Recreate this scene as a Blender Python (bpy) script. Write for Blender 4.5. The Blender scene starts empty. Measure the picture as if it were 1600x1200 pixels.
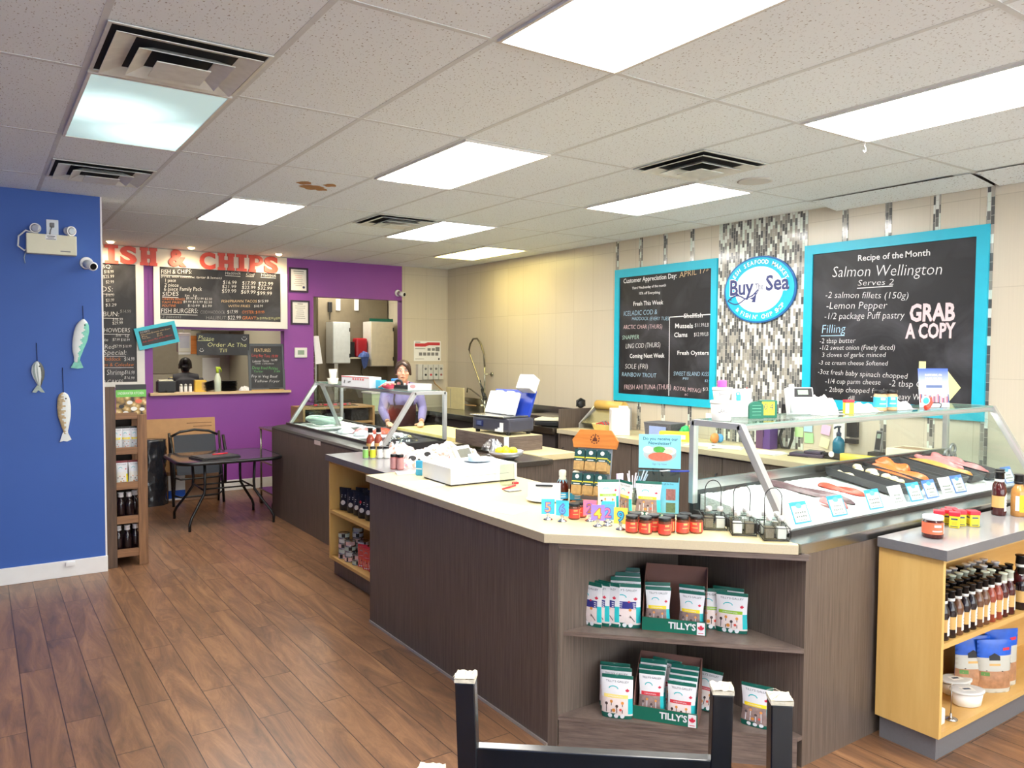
import bpy, bmesh, math, random
from mathutils import Vector, Matrix, Euler
random.seed(7)
PI = math.pi
SC = bpy.context.scene
COL = SC.collection

# ---------------------------------------------------------------- camera
CAM_Z = 1.745
YAW, PITCH, ROLL, FPX = 0.5993, -0.0428, -0.0061, 1221.56
_f = Vector((math.sin(YAW)*math.cos(PITCH), math.cos(YAW)*math.cos(PITCH), math.sin(PITCH)))
_r0 = Vector((math.cos(YAW), -math.sin(YAW), 0)); _d0 = _f.cross(_r0)
_r = math.cos(ROLL)*_r0 + math.sin(ROLL)*_d0
_d = -math.sin(ROLL)*_r0 + math.cos(ROLL)*_d0
cam_data = bpy.data.cameras.new('camera'); cam = bpy.data.objects.new('camera', cam_data); COL.objects.link(cam)
cm = Matrix((( _r.x, -_d.x, -_f.x, 0), (_r.y, -_d.y, -_f.y, 0), (_r.z, -_d.z, -_f.z, CAM_Z), (0, 0, 0, 1)))
cam.matrix_world = cm
cam_data.sensor_fit = 'HORIZONTAL'; cam_data.sensor_width = 36.0; cam_data.lens = 36.0*FPX/1600.0
cam_data.clip_start = 0.05; cam_data.clip_end = 200
SC.camera = cam

# ---------------------------------------------------------------- world, exposure
w = bpy.data.worlds.new('daylight'); SC.world = w; w.use_nodes = True
bg = w.node_tree.nodes['Background']
WORLD_COLOR, WORLD_STRENGTH = (0.94, 0.97, 1.0), 4.6
bg.inputs[0].default_value = (*WORLD_COLOR, 1); bg.inputs[1].default_value = WORLD_STRENGTH
PANEL = 16.0            # emission of the fluorescent ceiling panels
SC.view_settings.view_transform = 'Standard'; SC.view_settings.look = 'None'
SC.view_settings.gamma = 1.0; SC.view_settings.use_curve_mapping = False
SC.view_settings.exposure = 0.68
SC.cycles.max_bounces = 8; SC.cycles.diffuse_bounces = 5; SC.cycles.glossy_bounces = 4
SC.cycles.transparent_max_bounces = 24; SC.cycles.transmission_bounces = 8
SC.cycles.caustics_reflective = False; SC.cycles.caustics_refractive = False
SC.cycles.sample_clamp_indirect = 6.0
SC.cycles.use_denoising = True

# ---------------------------------------------------------------- colour and materials
def lin(c):
    c = c/255.0
    return c/12.92 if c <= 0.04045 else ((c+0.055)/1.055)**2.4
def S(r, g, b): return (lin(r), lin(g), lin(b), 1.0)
MATS = {}
def _new(name):
    m = bpy.data.materials.new(name); m.use_nodes = True
    nt = m.node_tree; b = nt.nodes['Principled BSDF']
    MATS[name] = m
    return m, nt, b
def N(nt, kind, **kw):
    n = nt.nodes.new(kind)
    for k, v in kw.items():
        if k.startswith('i_'): n.inputs[int(k[2:]) if k[2:].isdigit() else k[2:]].default_value = v
        else: setattr(n, k, v)
    return n
def mat(name, col, rough=0.5, metal=0.0, vary=0.06, scale=14.0, bump=0.0, spec=0.5, stretch=None, coat=0.0):
    """a plain material with a soft procedural tint variation"""
    if name in MATS: return MATS[name]
    m, nt, b = _new(name)
    b.inputs['Roughness'].default_value = rough; b.inputs['Metallic'].default_value = metal
    b.inputs['Specular IOR Level'].default_value = spec
    if coat: b.inputs['Coat Weight'].default_value = coat; b.inputs['Coat Roughness'].default_value = 0.08
    tc = N(nt, 'ShaderNodeTexCoord'); src = tc.outputs['Object']
    if stretch:
        mp = N(nt, 'ShaderNodeMapping'); mp.inputs['Scale'].default_value = stretch
        nt.links.new(src, mp.inputs['Vector']); src = mp.outputs['Vector']
    no = N(nt, 'ShaderNodeTexNoise'); no.inputs['Scale'].default_value = scale; no.inputs['Detail'].default_value = 3
    nt.links.new(src, no.inputs['Vector'])
    mx = N(nt, 'ShaderNodeMix', data_type='RGBA')
    c = S(*col)
    lo = tuple(max(0, x*(1-vary*2)) for x in c[:3])+(1,); hi = tuple(min(1, x*(1+vary*2)) for x in c[:3])+(1,)
    mx.inputs[6].default_value = lo; mx.inputs[7].default_value = hi
    nt.links.new(no.outputs['Fac'], mx.inputs[0]); nt.links.new(mx.outputs[2], b.inputs['Base Color'])
    if bump:
        bp = N(nt, 'ShaderNodeBump'); bp.inputs['Strength'].default_value = bump; bp.inputs['Distance'].default_value = 0.01
        nt.links.new(no.outputs['Fac'], bp.inputs['Height']); nt.links.new(bp.outputs['Normal'], b.inputs['Normal'])
    return m
def emit(name, col, strength):
    if name in MATS: return MATS[name]
    m, nt, b = _new(name)
    b.inputs['Base Color'].default_value = S(*col)
    b.inputs['Emission Color'].default_value = S(*col); b.inputs['Emission Strength'].default_value = strength
    return m
def wood(name, c1, c2, axis='Z', scale=6.0, rough=0.45, fine=60.0, grain=14.0):
    m, nt, b = _new(name); b.inputs['Roughness'].default_value = rough
    tc = N(nt, 'ShaderNodeTexCoord'); mp = N(nt, 'ShaderNodeMapping')
    st = {'Z': (grain, grain, 0.55), 'X': (0.55, grain, grain), 'Y': (grain, 0.55, grain), 'XY': (1.2, 1.2, grain)}[axis]
    mp.inputs['Scale'].default_value = st
    no = N(nt, 'ShaderNodeTexNoise'); no.inputs['Scale'].default_value = scale; no.inputs['Detail'].default_value = 6; no.inputs['Roughness'].default_value = 0.7
    nt.links.new(tc.outputs['Object'], mp.inputs['Vector']); nt.links.new(mp.outputs['Vector'], no.inputs['Vector'])
    cr = N(nt, 'ShaderNodeValToRGB'); e = cr.color_ramp.elements
    e[0].position = 0.3; e[0].color = S(*c1); e[1].position = 0.72; e[1].color = S(*c2)
    nt.links.new(no.outputs['Fac'], cr.inputs['Fac']); nt.links.new(cr.outputs['Color'], b.inputs['Base Color'])
    return m
def glass(name, tint=(235, 245, 242), gloss=0.10, rough=0.02):
    """a thin pane: mostly clear, a little mirror"""
    if name in MATS: return MATS[name]
    m = bpy.data.materials.new(name); m.use_nodes = True; MATS[name] = m
    nt = m.node_tree; nt.nodes.clear()
    out = N(nt, 'ShaderNodeOutputMaterial'); tr = N(nt, 'ShaderNodeBsdfTransparent'); gl = N(nt, 'ShaderNodeBsdfGlossy')
    tr.inputs[0].default_value = S(*tint); gl.inputs['Roughness'].default_value = rough
    fr = N(nt, 'ShaderNodeLayerWeight'); fr.inputs['Blend'].default_value = 0.5
    pw = N(nt, 'ShaderNodeMath', operation='POWER'); pw.inputs[1].default_value = 4.0
    mul = N(nt, 'ShaderNodeMath', operation='MULTIPLY_ADD'); mul.inputs[1].default_value = 0.45; mul.inputs[2].default_value = gloss*0.4
    mul.use_clamp = True
    mx = N(nt, 'ShaderNodeMixShader')
    nt.links.new(fr.outputs['Facing'], pw.inputs[0]); nt.links.new(pw.outputs[0], mul.inputs[0]); nt.links.new(mul.outputs[0], mx.inputs[0])
    nt.links.new(tr.outputs[0], mx.inputs[1]); nt.links.new(gl.outputs[0], mx.inputs[2]); nt.links.new(mx.outputs[0], out.inputs[0])
    return m

# ---------------------------------------------------------------- mesh builder
class MB:
    def __init__(s): s.bm = bmesh.new(); s.mi = 0; s.T = Matrix()
    def _v(s, p): return s.bm.verts.new(s.T @ Vector(p))
    def face(s, pts, mi=None):
        f = s.bm.faces.new([s._v(p) for p in pts]); f.material_index = s.mi if mi is None else mi; return f
    def _faces(s, vs, idx, mi=None):
        for q in idx:
            f = s.bm.faces.new([vs[i] for i in q]); f.material_index = s.mi if mi is None else mi
    def box(s, x0, x1, y0, y1, z0, z1, mi=None, taper=1.0):
        cx, cy = (x0+x1)/2, (y0+y1)/2
        P = [(x0, y0, z0), (x1, y0, z0), (x1, y1, z0), (x0, y1, z0)]
        P += [(cx+(x-cx)*taper, cy+(y-cy)*taper, z1) for x, y, _ in P]
        vs = [s._v(p) for p in P]
        s._faces(vs, [(3, 2, 1, 0), (4, 5, 6, 7), (0, 1, 5, 4), (1, 2, 6, 5), (2, 3, 7, 6), (3, 0, 4, 7)], mi)
        return s
    def rbox(s, x0, x1, y0, y1, z0, z1, r=0.004, mi=None):
        """box with bevelled edges"""
        b2 = bmesh.new(); keep = s.bm; s.bm = b2
        s.box(x0, x1, y0, y1, z0, z1, mi); s.bm = keep
        bmesh.ops.bevel(b2, geom=b2.edges[:], offset=r, segments=2, affect='EDGES', profile=0.6)
        s._merge(b2); return s
    def _merge(s, b2):
        mp = {v: s.bm.verts.new(v.co) for v in b2.verts}
        for f in b2.faces:
            try:
                g = s.bm.faces.new([mp[v] for v in f.verts]); g.material_index = f.material_index; g.smooth = f.smooth
            except ValueError: pass
        b2.free()
    def prism(s, poly, z0, z1, mi=None, cap=True):
        n = len(poly)
        a = [s._v((x, y, z0)) for x, y in poly]; b = [s._v((x, y, z1)) for x, y in poly]
        mi_ = s.mi if mi is None else mi
        for i in range(n):
            f = s.bm.faces.new([a[i], a[(i+1) % n], b[(i+1) % n], b[i]]); f.material_index = mi_
        if cap:
            f = s.bm.faces.new(a[::-1]); f.material_index = mi_
            f = s.bm.faces.new(b); f.material_index = mi_
        return s
    def ring(s, c, ax, r, n, ph=0.0, sq=(1, 1)):
        ax = Vector(ax).normalized()
        u = ax.orthogonal().normalized()
        if abs(ax.z) > 0.99: u = Vector((1, 0, 0))
        v = ax.cross(u)
        return [s._v(Vector(c)+u*(r*sq[0]*math.cos(ph+2*PI*i/n))+v*(r*sq[1]*math.sin(ph+2*PI*i/n))) for i in range(n)]
    def _bridge(s, a, b, mi=None):
        n = len(a)
        for i in range(n):
            f = s.bm.faces.new([a[i], a[(i+1) % n], b[(i+1) % n], b[i]]); f.material_index = s.mi if mi is None else mi
            f.smooth = True
    def cyl(s, p0, p1, r0, r1=None, n=14, cap=True, mi=None):
        r1 = r0 if r1 is None else r1
        ax = Vector(p1)-Vector(p0)
        a = s.ring(p0, ax, r0, n); b = s.ring(p1, ax, r1, n); s._bridge(a, b, mi)
        if cap:
            for q in (a[::-1], b):
                f = s.bm.faces.new(q); f.material_index = s.mi if mi is None else mi
        return s
    def tube(s, pts, r, n=8, closed=False, mi=None):
        pts = [Vector(p) for p in pts]; m = len(pts); rings = []
        up = None
        for i in range(m):
            if closed: t = (pts[(i+1) % m]-pts[i-1]).normalized()
            else: t = (pts[min(i+1, m-1)]-pts[max(i-1, 0)]).normalized()
            if up is None or abs(up.dot(t)) > 0.95: up = t.orthogonal().normalized()
            u = (up-t*up.dot(t)).normalized(); v = t.cross(u); up = u
            rr = r[i] if isinstance(r, (list, tuple)) else r
            rings.append([s._v(pts[i]+u*(rr*math.cos(2*PI*k/n))+v*(rr*math.sin(2*PI*k/n))) for k in range(n)])
        for i in range(m-1+(1 if closed else 0)): s._bridge(rings[i], rings[(i+1) % m], mi)
        if not closed:
            for q in (rings[0][::-1], rings[-1]):
                f = s.bm.faces.new(q); f.material_index = s.mi if mi is None else mi
        return s
    def lathe(s, prof, n=20, c=(0, 0, 0), mi=None, sq=(1, 1), cap=True):
        """profile (r,z) or (r,z,material)"""
        rings = []
        for p in prof:
            rings.append(s.ring((c[0], c[1], c[2]+p[1]), (0, 0, 1), max(p[0], 1e-4), n, sq=sq))
        for i in range(len(prof)-1):
            k = prof[i][2] if len(prof[i]) > 2 else mi
            s._bridge(rings[i], rings[i+1], k)
        if cap:
            k0 = prof[0][2] if len(prof[0]) > 2 else mi; k1 = prof[-1][2] if len(prof[-1]) > 2 else mi
            f = s.bm.faces.new(rings[0][::-1]); f.material_index = s.mi if k0 is None else k0
            f = s.bm.faces.new(rings[-1]); f.material_index = s.mi if k1 is None else k1
        return s
    def surf(s, fn, nu, nv, mi=None, smooth=True):
        """open surface fn(u,v); mi may be a function of the cell centre"""
        V = [[s._v(fn(i/nu, j/nv)) for i in range(nu+1)] for j in range(nv+1)]
        for j in range(nv):
            for i in range(nu):
                f = s.bm.faces.new([V[j][i], V[j][i+1], V[j+1][i+1], V[j+1][i]])
                k = mi((i+.5)/nu, (j+.5)/nv) if callable(mi) else (s.mi if mi is None else mi)
                f.material_index = k; f.smooth = smooth
        return s
    def ball(s, c, r, mi=None, n=12, m=8):
        rx, ry, rz = (r, r, r) if not isinstance(r, (tuple, list)) else r
        rings = []
        for j in range(1, m):
            t = PI*j/m
            rings.append([s._v((c[0]+rx*math.sin(t)*math.cos(2*PI*i/n), c[1]+ry*math.sin(t)*math.sin(2*PI*i/n), c[2]-rz*math.cos(t))) for i in range(n)])
        for a, b in zip(rings, rings[1:]): s._bridge(a, b, mi)
        for q, z in ((rings[0][::-1], -rz), (rings[-1], rz)):
            t = s._v((c[0], c[1], c[2]+z))
            for i in range(n):
                f = s.bm.faces.new([q[i], q[(i+1) % n], t]); f.smooth = True; f.material_index = s.mi if mi is None else mi
        return s
    def flat(s, pts, mi=None, M=None):
        """flat polygon, pts (x,y) on plane M"""
        M = M or Matrix()
        f = s.bm.faces.new([s._v(M @ Vector((x, y, 0))) for x, y in pts]); f.material_index = s.mi if mi is None else mi
        return s
    def disc(s, cx, cy, rx, ry=None, mi=None, M=None, n=18, z=0.0):
        ry = ry or rx; M = M or Matrix()
        f = s.bm.faces.new([s._v(M @ Vector((cx+rx*math.cos(2*PI*i/n), cy+ry*math.sin(2*PI*i/n), z))) for i in range(n)]); f.material_index = s.mi if mi is None else mi
        return s
    def text(s, txt, size, M, mi=None, align='LEFT', bold=0.0, warp=None, shear=0.0, sx=1.0, depth=0.0, res=2, width=None):
        b2 = text_bm(txt, size, align, bold, shear, sx, depth, res)
        if width:
            xs = [v.co.x for v in b2.verts]
            if xs:
                k = width/(max(xs)-min(xs))
                for v in b2.verts: v.co.x *= k
        mp = {}
        for v in b2.verts:
            p = v.co.copy()
            if warp: p = Vector(warp(p))
            mp[v] = s._v(M @ p)
        for f in b2.faces:
            try:
                g = s.bm.faces.new([mp[v] for v in f.verts]); g.material_index = s.mi if mi is None else mi
            except ValueError: pass
        b2.free(); return s
    def build(s, name, mats, parent=None, smooth=None, bevel=0.0, subsurf=0, recalc=True):
        me = bpy.data.meshes.new(name)
        if recalc: bmesh.ops.recalc_face_normals(s.bm, faces=s.bm.faces[:])
        if smooth:
            for f in s.bm.faces: f.smooth = True
        s.bm.to_mesh(me); s.bm.free()
        o = bpy.data.objects.new(name, me); COL.objects.link(o)
        for m in (mats if isinstance(mats, (list, tuple)) else [mats]): me.materials.append(m)
        if parent is not None: o.parent = parent
        if bevel:
            md = o.modifiers.new('bevel', 'BEVEL'); md.width = bevel; md.segments = 2; md.limit_method = 'ANGLE'; md.angle_limit = 0.7
        if subsurf:
            md = o.modifiers.new('subsurf', 'SUBSURF'); md.levels = subsurf; md.render_levels = subsurf
        return o

_TEXT_CACHE = {}
def text_bm(txt, size, align, bold, shear, sx, depth, res):
    key = (txt, size, align, bold, shear, sx, depth, res)
    if key not in _TEXT_CACHE:
        cu = bpy.data.curves.new('lettering', 'FONT'); cu.body = txt; cu.size = size; cu.align_x = align
        cu.offset = bold; cu.shear = shear; cu.extrude = depth; cu.resolution_u = res
        ob = bpy.data.objects.new('lettering', cu); COL.objects.link(ob)
        dg = bpy.context.evaluated_depsgraph_get()
        me = bpy.data.meshes.new_from_object(ob.evaluated_get(dg))
        bpy.data.objects.remove(ob); bpy.data.curves.remove(cu)
        _TEXT_CACHE[key] = me
    b = bmesh.new(); b.from_mesh(_TEXT_CACHE[key])
    if sx != 1.0:
        for v in b.verts: v.co.x *= sx
    return b

# ---------------------------------------------------------------- things
def tag(o, label, cat, group=None, kind=None):
    o['label'] = label; o['category'] = cat
    if group: o['group'] = group
    if kind: o['kind'] = kind
    return o
def thing(name, label, cat, loc=(0, 0, 0), rz=0.0, group=None):
    o = bpy.data.objects.new(name, None); COL.objects.link(o); o.empty_display_size = 0.05
    o.location = loc; o.rotation_euler = (0, 0, rz)
    return tag(o, label, cat, group)
def struct(o, label=None):
    o['kind'] = 'structure'
    if label: o['label'] = label
    return o
def kids(o): return [c for c in COL.objects if c.parent == o]
KIDS = {}
def dup(root, loc, rz=None, label=None, group=None, swap=None, scale=None):
    """copy a thing, its parts and their sub-parts; swap maps part name -> list of replacement materials"""
    if root.name not in KIDS: KIDS[root.name] = [(c, kids(c)) for c in kids(root)]
    r = root.copy(); COL.objects.link(r); r.location = loc
    if rz is not None: r.rotation_euler = (0, 0, rz)
    if scale: r.scale = (scale,)*3
    if label: r['label'] = label
    if group: r['group'] = group
    def one(c, par):
        d = c.copy(); COL.objects.link(d); d.parent = par
        nm = c.name.split('.')[0]
        if swap and nm in swap and d.data:
            for i, m in enumerate(swap[nm]):
                if m is not None:
                    d.material_slots[i].link = 'OBJECT'; d.material_slots[i].material = m
        return d
    for c, gs in KIDS[root.name]:
        d = one(c, r)
        for g in gs: one(g, d)
    return r
def plane_M(o, x, y):
    """matrix of a plane through o with in-plane axes x and y"""
    x = Vector(x).normalized(); y = Vector(y).normalized(); z = x.cross(y)
    return Matrix(((x.x, y.x, z.x, o[0]), (x.y, y.y, z.y, o[1]), (x.z, y.z, z.z, o[2]), (0, 0, 0, 1)))

# ================================================================ SETTING
CEIL = 2.9027; WX = 5.61; WY = 9.87; FY = 6.785
GX0, GY0, GU, GV = 0.9981, 3.7155, 0.6096, 1.2192
# floor: long brown planks
m, nt, b = _new('plank_floor'); b.inputs['Roughness'].default_value = 0.33
tc = N(nt, 'ShaderNodeTexCoord'); mp = N(nt, 'ShaderNodeMapping'); mp.inputs['Rotation'].default_value = (0, 0, PI/2)
nt.links.new(tc.outputs['Object'], mp.inputs['Vector'])
bk = N(nt, 'ShaderNodeTexBrick'); bk.offset = 0.37; bk.inputs['Scale'].default_value = 1.0
bk.inputs['Brick Width'].default_value = 1.22; bk.inputs['Row Height'].default_value = 0.152; bk.inputs['Mortar Size'].default_value = 0.0022
bk.inputs['Color1'].default_value = (0, 0, 0, 1); bk.inputs['Color2'].default_value = (1, 1, 1, 1); bk.inputs['Mortar'].default_value = (0.5, 0.5, 0.5, 1)
nt.links.new(mp.outputs['Vector'], bk.inputs['Vector'])
mg = N(nt, 'ShaderNodeMapping'); mg.inputs['Scale'].default_value = (6.0, .95, 1); nt.links.new(tc.outputs['Object'], mg.inputs['Vector'])
add = N(nt, 'ShaderNodeVectorMath', operation='ADD'); nt.links.new(mg.outputs['Vector'], add.inputs[0])
sc_ = N(nt, 'ShaderNodeVectorMath', operation='SCALE'); sc_.inputs['Scale'].default_value = 7.0; nt.links.new(bk.outputs['Color'], sc_.inputs[0]); nt.links.new(sc_.outputs[0], add.inputs[1])
no = N(nt, 'ShaderNodeTexNoise'); no.inputs['Scale'].default_value = 1.5; no.inputs['Detail'].default_value = 9; no.inputs['Roughness'].default_value = 0.72; no.inputs['Distortion'].default_value = 1.25
nt.links.new(add.outputs[0], no.inputs['Vector'])
cr = N(nt, 'ShaderNodeValToRGB'); e = cr.color_ramp.elements; e[0].position = 0.28; e[0].color = S(80, 62, 50); e[1].position = 0.72; e[1].color = S(160, 119, 84)
x_ = e.new(0.5); x_.color = S(126, 91, 66)
nt.links.new(no.outputs['Fac'], cr.inputs['Fac'])
hs = N(nt, 'ShaderNodeHueSaturation'); nt.links.new(cr.outputs['Color'], hs.inputs['Color'])
vr = N(nt, 'ShaderNodeMapRange'); vr.inputs[3].default_value = 0.90; vr.inputs[4].default_value = 1.08; nt.links.new(bk.outputs['Color'], vr.inputs[0]); nt.links.new(vr.outputs[0], hs.inputs['Value'])
mm = N(nt, 'ShaderNodeMix', data_type='RGBA'); mm.inputs[7].default_value = S(48, 32, 27)
nt.links.new(bk.outputs['Fac'], mm.inputs[0]); nt.links.new(hs.outputs['Color'], mm.inputs[6]); nt.links.new(mm.outputs[2], b.inputs['Base Color'])
M_FLOOR = m
# acoustic ceiling tile
m, nt, b = _new('acoustic_tile'); b.inputs['Roughness'].default_value = 0.9
tc = N(nt, 'ShaderNodeTexCoord')
mp = N(nt, 'ShaderNodeMapping'); mp.inputs['Scale'].default_value = (1, 0.55, 1); nt.links.new(tc.outputs['Object'], mp.inputs['Vector'])
no = N(nt, 'ShaderNodeTexNoise'); no.inputs['Scale'].default_value = 135; no.inputs['Detail'].default_value = 1.5; nt.links.new(mp.outputs['Vector'], no.inputs['Vector'])
cr = N(nt, 'ShaderNodeValToRGB'); e = cr.color_ramp.elements; e[0].position = 0.29; e[0].color = S(150, 146, 142); e[1].position = 0.36; e[1].color = S(238, 247, 252)
nt.links.new(no.outputs['Fac'], cr.inputs['Fac']); nt.links.new(cr.outputs['Color'], b.inputs['Base Color'])
M_CEIL = m
M_TBAR = mat('ceiling_bar', (212, 218, 220), 0.6)
M_BLUE = mat('blue_paint', (50, 92, 172), 0.55, vary=0.03, scale=3)
M_PURPLE = mat('purple_paint', (146, 72, 164), 0.5, vary=0.03, scale=3)
M_WHITE = mat('white_paint', (238, 238, 236), 0.5, vary=0.02)
M_CREAMWALL = mat('kitchen_paint', (186, 180, 160), 0.7, vary=0.03, scale=2)
# big beige wall tiles, on the wall plane X (uses Y,Z) and on the wall plane Y (uses X,Z)
def tilemat(name, rot, off):
    m, nt, b = _new(name); b.inputs['Roughness'].default_value = 0.28
    tc = N(nt, 'ShaderNodeTexCoord'); sp = N(nt, 'ShaderNodeSeparateXYZ'); cb = N(nt, 'ShaderNodeCombineXYZ')
    nt.links.new(tc.outputs['Object'], sp.inputs[0])
    nt.links.new(sp.outputs[rot], cb.inputs[0]); nt.links.new(sp.outputs[2], cb.inputs[1])
    mp = N(nt, 'ShaderNodeMapping'); mp.inputs['Location'].default_value = off; nt.links.new(cb.outputs[0], mp.inputs['Vector'])
    bk = N(nt, 'ShaderNodeTexBrick'); bk.offset = 0.0; bk.inputs['Scale'].default_value = 1.0; bk.inputs['Brick Width'].default_value = 0.335; bk.inputs['Row Height'].default_value = 0.61
    bk.inputs['Mortar Size'].default_value = 0.0025; bk.inputs['Color1'].default_value = S(212, 203, 184); bk.inputs['Color2'].default_value = S(206, 196, 176); bk.inputs['Mortar'].default_value = S(190, 180, 160)
    nt.links.new(mp.outputs['Vector'], bk.inputs['Vector'])
    no = N(nt, 'ShaderNodeTexNoise'); no.inputs['Scale'].default_value = 5; no.inputs['Detail'].default_value = 5
    m2 = N(nt, 'ShaderNodeMapping'); m2.inputs['Scale'].default_value = (30, 30, 0.4); nt.links.new(tc.outputs['Object'], m2.inputs['Vector']); nt.links.new(m2.outputs['Vector'], no.inputs['Vector'])
    hs = N(nt, 'ShaderNodeHueSaturation'); vr = N(nt, 'ShaderNodeMapRange'); vr.inputs[3].default_value = 0.94; vr.inputs[4].default_value = 1.05
    nt.links.new(no.outputs['Fac'], vr.inputs[0]); nt.links.new(vr.outputs[0], hs.inputs['Value']); nt.links.new(bk.outputs['Color'], hs.inputs['Color'])
    nt.links.new(hs.outputs['Color'], b.inputs['Base Color'])
    return m
M_TILE_X = tilemat('beige_tile', 1, (0.06, 0.255, 0)); M_TILE_Y = tilemat('beige_tile_end', 0, (0.1, 0.255, 0))
# glass mosaic: upright sticks in staggered columns
m, nt, b = _new('mosaic'); b.inputs['Roughness'].default_value = 0.12
tc = N(nt, 'ShaderNodeTexCoord'); sp = N(nt, 'ShaderNodeSeparateXYZ'); cb = N(nt, 'ShaderNodeCombineXYZ'); nt.links.new(tc.outputs['Object'], sp.inputs[0])
nt.links.new(sp.outputs[2], cb.inputs[0]); nt.links.new(sp.outputs[1], cb.inputs[1])
bk = N(nt, 'ShaderNodeTexBrick'); bk.offset = 0.5; bk.inputs['Scale'].default_value = 1.0; bk.inputs['Brick Width'].default_value = 0.062; bk.inputs['Row Height'].default_value = 0.0245
bk.inputs['Mortar Size'].default_value = 0.0014; bk.inputs['Color1'].default_value = (0, 0, 0, 1); bk.inputs['Color2'].default_value = (1, 1, 1, 1)
nt.links.new(cb.outputs[0], bk.inputs['Vector'])
cr = N(nt, 'ShaderNodeValToRGB'); cr.color_ramp.interpolation = 'CONSTANT'; e = cr.color_ramp.elements
e[0].position = 0; e[0].color = S(92, 93, 92); e[1].position = 0.27; e[1].color = S(170, 165, 154)
for p_, c_ in ((0.42, (132, 131, 126)), (0.55, (216, 226, 214)), (0.72, (158, 154, 143)), (0.82, (112, 112, 110)), (0.9, (228, 232, 224))):
    x_ = e.new(p_); x_.color = S(*c_)
nt.links.new(bk.outputs['Color'], cr.inputs['Fac'])
mm = N(nt, 'ShaderNodeMix', data_type='RGBA'); mm.inputs[7].default_value = S(190, 188, 178); nt.links.new(bk.outputs['Fac'], mm.inputs[0]); nt.links.new(cr.outputs['Color'], mm.inputs[6]); nt.links.new(mm.outputs[2], b.inputs['Base Color'])
M_MOSAIC = m

XL, YF, KY = -2.6, -4.2, 13.2       # left wall, shop front, kitchen back wall
mb = MB(); mb.face([(XL, YF, 0), (WX+.1, YF, 0), (WX+.1, KY, 0), (XL, KY, 0)]); struct(mb.build('floor', M_FLOOR))
mb = MB(); mb.box(XL, WX+.1, YF, KY, CEIL, CEIL+.06); struct(mb.build('ceiling', M_CEIL))
mb = MB()
i = -6
for i in range(-6, 8):
    x = GX0+i*GU
    if x < WX-.02: mb.box(x-.012, x+.012, YF, WY, CEIL-.0015, CEIL+.001)
for j in range(-6, 6):
    y = GY0+j*GV
    if y < WY: mb.box(XL, WX, y-.012, y+.012, CEIL-.0018, CEIL+.001)
mb.box(WX-.02, WX, YF, WY, CEIL-.0015, CEIL+.001); mb.box(XL, WX, WY-.02, WY, CEIL-.0015, CEIL+.001)
struct(mb.build('trim_1', M_TBAR))
mb = MB(); mb.box(WX, WX+.1, YF, KY, 0, CEIL); struct(mb.build('wall_right', M_TILE_X))
# purple back wall with the serving window and the kitchen doorway
mb = MB(); T = 0.14
WINX0, WINX1, WINZ0, WINZ1 = 1.68, 3.225, 1.195, 1.975
DX0, DX1, DZ = 3.612, 4.881, 2.43
for x0, x1, z0, z1 in ((XL, WINX0, 0, CEIL), (WINX0, WINX1, 0, WINZ0), (WINX0, WINX1, WINZ1, CEIL), (WINX1, DX0, 0, CEIL), (DX0, DX1, DZ, CEIL)):
    mb.box(x0, x1, WY, WY+T, z0, z1)
mb.box(DX1, DX1+.004, WY+.001, WY+T, 0, DZ)
struct(mb.build('wall_back', M_PURPLE))
mb = MB(); mb.box(DX1+.002, WX, WY-.001, WY+T-.001, 0, CEIL); struct(mb.build('wall_corner', M_TILE_Y))
mb = MB(); mb.box(XL, 0.805, FY, FY+.14, 0, CEIL); struct(mb.build('wall_front', M_BLUE))
mb = MB(); mb.box(0.7955, 0.8075, FY-.002, FY+.142, 0, CEIL); struct(mb.build('trim_2', M_WHITE))
mb = MB(); mb.box(XL-.1, XL, YF, KY, 0, CEIL); struct(mb.build('wall_left', M_BLUE))
mb = MB(); mb.rbox(XL, 0.81, FY-.016, FY-.0005, 0, .125, .004); struct(mb.build('baseboard_front', M_WHITE))
mb = MB(); mb.rbox(1.0, 3.61, WY-.016, WY-.0005, 0, .13, .004); struct(mb.build('baseboard_back', M_WHITE))
# shop front behind the camera: a low wall, posts and large panes
mb = MB(); mb.box(XL, WX, YF-.15, YF, 0, .35); mb.box(XL, WX, YF-.15, YF, 2.62, CEIL)
for x in (XL, -0.6, 1.5, 3.6, WX-.12): mb.box(x, x+.12, YF-.15, YF, .35, 2.62)
struct(mb.build('wall_street', M_WHITE))
for k, (x0, x1) in enumerate(((XL+.12, -.6), (-.48, 1.5), (1.62, 3.6), (3.72, WX-.12))):
    mb = MB(); mb.box(x0, x1, YF-.09, YF-.08, .35, 2.62); struct(mb.build('window_%d' % (k+1), glass('street_glass', (250, 252, 252), 0.06)))
# kitchen beyond the purple wall
mb = MB(); mb.box(XL, WX, KY, KY+.1, 0, CEIL); struct(mb.build('wall_kitchen', M_CREAMWALL))
mb = MB(); mb.box(3.40, 3.47, WY+T, KY, 0, CEIL); struct(mb.build('wall_partition', M_CREAMWALL))
# mosaic panel and strips on the tile wall
mb = MB(); mb.box(WX-.006, WX+.001, 3.945, 4.868, .94, CEIL-.001); struct(mb.build('trim_3', M_MOSAIC))
mb = MB()
for y in (6.247, 5.893, 5.546, 5.194, 3.613, 3.262, 2.906, 2.551, 2.19, 1.84):
    mb.box(WX-.005, WX+.001, y-.0245, y+.0245, .94, CEIL-.001)
struct(mb.build('trim_4', M_MOSAIC))

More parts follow.
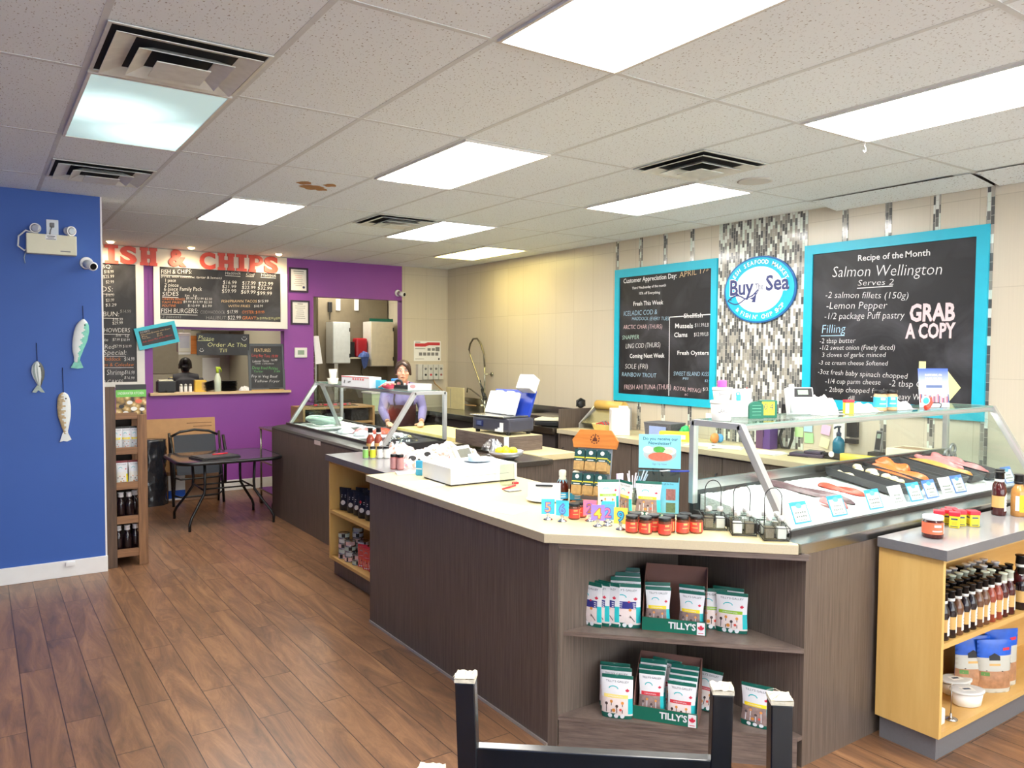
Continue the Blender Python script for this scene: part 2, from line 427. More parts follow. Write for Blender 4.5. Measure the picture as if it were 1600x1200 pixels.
# ---------------------------------------------------------------- ceiling lights
M_DIFF = emit('light_diffuser', (255, 252, 246), PANEL)
M_DIFFY = emit('light_diffuser_yellow', (255, 236, 150), PANEL*.45)
M_LFR = mat('light_frame', (225, 224, 218), 0.4)
m, nt, b = _new('light_diffuser_dim')          # prismatic lens with two tubes glowing behind it
b.inputs['Base Color'].default_value = S(200, 225, 222)
tc = N(nt, 'ShaderNodeTexCoord'); sp = N(nt, 'ShaderNodeSeparateXYZ'); nt.links.new(tc.outputs['Object'], sp.inputs[0])
def gauss(cx, cy, r):
    vs = N(nt, 'ShaderNodeVectorMath', operation='DISTANCE'); nt.links.new(tc.outputs['Object'], vs.inputs[0]); vs.inputs[1].default_value = (cx, cy, 0)
    mr = N(nt, 'ShaderNodeMapRange', interpolation_type='SMOOTHSTEP'); mr.inputs[1].default_value = r; mr.inputs[2].default_value = 0.0; mr.inputs[3].default_value = 0; mr.inputs[4].default_value = 1
    nt.links.new(vs.outputs['Value'], mr.inputs[0]); return mr
g1, g2 = gauss(-.13, -.05, .42), gauss(.15, .3, .5)
ad = N(nt, 'ShaderNodeMath', operation='MAXIMUM'); nt.links.new(g1.outputs[0], ad.inputs[0]); nt.links.new(g2.outputs[0], ad.inputs[1])
ma = N(nt, 'ShaderNodeMath', operation='MULTIPLY_ADD'); ma.inputs[1].default_value = .95; ma.inputs[2].default_value = 0.30; nt.links.new(ad.outputs[0], ma.inputs[0])
b.inputs['Emission Color'].default_value = S(205, 240, 240); nt.links.new(ma.outputs[0], b.inputs['Emission Strength'])
M_DIFFD = m
def ceiling_light(i, j, label, dm, tint=None):
    x, y = GX0+(i+.5)*GU, GY0+(j+.5)*GV
    t = thing('ceiling_light', label, 'ceiling light', (x, y, CEIL-.012), 0, 'recessed ceiling light panels')
    hx, hy = GU/2-.012, GV/2-.012
    f = MB()
    for a in ((-hx, hx, -hy, -hy+.014), (-hx, hx, hy-.014, hy), (-hx, -hx+.014, -hy+.014, hy-.014), (hx-.014, hx, -hy+.014, hy-.014)): f.box(*a, 0, .012)
    f.build('frame', M_LFR, t)
    d = MB(); d.box(-hx+.014, hx-.014, -hy+.014, hy-.014, .004, .010); d.build('diffuser', dm, t)
    return t
ceiling_light(-1, 0, 'dim greenish ceiling light panel beside the big air vent', M_DIFFD)
ceiling_light(2, 0, 'white ceiling light panel in the middle of the ceiling above the counter', M_DIFF)
ceiling_light(1, 2, 'white ceiling light panel closest to the red fish and chips lettering', M_DIFF)
ceiling_light(1, -2, 'large white ceiling light panel cut off by the top edge of the photo', M_DIFF)
ceiling_light(4, -2, 'white ceiling light panel cut off at the right edge of the photo', M_DIFF)
ceiling_light(5, 0, 'white ceiling light panel next to the small vent near the tiled wall', M_DIFF)
ceiling_light(4, 2, 'white ceiling light panel beside the vent above the staff member', M_DIFF)
ceiling_light(6, 3, 'small yellowish ceiling light panel in the far corner', M_DIFFY)
# panels behind the camera that light the front of the shop
ceiling_light(-2, -3, 'white ceiling light panel behind the viewer on the street side', M_DIFF)
ceiling_light(2, -4, 'white ceiling light panel behind the viewer by the shop windows', M_DIFF)
ceiling_light(5, -4, 'white ceiling light panel behind the viewer along the tiled wall', M_DIFF)

# dead insect on the lens, sprinkler hook
M_VENT = mat('vent_metal', (222, 226, 220), 0.45, vary=0.08, scale=20)
M_VSHADE = mat('vent_shade', (34, 32, 32), 0.9)
def vent(i, j, label, side=True):
    """square 2 x 2 ft diffuser of nested louvre frames"""
    x, y = GX0+(i+.5)*GU, GY0+(j+.25)*GV
    t = thing('air_vent', label, 'air vent', (x, y, CEIL), 0, 'square louvred air vents')
    h = GU/2-.012
    d = MB(); d.box(-h+.01, h-.01, -h+.01, h-.01, -.003, -.002); d.build('duct_shade', M_VSHADE, t)  # flat dark sheet, its colour stands in for the shade inside the duct
    f = MB()
    for a in ((-h, h, -h, -h+.014), (-h, h, h-.014, h), (-h, -h+.014, -h+.014, h-.014), (h-.014, h, -h+.014, h-.014)): f.box(*a, -.009, -.0045)
    f.build('flange', M_VENT, t)
    for k, (ro, ri, zt, zb) in enumerate(((.262, .185, -.004, -.026), (.175, .115, -.010, -.040), (.10, .0, -.02, -.052))):
        l = MB()
        ro_, ri_ = ro, max(ri, .0)
        if ri_ > 0:
            o_ = [(-ro, -ro), (ro, -ro), (ro, ro), (-ro, ro)]; i_ = [(-ri, -ri), (ri, -ri), (ri, ri), (-ri, ri)]
            for q in range(4):
                a, b2 = o_[q], o_[(q+1) % 4]; c, d2 = i_[(q+1) % 4], i_[q]
                l.face([(*a, zb), (*b2, zb), (*c, zt), (*d2, zt)]); l.face([(*a, zb+.003), (*b2, zb+.003), (*c, zt+.003), (*d2, zt+.003)])
                l.face([(*a, zb), (*b2, zb), (*b2, zb+.003), (*a, zb+.003)])
        else: l.box(-ro, ro, -ro, ro, zb, zb+.004)
        l.build('louvre', M_VENT, t, recalc=False)
    return t
vent(-1, -.5, 'largest square air vent, beside the dim greenish light panel')
vent(-1, 1.5, 'square air vent just in front of the blue wall')
vent(4, -.5, 'square air vent near the tiled wall beside a light panel')
vent(3, 2, 'small looking square air vent at the corner of the far light panel')
M_SPK = mat('speaker_grille', (205, 202, 196), 0.6)
for x, y, lb in ((4.362, 3.49, 'round ceiling speaker near the tiled wall'), (3.186, 6.547, 'round ceiling speaker beside the far air vent')):
    mb = MB(); mb.lathe([(.112, -.0005), (.115, -.006), (.10, -.009), (0.0, -.010)], 28, cap=False)
    o = mb.build('ceiling_speaker', M_SPK); o.location = (x, y, CEIL); tag(o, lb, 'ceiling speaker', 'round ceiling speakers')
M_STAIN = mat('water_stain', (172, 128, 78), 0.9, vary=0.25, scale=30)
mb = MB()
for x, y, rx, ry in ((1.90, 5.36, .05, .055), (2.075, 5.33, .045, .05), (2.005, 5.475, .085, .075), (1.96, 5.45, .06, .05), (2.07, 5.50, .05, .045)):
    mb.face([(x+rx*(1+.18*math.sin(5*a))*math.cos(a), y+ry*(1+.15*math.cos(4*a))*math.sin(a), CEIL-.0015-.0002*len(mb.bm.faces)) for a in [2*PI*q/22 for q in range(22)]])
struct(mb.build('trim_5', M_STAIN))
# sagging ceiling tiles against the tiled wall
M_GAP = mat('dark_gap', (30, 26, 24), 0.95)
mb = MB()
for y0, y1, lo in ((2.53, 3.69, .045), (1.31, 2.50, .05)):
    xa, xb = GX0+7*GU+.014, WX-.004
    mb.face([(xa, y0, CEIL-.006), (xa, y1, CEIL-.006), (xb, y1, CEIL-lo), (xb, y0, CEIL-lo)], 0)
    mb.face([(xa, y0, CEIL-.0062), (xa, y0+.001, CEIL-.0062), (xb, y0+.001, CEIL-lo), (xb, y0, CEIL-.002)], 1)
    mb.face([(xa-.03, y0+.1, CEIL-.005), (xa+.03, y0+.1, CEIL-.005), (xa+.005, y1, CEIL-.005), (xa-.005, y1, CEIL-.005)], 1)
struct(mb.build('trim_6', [M_CEIL, M_GAP], recalc=False))
mb = MB(); mb.tube([(0, 0, 0), (0, .004, -.02), (.012, .004, -.03), (.015, .004, -.045), (0, .004, -.055), (-.01, .004, -.045)], .0035, 6)
o = mb.build('ceiling_hook', M_WHITE); o.location = (GX0+5*GU-.005, GY0-1*GV+.0, CEIL-.004); tag(o, 'small white hook hanging from the ceiling grid at a light corner', 'hook')
# recessed pot lights over the sign
M_POT = emit('pot_lamp', (255, 214, 150), 14.0)
for x, lb in ((1.206, 'round recessed spotlight over the lettering next to the blue wall'), (2.031, 'round recessed spotlight over the ampersand'), (3.036, 'round recessed spotlight over the last letters of the sign')):
    t = thing('spotlight', lb, 'spotlight', (x, 9.47, CEIL), 0, 'recessed spotlights over the sign')
    mb = MB(); mb.lathe([(.055, -.0005), (.055, -.008), (.04, -.010), (.038, -.003)], 20, cap=False); mb.build('rim', M_WHITE, t)
    mb = MB(); mb.ball((0, 0, -.008), (.037, .037, .022)); mb.build('bulb', M_POT, t)
    ld = bpy.data.lights.new('spot_glow', 'SPOT'); ld.energy = 16; ld.color = (1, .78, .48); ld.spot_size = 2.3; ld.spot_blend = .8; ld.shadow_soft_size = .04
    lo = bpy.data.objects.new('spot_glow', ld); COL.objects.link(lo); lo.location = (0, 0, -.05); lo.parent = t
    lo.rotation_euler = (0.5, 0, 0)

# ================================================================ COUNTERS, CASES, SHELVES
M_LAM = wood('dark_laminate', (78, 68, 61), (122, 109, 99), 'Z', 5.0, 0.4, grain=22)
M_LAMH = wood('dark_laminate_level', (80, 68, 64), (134, 118, 108), 'XY', 5.0, 0.4, grain=20)
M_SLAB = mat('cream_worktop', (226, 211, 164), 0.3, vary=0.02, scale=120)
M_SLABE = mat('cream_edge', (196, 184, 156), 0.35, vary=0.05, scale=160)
M_MAPLE = wood('maple', (214, 172, 98), (228, 192, 120), 'Z', 2.0, 0.4, grain=5)
M_MAPLEIN = wood('maple_inside', (204, 160, 90), (218, 180, 112), 'X', 2.0, 0.45, grain=5)
M_GREYTOP = mat('grey_worktop', (150, 148, 150), 0.13, vary=0.03, scale=150)
M_GREYEDGE = mat('grey_edge', (112, 112, 116), 0.4, vary=0.05, scale=90)
M_STEEL = mat('brushed_steel', (176, 176, 174), 0.26, metal=1.0, vary=0.05, scale=6, stretch=(1, 30, 30))
M_ALU = mat('aluminium', (204, 205, 204), 0.34, metal=0.65, vary=0.03)
M_DARKST = mat('dark_steel', (70, 68, 68), 0.3, metal=0.4, vary=0.05)
M_DARK = mat('dark_plastic', (28, 28, 30), 0.45)
M_GLASS = glass('case_glass', (238, 247, 243), 0.10)
M_GEDGE = mat('glass_edge', (150, 178, 168), 0.15)
M_BLACK = mat('black_metal', (20, 20, 22), 0.35)

# main counter, left leg
t = thing('counter_cabinet', 'dark wood laminate counter front facing the open floor under the cream worktop', 'counter', (2.046, 2.70, 0))
mb = MB(); mb.box(0, .02, 0, 1.895, 0, .905); mb.build('front_panel', M_LAM, t)
mb = MB(); mb.box(.02, .76, 1.875, 1.895, 0, .905); mb.build('end_panel', M_LAM, t)
mb = MB(); mb.box(.74, .76, .02, 1.875, 0, .905); mb.build('rear_panel', M_LAM, t)
mb = MB(); mb.box(-.006, 0, 0.0, 1.895, 0, .014); mb.build('base_strip', M_ALU, t)
# corner unit with open triangular shelves
t = thing('corner_shelf', 'dark wood corner unit with two open triangular shelves of snack pouches', 'shelf', (2.046, 2.70, 0))
mb = MB(); mb.box(0.021, .80, -.018, 0, 0, .905); mb.build('side_panel', M_LAM, t)
mb = MB(); mb.box(.782, .80, -.736, -.018, 0, .905); mb.build('side_panel', M_LAM, t)
mb = MB(); mb.prism([(0, 0), (.02, -.018), (.045, -.018), (.02, -.04)], 0, .905); mb.build('corner_post', M_LAM, t)
mb = MB(); mb.prism([(.07, -.018), (.782, -.018), (.782, -.735), (.775, -.735)], .487, .507); mb.build('shelf', M_LAMH, t)
mb = MB(); mb.prism([(.03, -.018), (.782, -.018), (.782, -.735), (.755, -.735)], .118, .136); mb.build('shelf', M_LAMH, t)
mb = MB()
mb.prism([(.042, -.026), (.755, -.731), (.765, -.721), (.06, -.019)], 0.0, .118); mb.build('kick_board', M_LAMH, t)
mb = MB(); mb.prism([(.02, -.02), (.78, -.02), (.78, -.76), (.765, -.76)], .885, .908); mb.build('sub_top', M_LAMH, t)
# cream worktop
mb = MB()
mb.prism([(2.02, 4.598), (2.02, 2.702), (2.78, 1.967), (2.799, 1.985), (2.799, 4.60)], .909, .95)
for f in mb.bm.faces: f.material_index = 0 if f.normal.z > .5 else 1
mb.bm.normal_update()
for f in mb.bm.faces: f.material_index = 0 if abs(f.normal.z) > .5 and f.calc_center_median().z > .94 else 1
o = mb.build('worktop', [M_SLAB, M_SLABE], bevel=.002); tag(o, 'cream worktop with a cut-off corner holding the jars and the register box', 'worktop')

# maple display shelving
def shelf_unit(name, label, loc, rz, L, D, H, mid, kick, kickin, kmat, backs=True):
    """open towards local -y; x along the front"""
    t = thing(name, label, 'shelf unit', loc, rz)
    for x0, x1 in ((0, .02), (L-.02, L)):
        mb = MB(); mb.box(x0, x1, 0, D, kick, H-.045); mb.build('side_panel', M_MAPLE, t)
    mb = MB(); mb.box(.02, L-.02, D-.012, D, kick, H-.045); mb.build('back_panel', M_MAPLEIN, t)
    mb = MB(); mb.box(.02, L-.02, .002, D-.012, mid-.024, mid); mb.build('shelf', M_MAPLEIN, t)
    mb = MB(); mb.box(.02, L-.02, .0, D-.012, kick, kick+.024); mb.build('shelf', M_MAPLEIN, t)
    mb = MB(); mb.box(.02, L-.02, .002, D-.012, H-.063, H-.045); mb.build('shelf_rail', M_MAPLE, t)
    mb = MB(); mb.box(kickin, L-kickin, kickin, D-.01, 0, kick); mb.build('plinth', kmat, t)
    mb = MB(); mb.rbox(-.018, L, -.022, D+.0, H-.045, H, .002)
    mb.bm.normal_update()
    for f in mb.bm.faces: f.material_index = 0 if f.normal.z > .8 else 1
    mb.build('top', [M_GREYTOP, M_GREYEDGE], t)
    return t
# right: front faces -Y at Y=1.66
shelf_unit('shelf_unit', 'light maple shelf unit at the right edge filled with sauce bottles', (3.335, 1.658, 0), 0, 1.75, .285, .922, .512, .105, .022, M_GREYEDGE)
# left: front faces -X at X=2.24 ; local x -> -Y, local y -> +X
shelf_unit('shelf_unit', 'light maple shelf unit with black bags and cans beside the far fish case', (2.24, 5.80, 0), -PI/2, 1.19, .60, .93, .50, .118, .03, M_LAM)

# glass fronted fish cases: local x along the front, local y from the front to the staff side
def display_case(label, loc, rz, L, u0, u1, vf, vt, vr, zt, lipz, lipm, lip_w, prof, endwall, lamp=5, sill=1.065):
    t = thing('display_case', label, 'display case', loc, rz)
    mb = MB(); mb.box(.048 if not endwall else 0, L, 0.0, vr+.03, 0, lipz-.046); mb.build('base_cabinet', M_LAM, t)
    mb = MB()
    for a, b2 in zip(prof, prof[1:]):
        mb.face([(0, a[0], a[1]), (L, a[0], a[1]), (L, b2[0], b2[1]), (0, b2[0], b2[1])])
    for x in (0, L): mb.face([(x, a, z) for a, z in prof]+[(x, prof[-1][0], lipz-.045), (x, prof[0][0], lipz-.045)])
    mb.build('front_ledge', lipm, t)
    mb = MB(); mb.box(u0-.01, u1+.01, lip_w, lip_w+.022, lipz-.04, lipz+.022)
    mb.box(u0-.01, u1+.01, vr-.012, vr+.012, lipz-.04, sill)
    for x in (u0-.01, u1-.01): mb.box(x, x+.02, lip_w+.022, vr-.012, lipz-.04, lipz+.018)
    mb.build('well_rim', M_DARKST, t)
    mb = MB(); mb.box(u0+.01, u1-.01, lip_w+.022, vr-.012, lipz-.03, lipz-.02); mb.build('well_floor', M_STEEL, t)
    if sill > 1: mb = MB(); mb.box(u0, u1, vr-.012, vr+.012, sill, 1.112); mb.build('rear_sill', M_STEEL, t)
    zf = lipz+.006
    for x in (u0, u1):
        e = MB()
        def bar(a, b2, w=.017, d=.014):
            ax = Vector((0, b2[0]-a[0], b2[1]-a[1])).normalized(); pr = Vector((0, -ax.z, ax.y))
            A = Vector((x, *a)); B = Vector((x, *b2))
            ps = [p+pr*s1*d+Vector((s2*w, 0, 0)) for p in (A, B) for s1, s2 in ((-1, -1), (-1, 1), (1, 1), (1, -1))]
            vs = [e._v(p) for p in ps]
            e._faces(vs, [(3, 2, 1, 0), (4, 5, 6, 7), (0, 1, 5, 4), (1, 2, 6, 5), (2, 3, 7, 6), (3, 0, 4, 7)])
        bar((vf, zf), (vt, zt)); bar((vt-.005, zt-.006), (vr, zt-.006)); bar((vr, zt), (vr, min(sill, 1.0)))
        bar((vf+.02, zf), (vt+.018, zt-.01), .008, .006)
        e.build('end_frame', M_ALU, t)
        g = MB(); g.face([(x, vf+.02, zf+.01), (x, vt+.01, zt-.02), (x, vr-.015, zt-.02), (x, vr-.015, zf+.01)]); g.build('end_glass', M_GLASS, t)
    g = MB()
    g.face([(u0+.02, vf, zf+.01), (u1-.02, vf, zf+.01), (u1-.02, vt, zt-.004), (u0+.02, vt, zt-.004)]); g.build('front_glass', M_GLASS, t)
    g = MB(); g.box(u0+.02, u1-.02, vt-.012, vr+.012, zt, zt+.008, 0)
    for f in g.bm.faces: f.material_index = 1
    g.bm.normal_update()
    for f in g.bm.faces: f.material_index = 0 if abs(f.normal.z) > .5 else 1
    g.build('top_glass', [glass('top_glass', (236, 246, 242), 0.10), M_GEDGE], t)
    mb = MB(); mb.box(u0+.017, u1-.017, vt-.008, vt+.008, zt-.026, zt-.002); mb.build('top_rail', M_ALU, t)
    mb = MB(); mb.box(u0+.017, u1-.017, vr-.006, vr+.010, zt-.022, zt-.002); mb.build('top_rail', M_ALU, t)
    ld = bpy.data.lights.new('case_lamp', 'AREA'); ld.shape = 'RECTANGLE'; ld.size = u1-u0-.1; ld.size_y = .02; ld.energy = lamp; ld.color = (1, .98, .95)
    lo = bpy.data.objects.new('case_lamp', ld); COL.objects.link(lo); lo.parent = t; lo.location = ((u0+u1)/2, vt+.02, zt-.03); lo.rotation_euler = (.1, 0, 0)
    mb = MB(); mb.box(u0+.03, u1-.03, vt+.009, vt+.026, zt-.022, zt-.006); mb.build('lamp_tube', emit('case_tube', (255, 252, 244), 3.0), t)
    return t
case_r = display_case('glass display case with raw fish on ice below the two chalkboards', (2.80, 1.967, 0), 0, 2.78, .10, 2.52, .135, .405, .69, 1.405, .95, M_STEEL, .115,
                      [(0, .905), (0, .946), (.004, .95), (.115, .95)], False)
case_l = display_case('glass display case in front of the purple wall with the staff member behind it', (2.55, 8.225, 0), -PI/2, 2.39, .03, 2.345, .185, .475, .765, 1.385, .945, M_DARKST, .145,
                      [(0, .90), (0, .915), (.02, .93), (.06, .938), (.145, .945)], True, 4, .975)
# pale slanted strip inside the left case
mb = MB(); mb.tube([(2.945, 7.86, 1.375), (2.985, 7.5, 1.02)], .001, 4)
mb = MB()
a, b2 = Vector((2.985, 7.93, 1.38)), Vector((2.965, 7.40, .985))
mb.face([a+Vector((0, .06, 0)), a+Vector((0, -.06, 0)), b2+Vector((0, -.05, 0)), b2+Vector((0, .05, 0))])
mb.face([a+Vector((.006, .06, 0)), a+Vector((.006, -.06, 0)), b2+Vector((.006, -.05, 0)), b2+Vector((.006, .05, 0))])
o = mb.build('slanted_strip', mat('strip_pale', (196, 200, 198), 0.25), case_l)
o.matrix_parent_inverse = case_l.matrix_basis.inverted()

# ---------------------------------------------------------------- staff side furniture
# tiled wall counter: cabinets with doors and a cream top
t = thing('base_cabinet', 'dark wood base cabinets along the tiled wall under a cream top', 'cabinet', (5.02, 2.76, 0))
mb = MB(); mb.box(.02, .585, 0, 3.69, .0, .885); mb.build('body', M_LAM, t)
M_HANDLE = mat('dark_handle', (30, 28, 28), 0.35)
k = 0
for y0 in [3.69-.36*(q+1) for q in range(13)]:
    if y0 < 0: break
    d = MB(); d.rbox(0, .02, y0+.004, y0+.356, .12, .87, .002); dd = d.build('door', M_LAM, t)
    h = MB(); hy = y0+(.05 if k % 2 else .30)
    h.tube([(-.002, hy, .64), (-.022, hy, .645), (-.022, hy, .735), (-.002, hy, .74)], .005, 6); h.build('handle', M_HANDLE, dd); k += 1
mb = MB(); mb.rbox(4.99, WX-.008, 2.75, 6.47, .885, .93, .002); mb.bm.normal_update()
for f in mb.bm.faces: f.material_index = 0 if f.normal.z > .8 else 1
o = mb.build('worktop', [M_SLAB, M_SLABE]); tag(o, 'long cream worktop along the tiled wall below the chalkboards', 'worktop')
# upright end panel and sink bench in the corner
mb = MB(); mb.rbox(5.05, WX-.002, 6.49, 6.52, 0, 1.13, .002); o = mb.build('divider_panel', M_LAM); tag(o, 'upright dark wood divider panel between the sink bench and the cream counter', 'panel')
t = thing('sink_bench', 'stainless steel sink bench in the far corner under the tap', 'sink', (5.0, 6.55, 0))
mb = MB(); mb.box(.03, .60, 0, 3.30, 0, .86); mb.build('base', mat('bench_base', (58, 52, 52), .5), t)
mb = MB(); mb.rbox(0, .608, 0, 3.31, .86, .93, .003); mb.build('bench_top', M_STEEL, t)
mb = MB(); mb.box(.596, .608, 0, 3.31, .93, 1.09); mb.build('splashback', M_STEEL, t)
# bench continuing in front of the end wall
t = thing('corner_bench', 'steel bench against the beige end wall behind the staff member', 'bench', (3.95, 9.30, 0))
mb = MB(); mb.box(0.0, 1.0, .02, .55, 0, .87); mb.build('base', mat('bench_base', (58, 52, 52), .5), t)
mb = MB(); mb.rbox(-.01, 1.04, 0, .565, .87, .93, .003); mb.build('bench_top', M_STEEL, t)
# prep island behind the fish case
t = thing('prep_island', 'low prep island with cutting board and scale plinth behind the white register box', 'island', (3.4, 4.7, 0))
mb = MB(); mb.box(.09, .56, .18, 2.62, 0, .885); mb.build('cabinet', M_LAM, t)
mb = MB(); mb.rbox(-.20, .175, -.02, .50, .885, .925, .002); mb.build('steel_top', M_STEEL, t)
mb = MB(); mb.box(-.19, .165, -.01, .49, .0, .884); mb.build('steel_base', M_LAM, t)
mb = MB(); mb.rbox(.18, .57, .17, .72, .886, .93, .002); mb.build('cream_top', M_SLAB, t)
mb = MB(); mb.rbox(.08, .44, .47, 1.28, .931, 1.05, .002); mb.bm.normal_update()
for f in mb.bm.faces: f.material_index = 1 if f.normal.z > .8 else 0
mb.build('plinth', [M_LAMH, M_SLAB], t)
mb = MB(); mb.rbox(.10, .62, 1.30, 2.64, .886, .91, .002); mb.build('rear_top', M_SLABE, t)
M_BOARD = mat('cutting_board', (236, 220, 150), 0.5, vary=0.06, scale=10)
mb = MB(); mb.rbox(3.55, 4.04, 6.03, 7.30, .911, .95, .005); o = mb.build('cutting_board', M_BOARD); tag(o, 'large yellow cutting board under the hands of the staff member', 'cutting board')
TXT_FRESH = [
    ('Customer Appreciation Day:', 0.125, 1.229, 0.754, 0.068, 0.004, 0, 1),
    ('APRIL 17', 0.916, 1.229, 0.334, 0.08, 0.073, 1, 0),
    ('th', 1.249, 1.262, 0.035, 0.033, 0.296, 1, 0),
    ('Third Wednesday of the month', 0.259, 1.158, 0.481, 0.037, 0.004, 0, 1),
    ('15% off Everything', 0.357, 1.1, 0.296, 0.036, -0.018, 0, 1),
    ('Fresh This Week', 0.277, 0.988, 0.426, 0.061, -0.005, 0, 1),
    ('ICELADIC COD &', 0.131, 0.889, 0.487, 0.072, 0.004, 3, 0),
    ('HADDOCK (EVERY TUES)', 0.259, 0.841, 0.537, 0.051, -0.029, 3, 0),
    ('ARCTIC CHAR (THURS)', 0.13, 0.751, 0.564, 0.062, -0.007, 4, 0),
    ('SNAPPER', 0.114, 0.642, 0.251, 0.062, 0.02, 5, 0),
    ('LING COD (THURS)', 0.169, 0.548, 0.5, 0.072, 0.029, 0, 0),
    ('Coming Next Week', 0.235, 0.45, 0.497, 0.062, 0.02, 0, 1),
    ('SOLE (FRI)', 0.163, 0.337, 0.335, 0.073, 0.023, 0, 0),
    ('RAINBOW TROUT', 0.115, 0.256, 0.506, 0.063, 0.003, 3, 0),
    ('FRESH AHI TUNA (THUR)', 0.152, 0.119, 0.671, 0.073, 0.045, 4, 0),
    ('Shellfish', 0.981, 0.841, 0.235, 0.061, -0.003, 0, 1),
    ('Mussels', 0.866, 0.748, 0.229, 0.063, -0.02, 0, 1),
    ('$11.99/LB', 1.12, 0.752, 0.17, 0.052, -0.006, 0, 0),
    ('Clams', 0.858, 0.66, 0.171, 0.063, 0.005, 0, 1),
    ('$12.99/LB', 1.112, 0.664, 0.175, 0.052, 0.018, 0, 0),
    ('Fresh Oysters', 0.902, 0.488, 0.394, 0.057, 0.008, 0, 1),
    ('SWEET ISLAND KISS', 0.857, 0.286, 0.447, 0.058, 0.016, 3, 0),
    ('PEI', 0.976, 0.249, 0.071, 0.034, 0.034, 3, 0),
    ('$2.99', 1.254, 0.239, 0.087, 0.033, -0.037, 3, 0),
    ('ROYAL MIYAGI', 0.86, 0.144, 0.35, 0.058, -0.029, 4, 0),
    ('$/3.0', 1.231, 0.154, 0.101, 0.046, 0.046, 0, 0),
    ('BC', 1.006, 0.097, 0.044, 0.029, 0.051, 4, 0),
]

TXT_RECIPE = [
    ('Recipe of the', 0.461, 1.163, 0.356, 0.065, -0.023, 0, 1),
    ('Month', 0.833, 1.156, 0.18, 0.065, -0.017, 0, 1),
    ('Salmon Wellington', 0.243, 1.056, 0.853, 0.121, -0.053, 0, 0),
    ('Serves 2', 0.464, 0.974, 0.284, 0.063, -0.035, 0, 0),
    ('-2 salmon fillets (150g)', 0.188, 0.896, 0.675, 0.071, -0.061, 0, 0),
    ('-Lemon Pepper', 0.198, 0.807, 0.506, 0.079, -0.036, 0, 0),
    ('-1/2 package Puff pastry', 0.185, 0.725, 0.653, 0.075, -0.02, 0, 0),
    ('Filling', 0.161, 0.613, 0.207, 0.098, 0.016, 3, 0),
    ('-2 tbsp butter', 0.148, 0.533, 0.31, 0.057, 0.008, 0, 0),
    ('-1/2 sweet onion (Finely diced)', 0.15, 0.48, 0.623, 0.057, 0.003, 0, 0),
    ('3 cloves of garlic minced', 0.171, 0.423, 0.534, 0.053, 0.01, 0, 0),
    ('-3 oz cream cheese Softened', 0.145, 0.361, 0.578, 0.049, 0.008, 0, 0),
    ('-3oz fresh baby spinach chopped', 0.137, 0.287, 0.738, 0.057, -0.021, 0, 0),
    ('-1/4 cup parm cheese', 0.206, 0.212, 0.463, 0.057, 0.019, 0, 0),
    ('-2 tbsp Capers', 0.736, 0.212, 0.387, 0.067, 0.005, 0, 0),
    ('- 2tbsp chopped fresh', 0.208, 0.147, 0.504, 0.057, 0.015, 0, 0),
    ('dill', 0.408, 0.088, 0.054, 0.052, 0.056, 0, 0),
    ('-1/4 cup heavy Whip', 0.595, 0.111, 0.438, 0.065, 0.027, 0, 0),
    ('GRAB', 0.879, 0.692, 0.321, 0.171, -0.01, 4, 2),
    ('A COPY', 0.858, 0.569, 0.356, 0.146, -0.0, 4, 2),
]

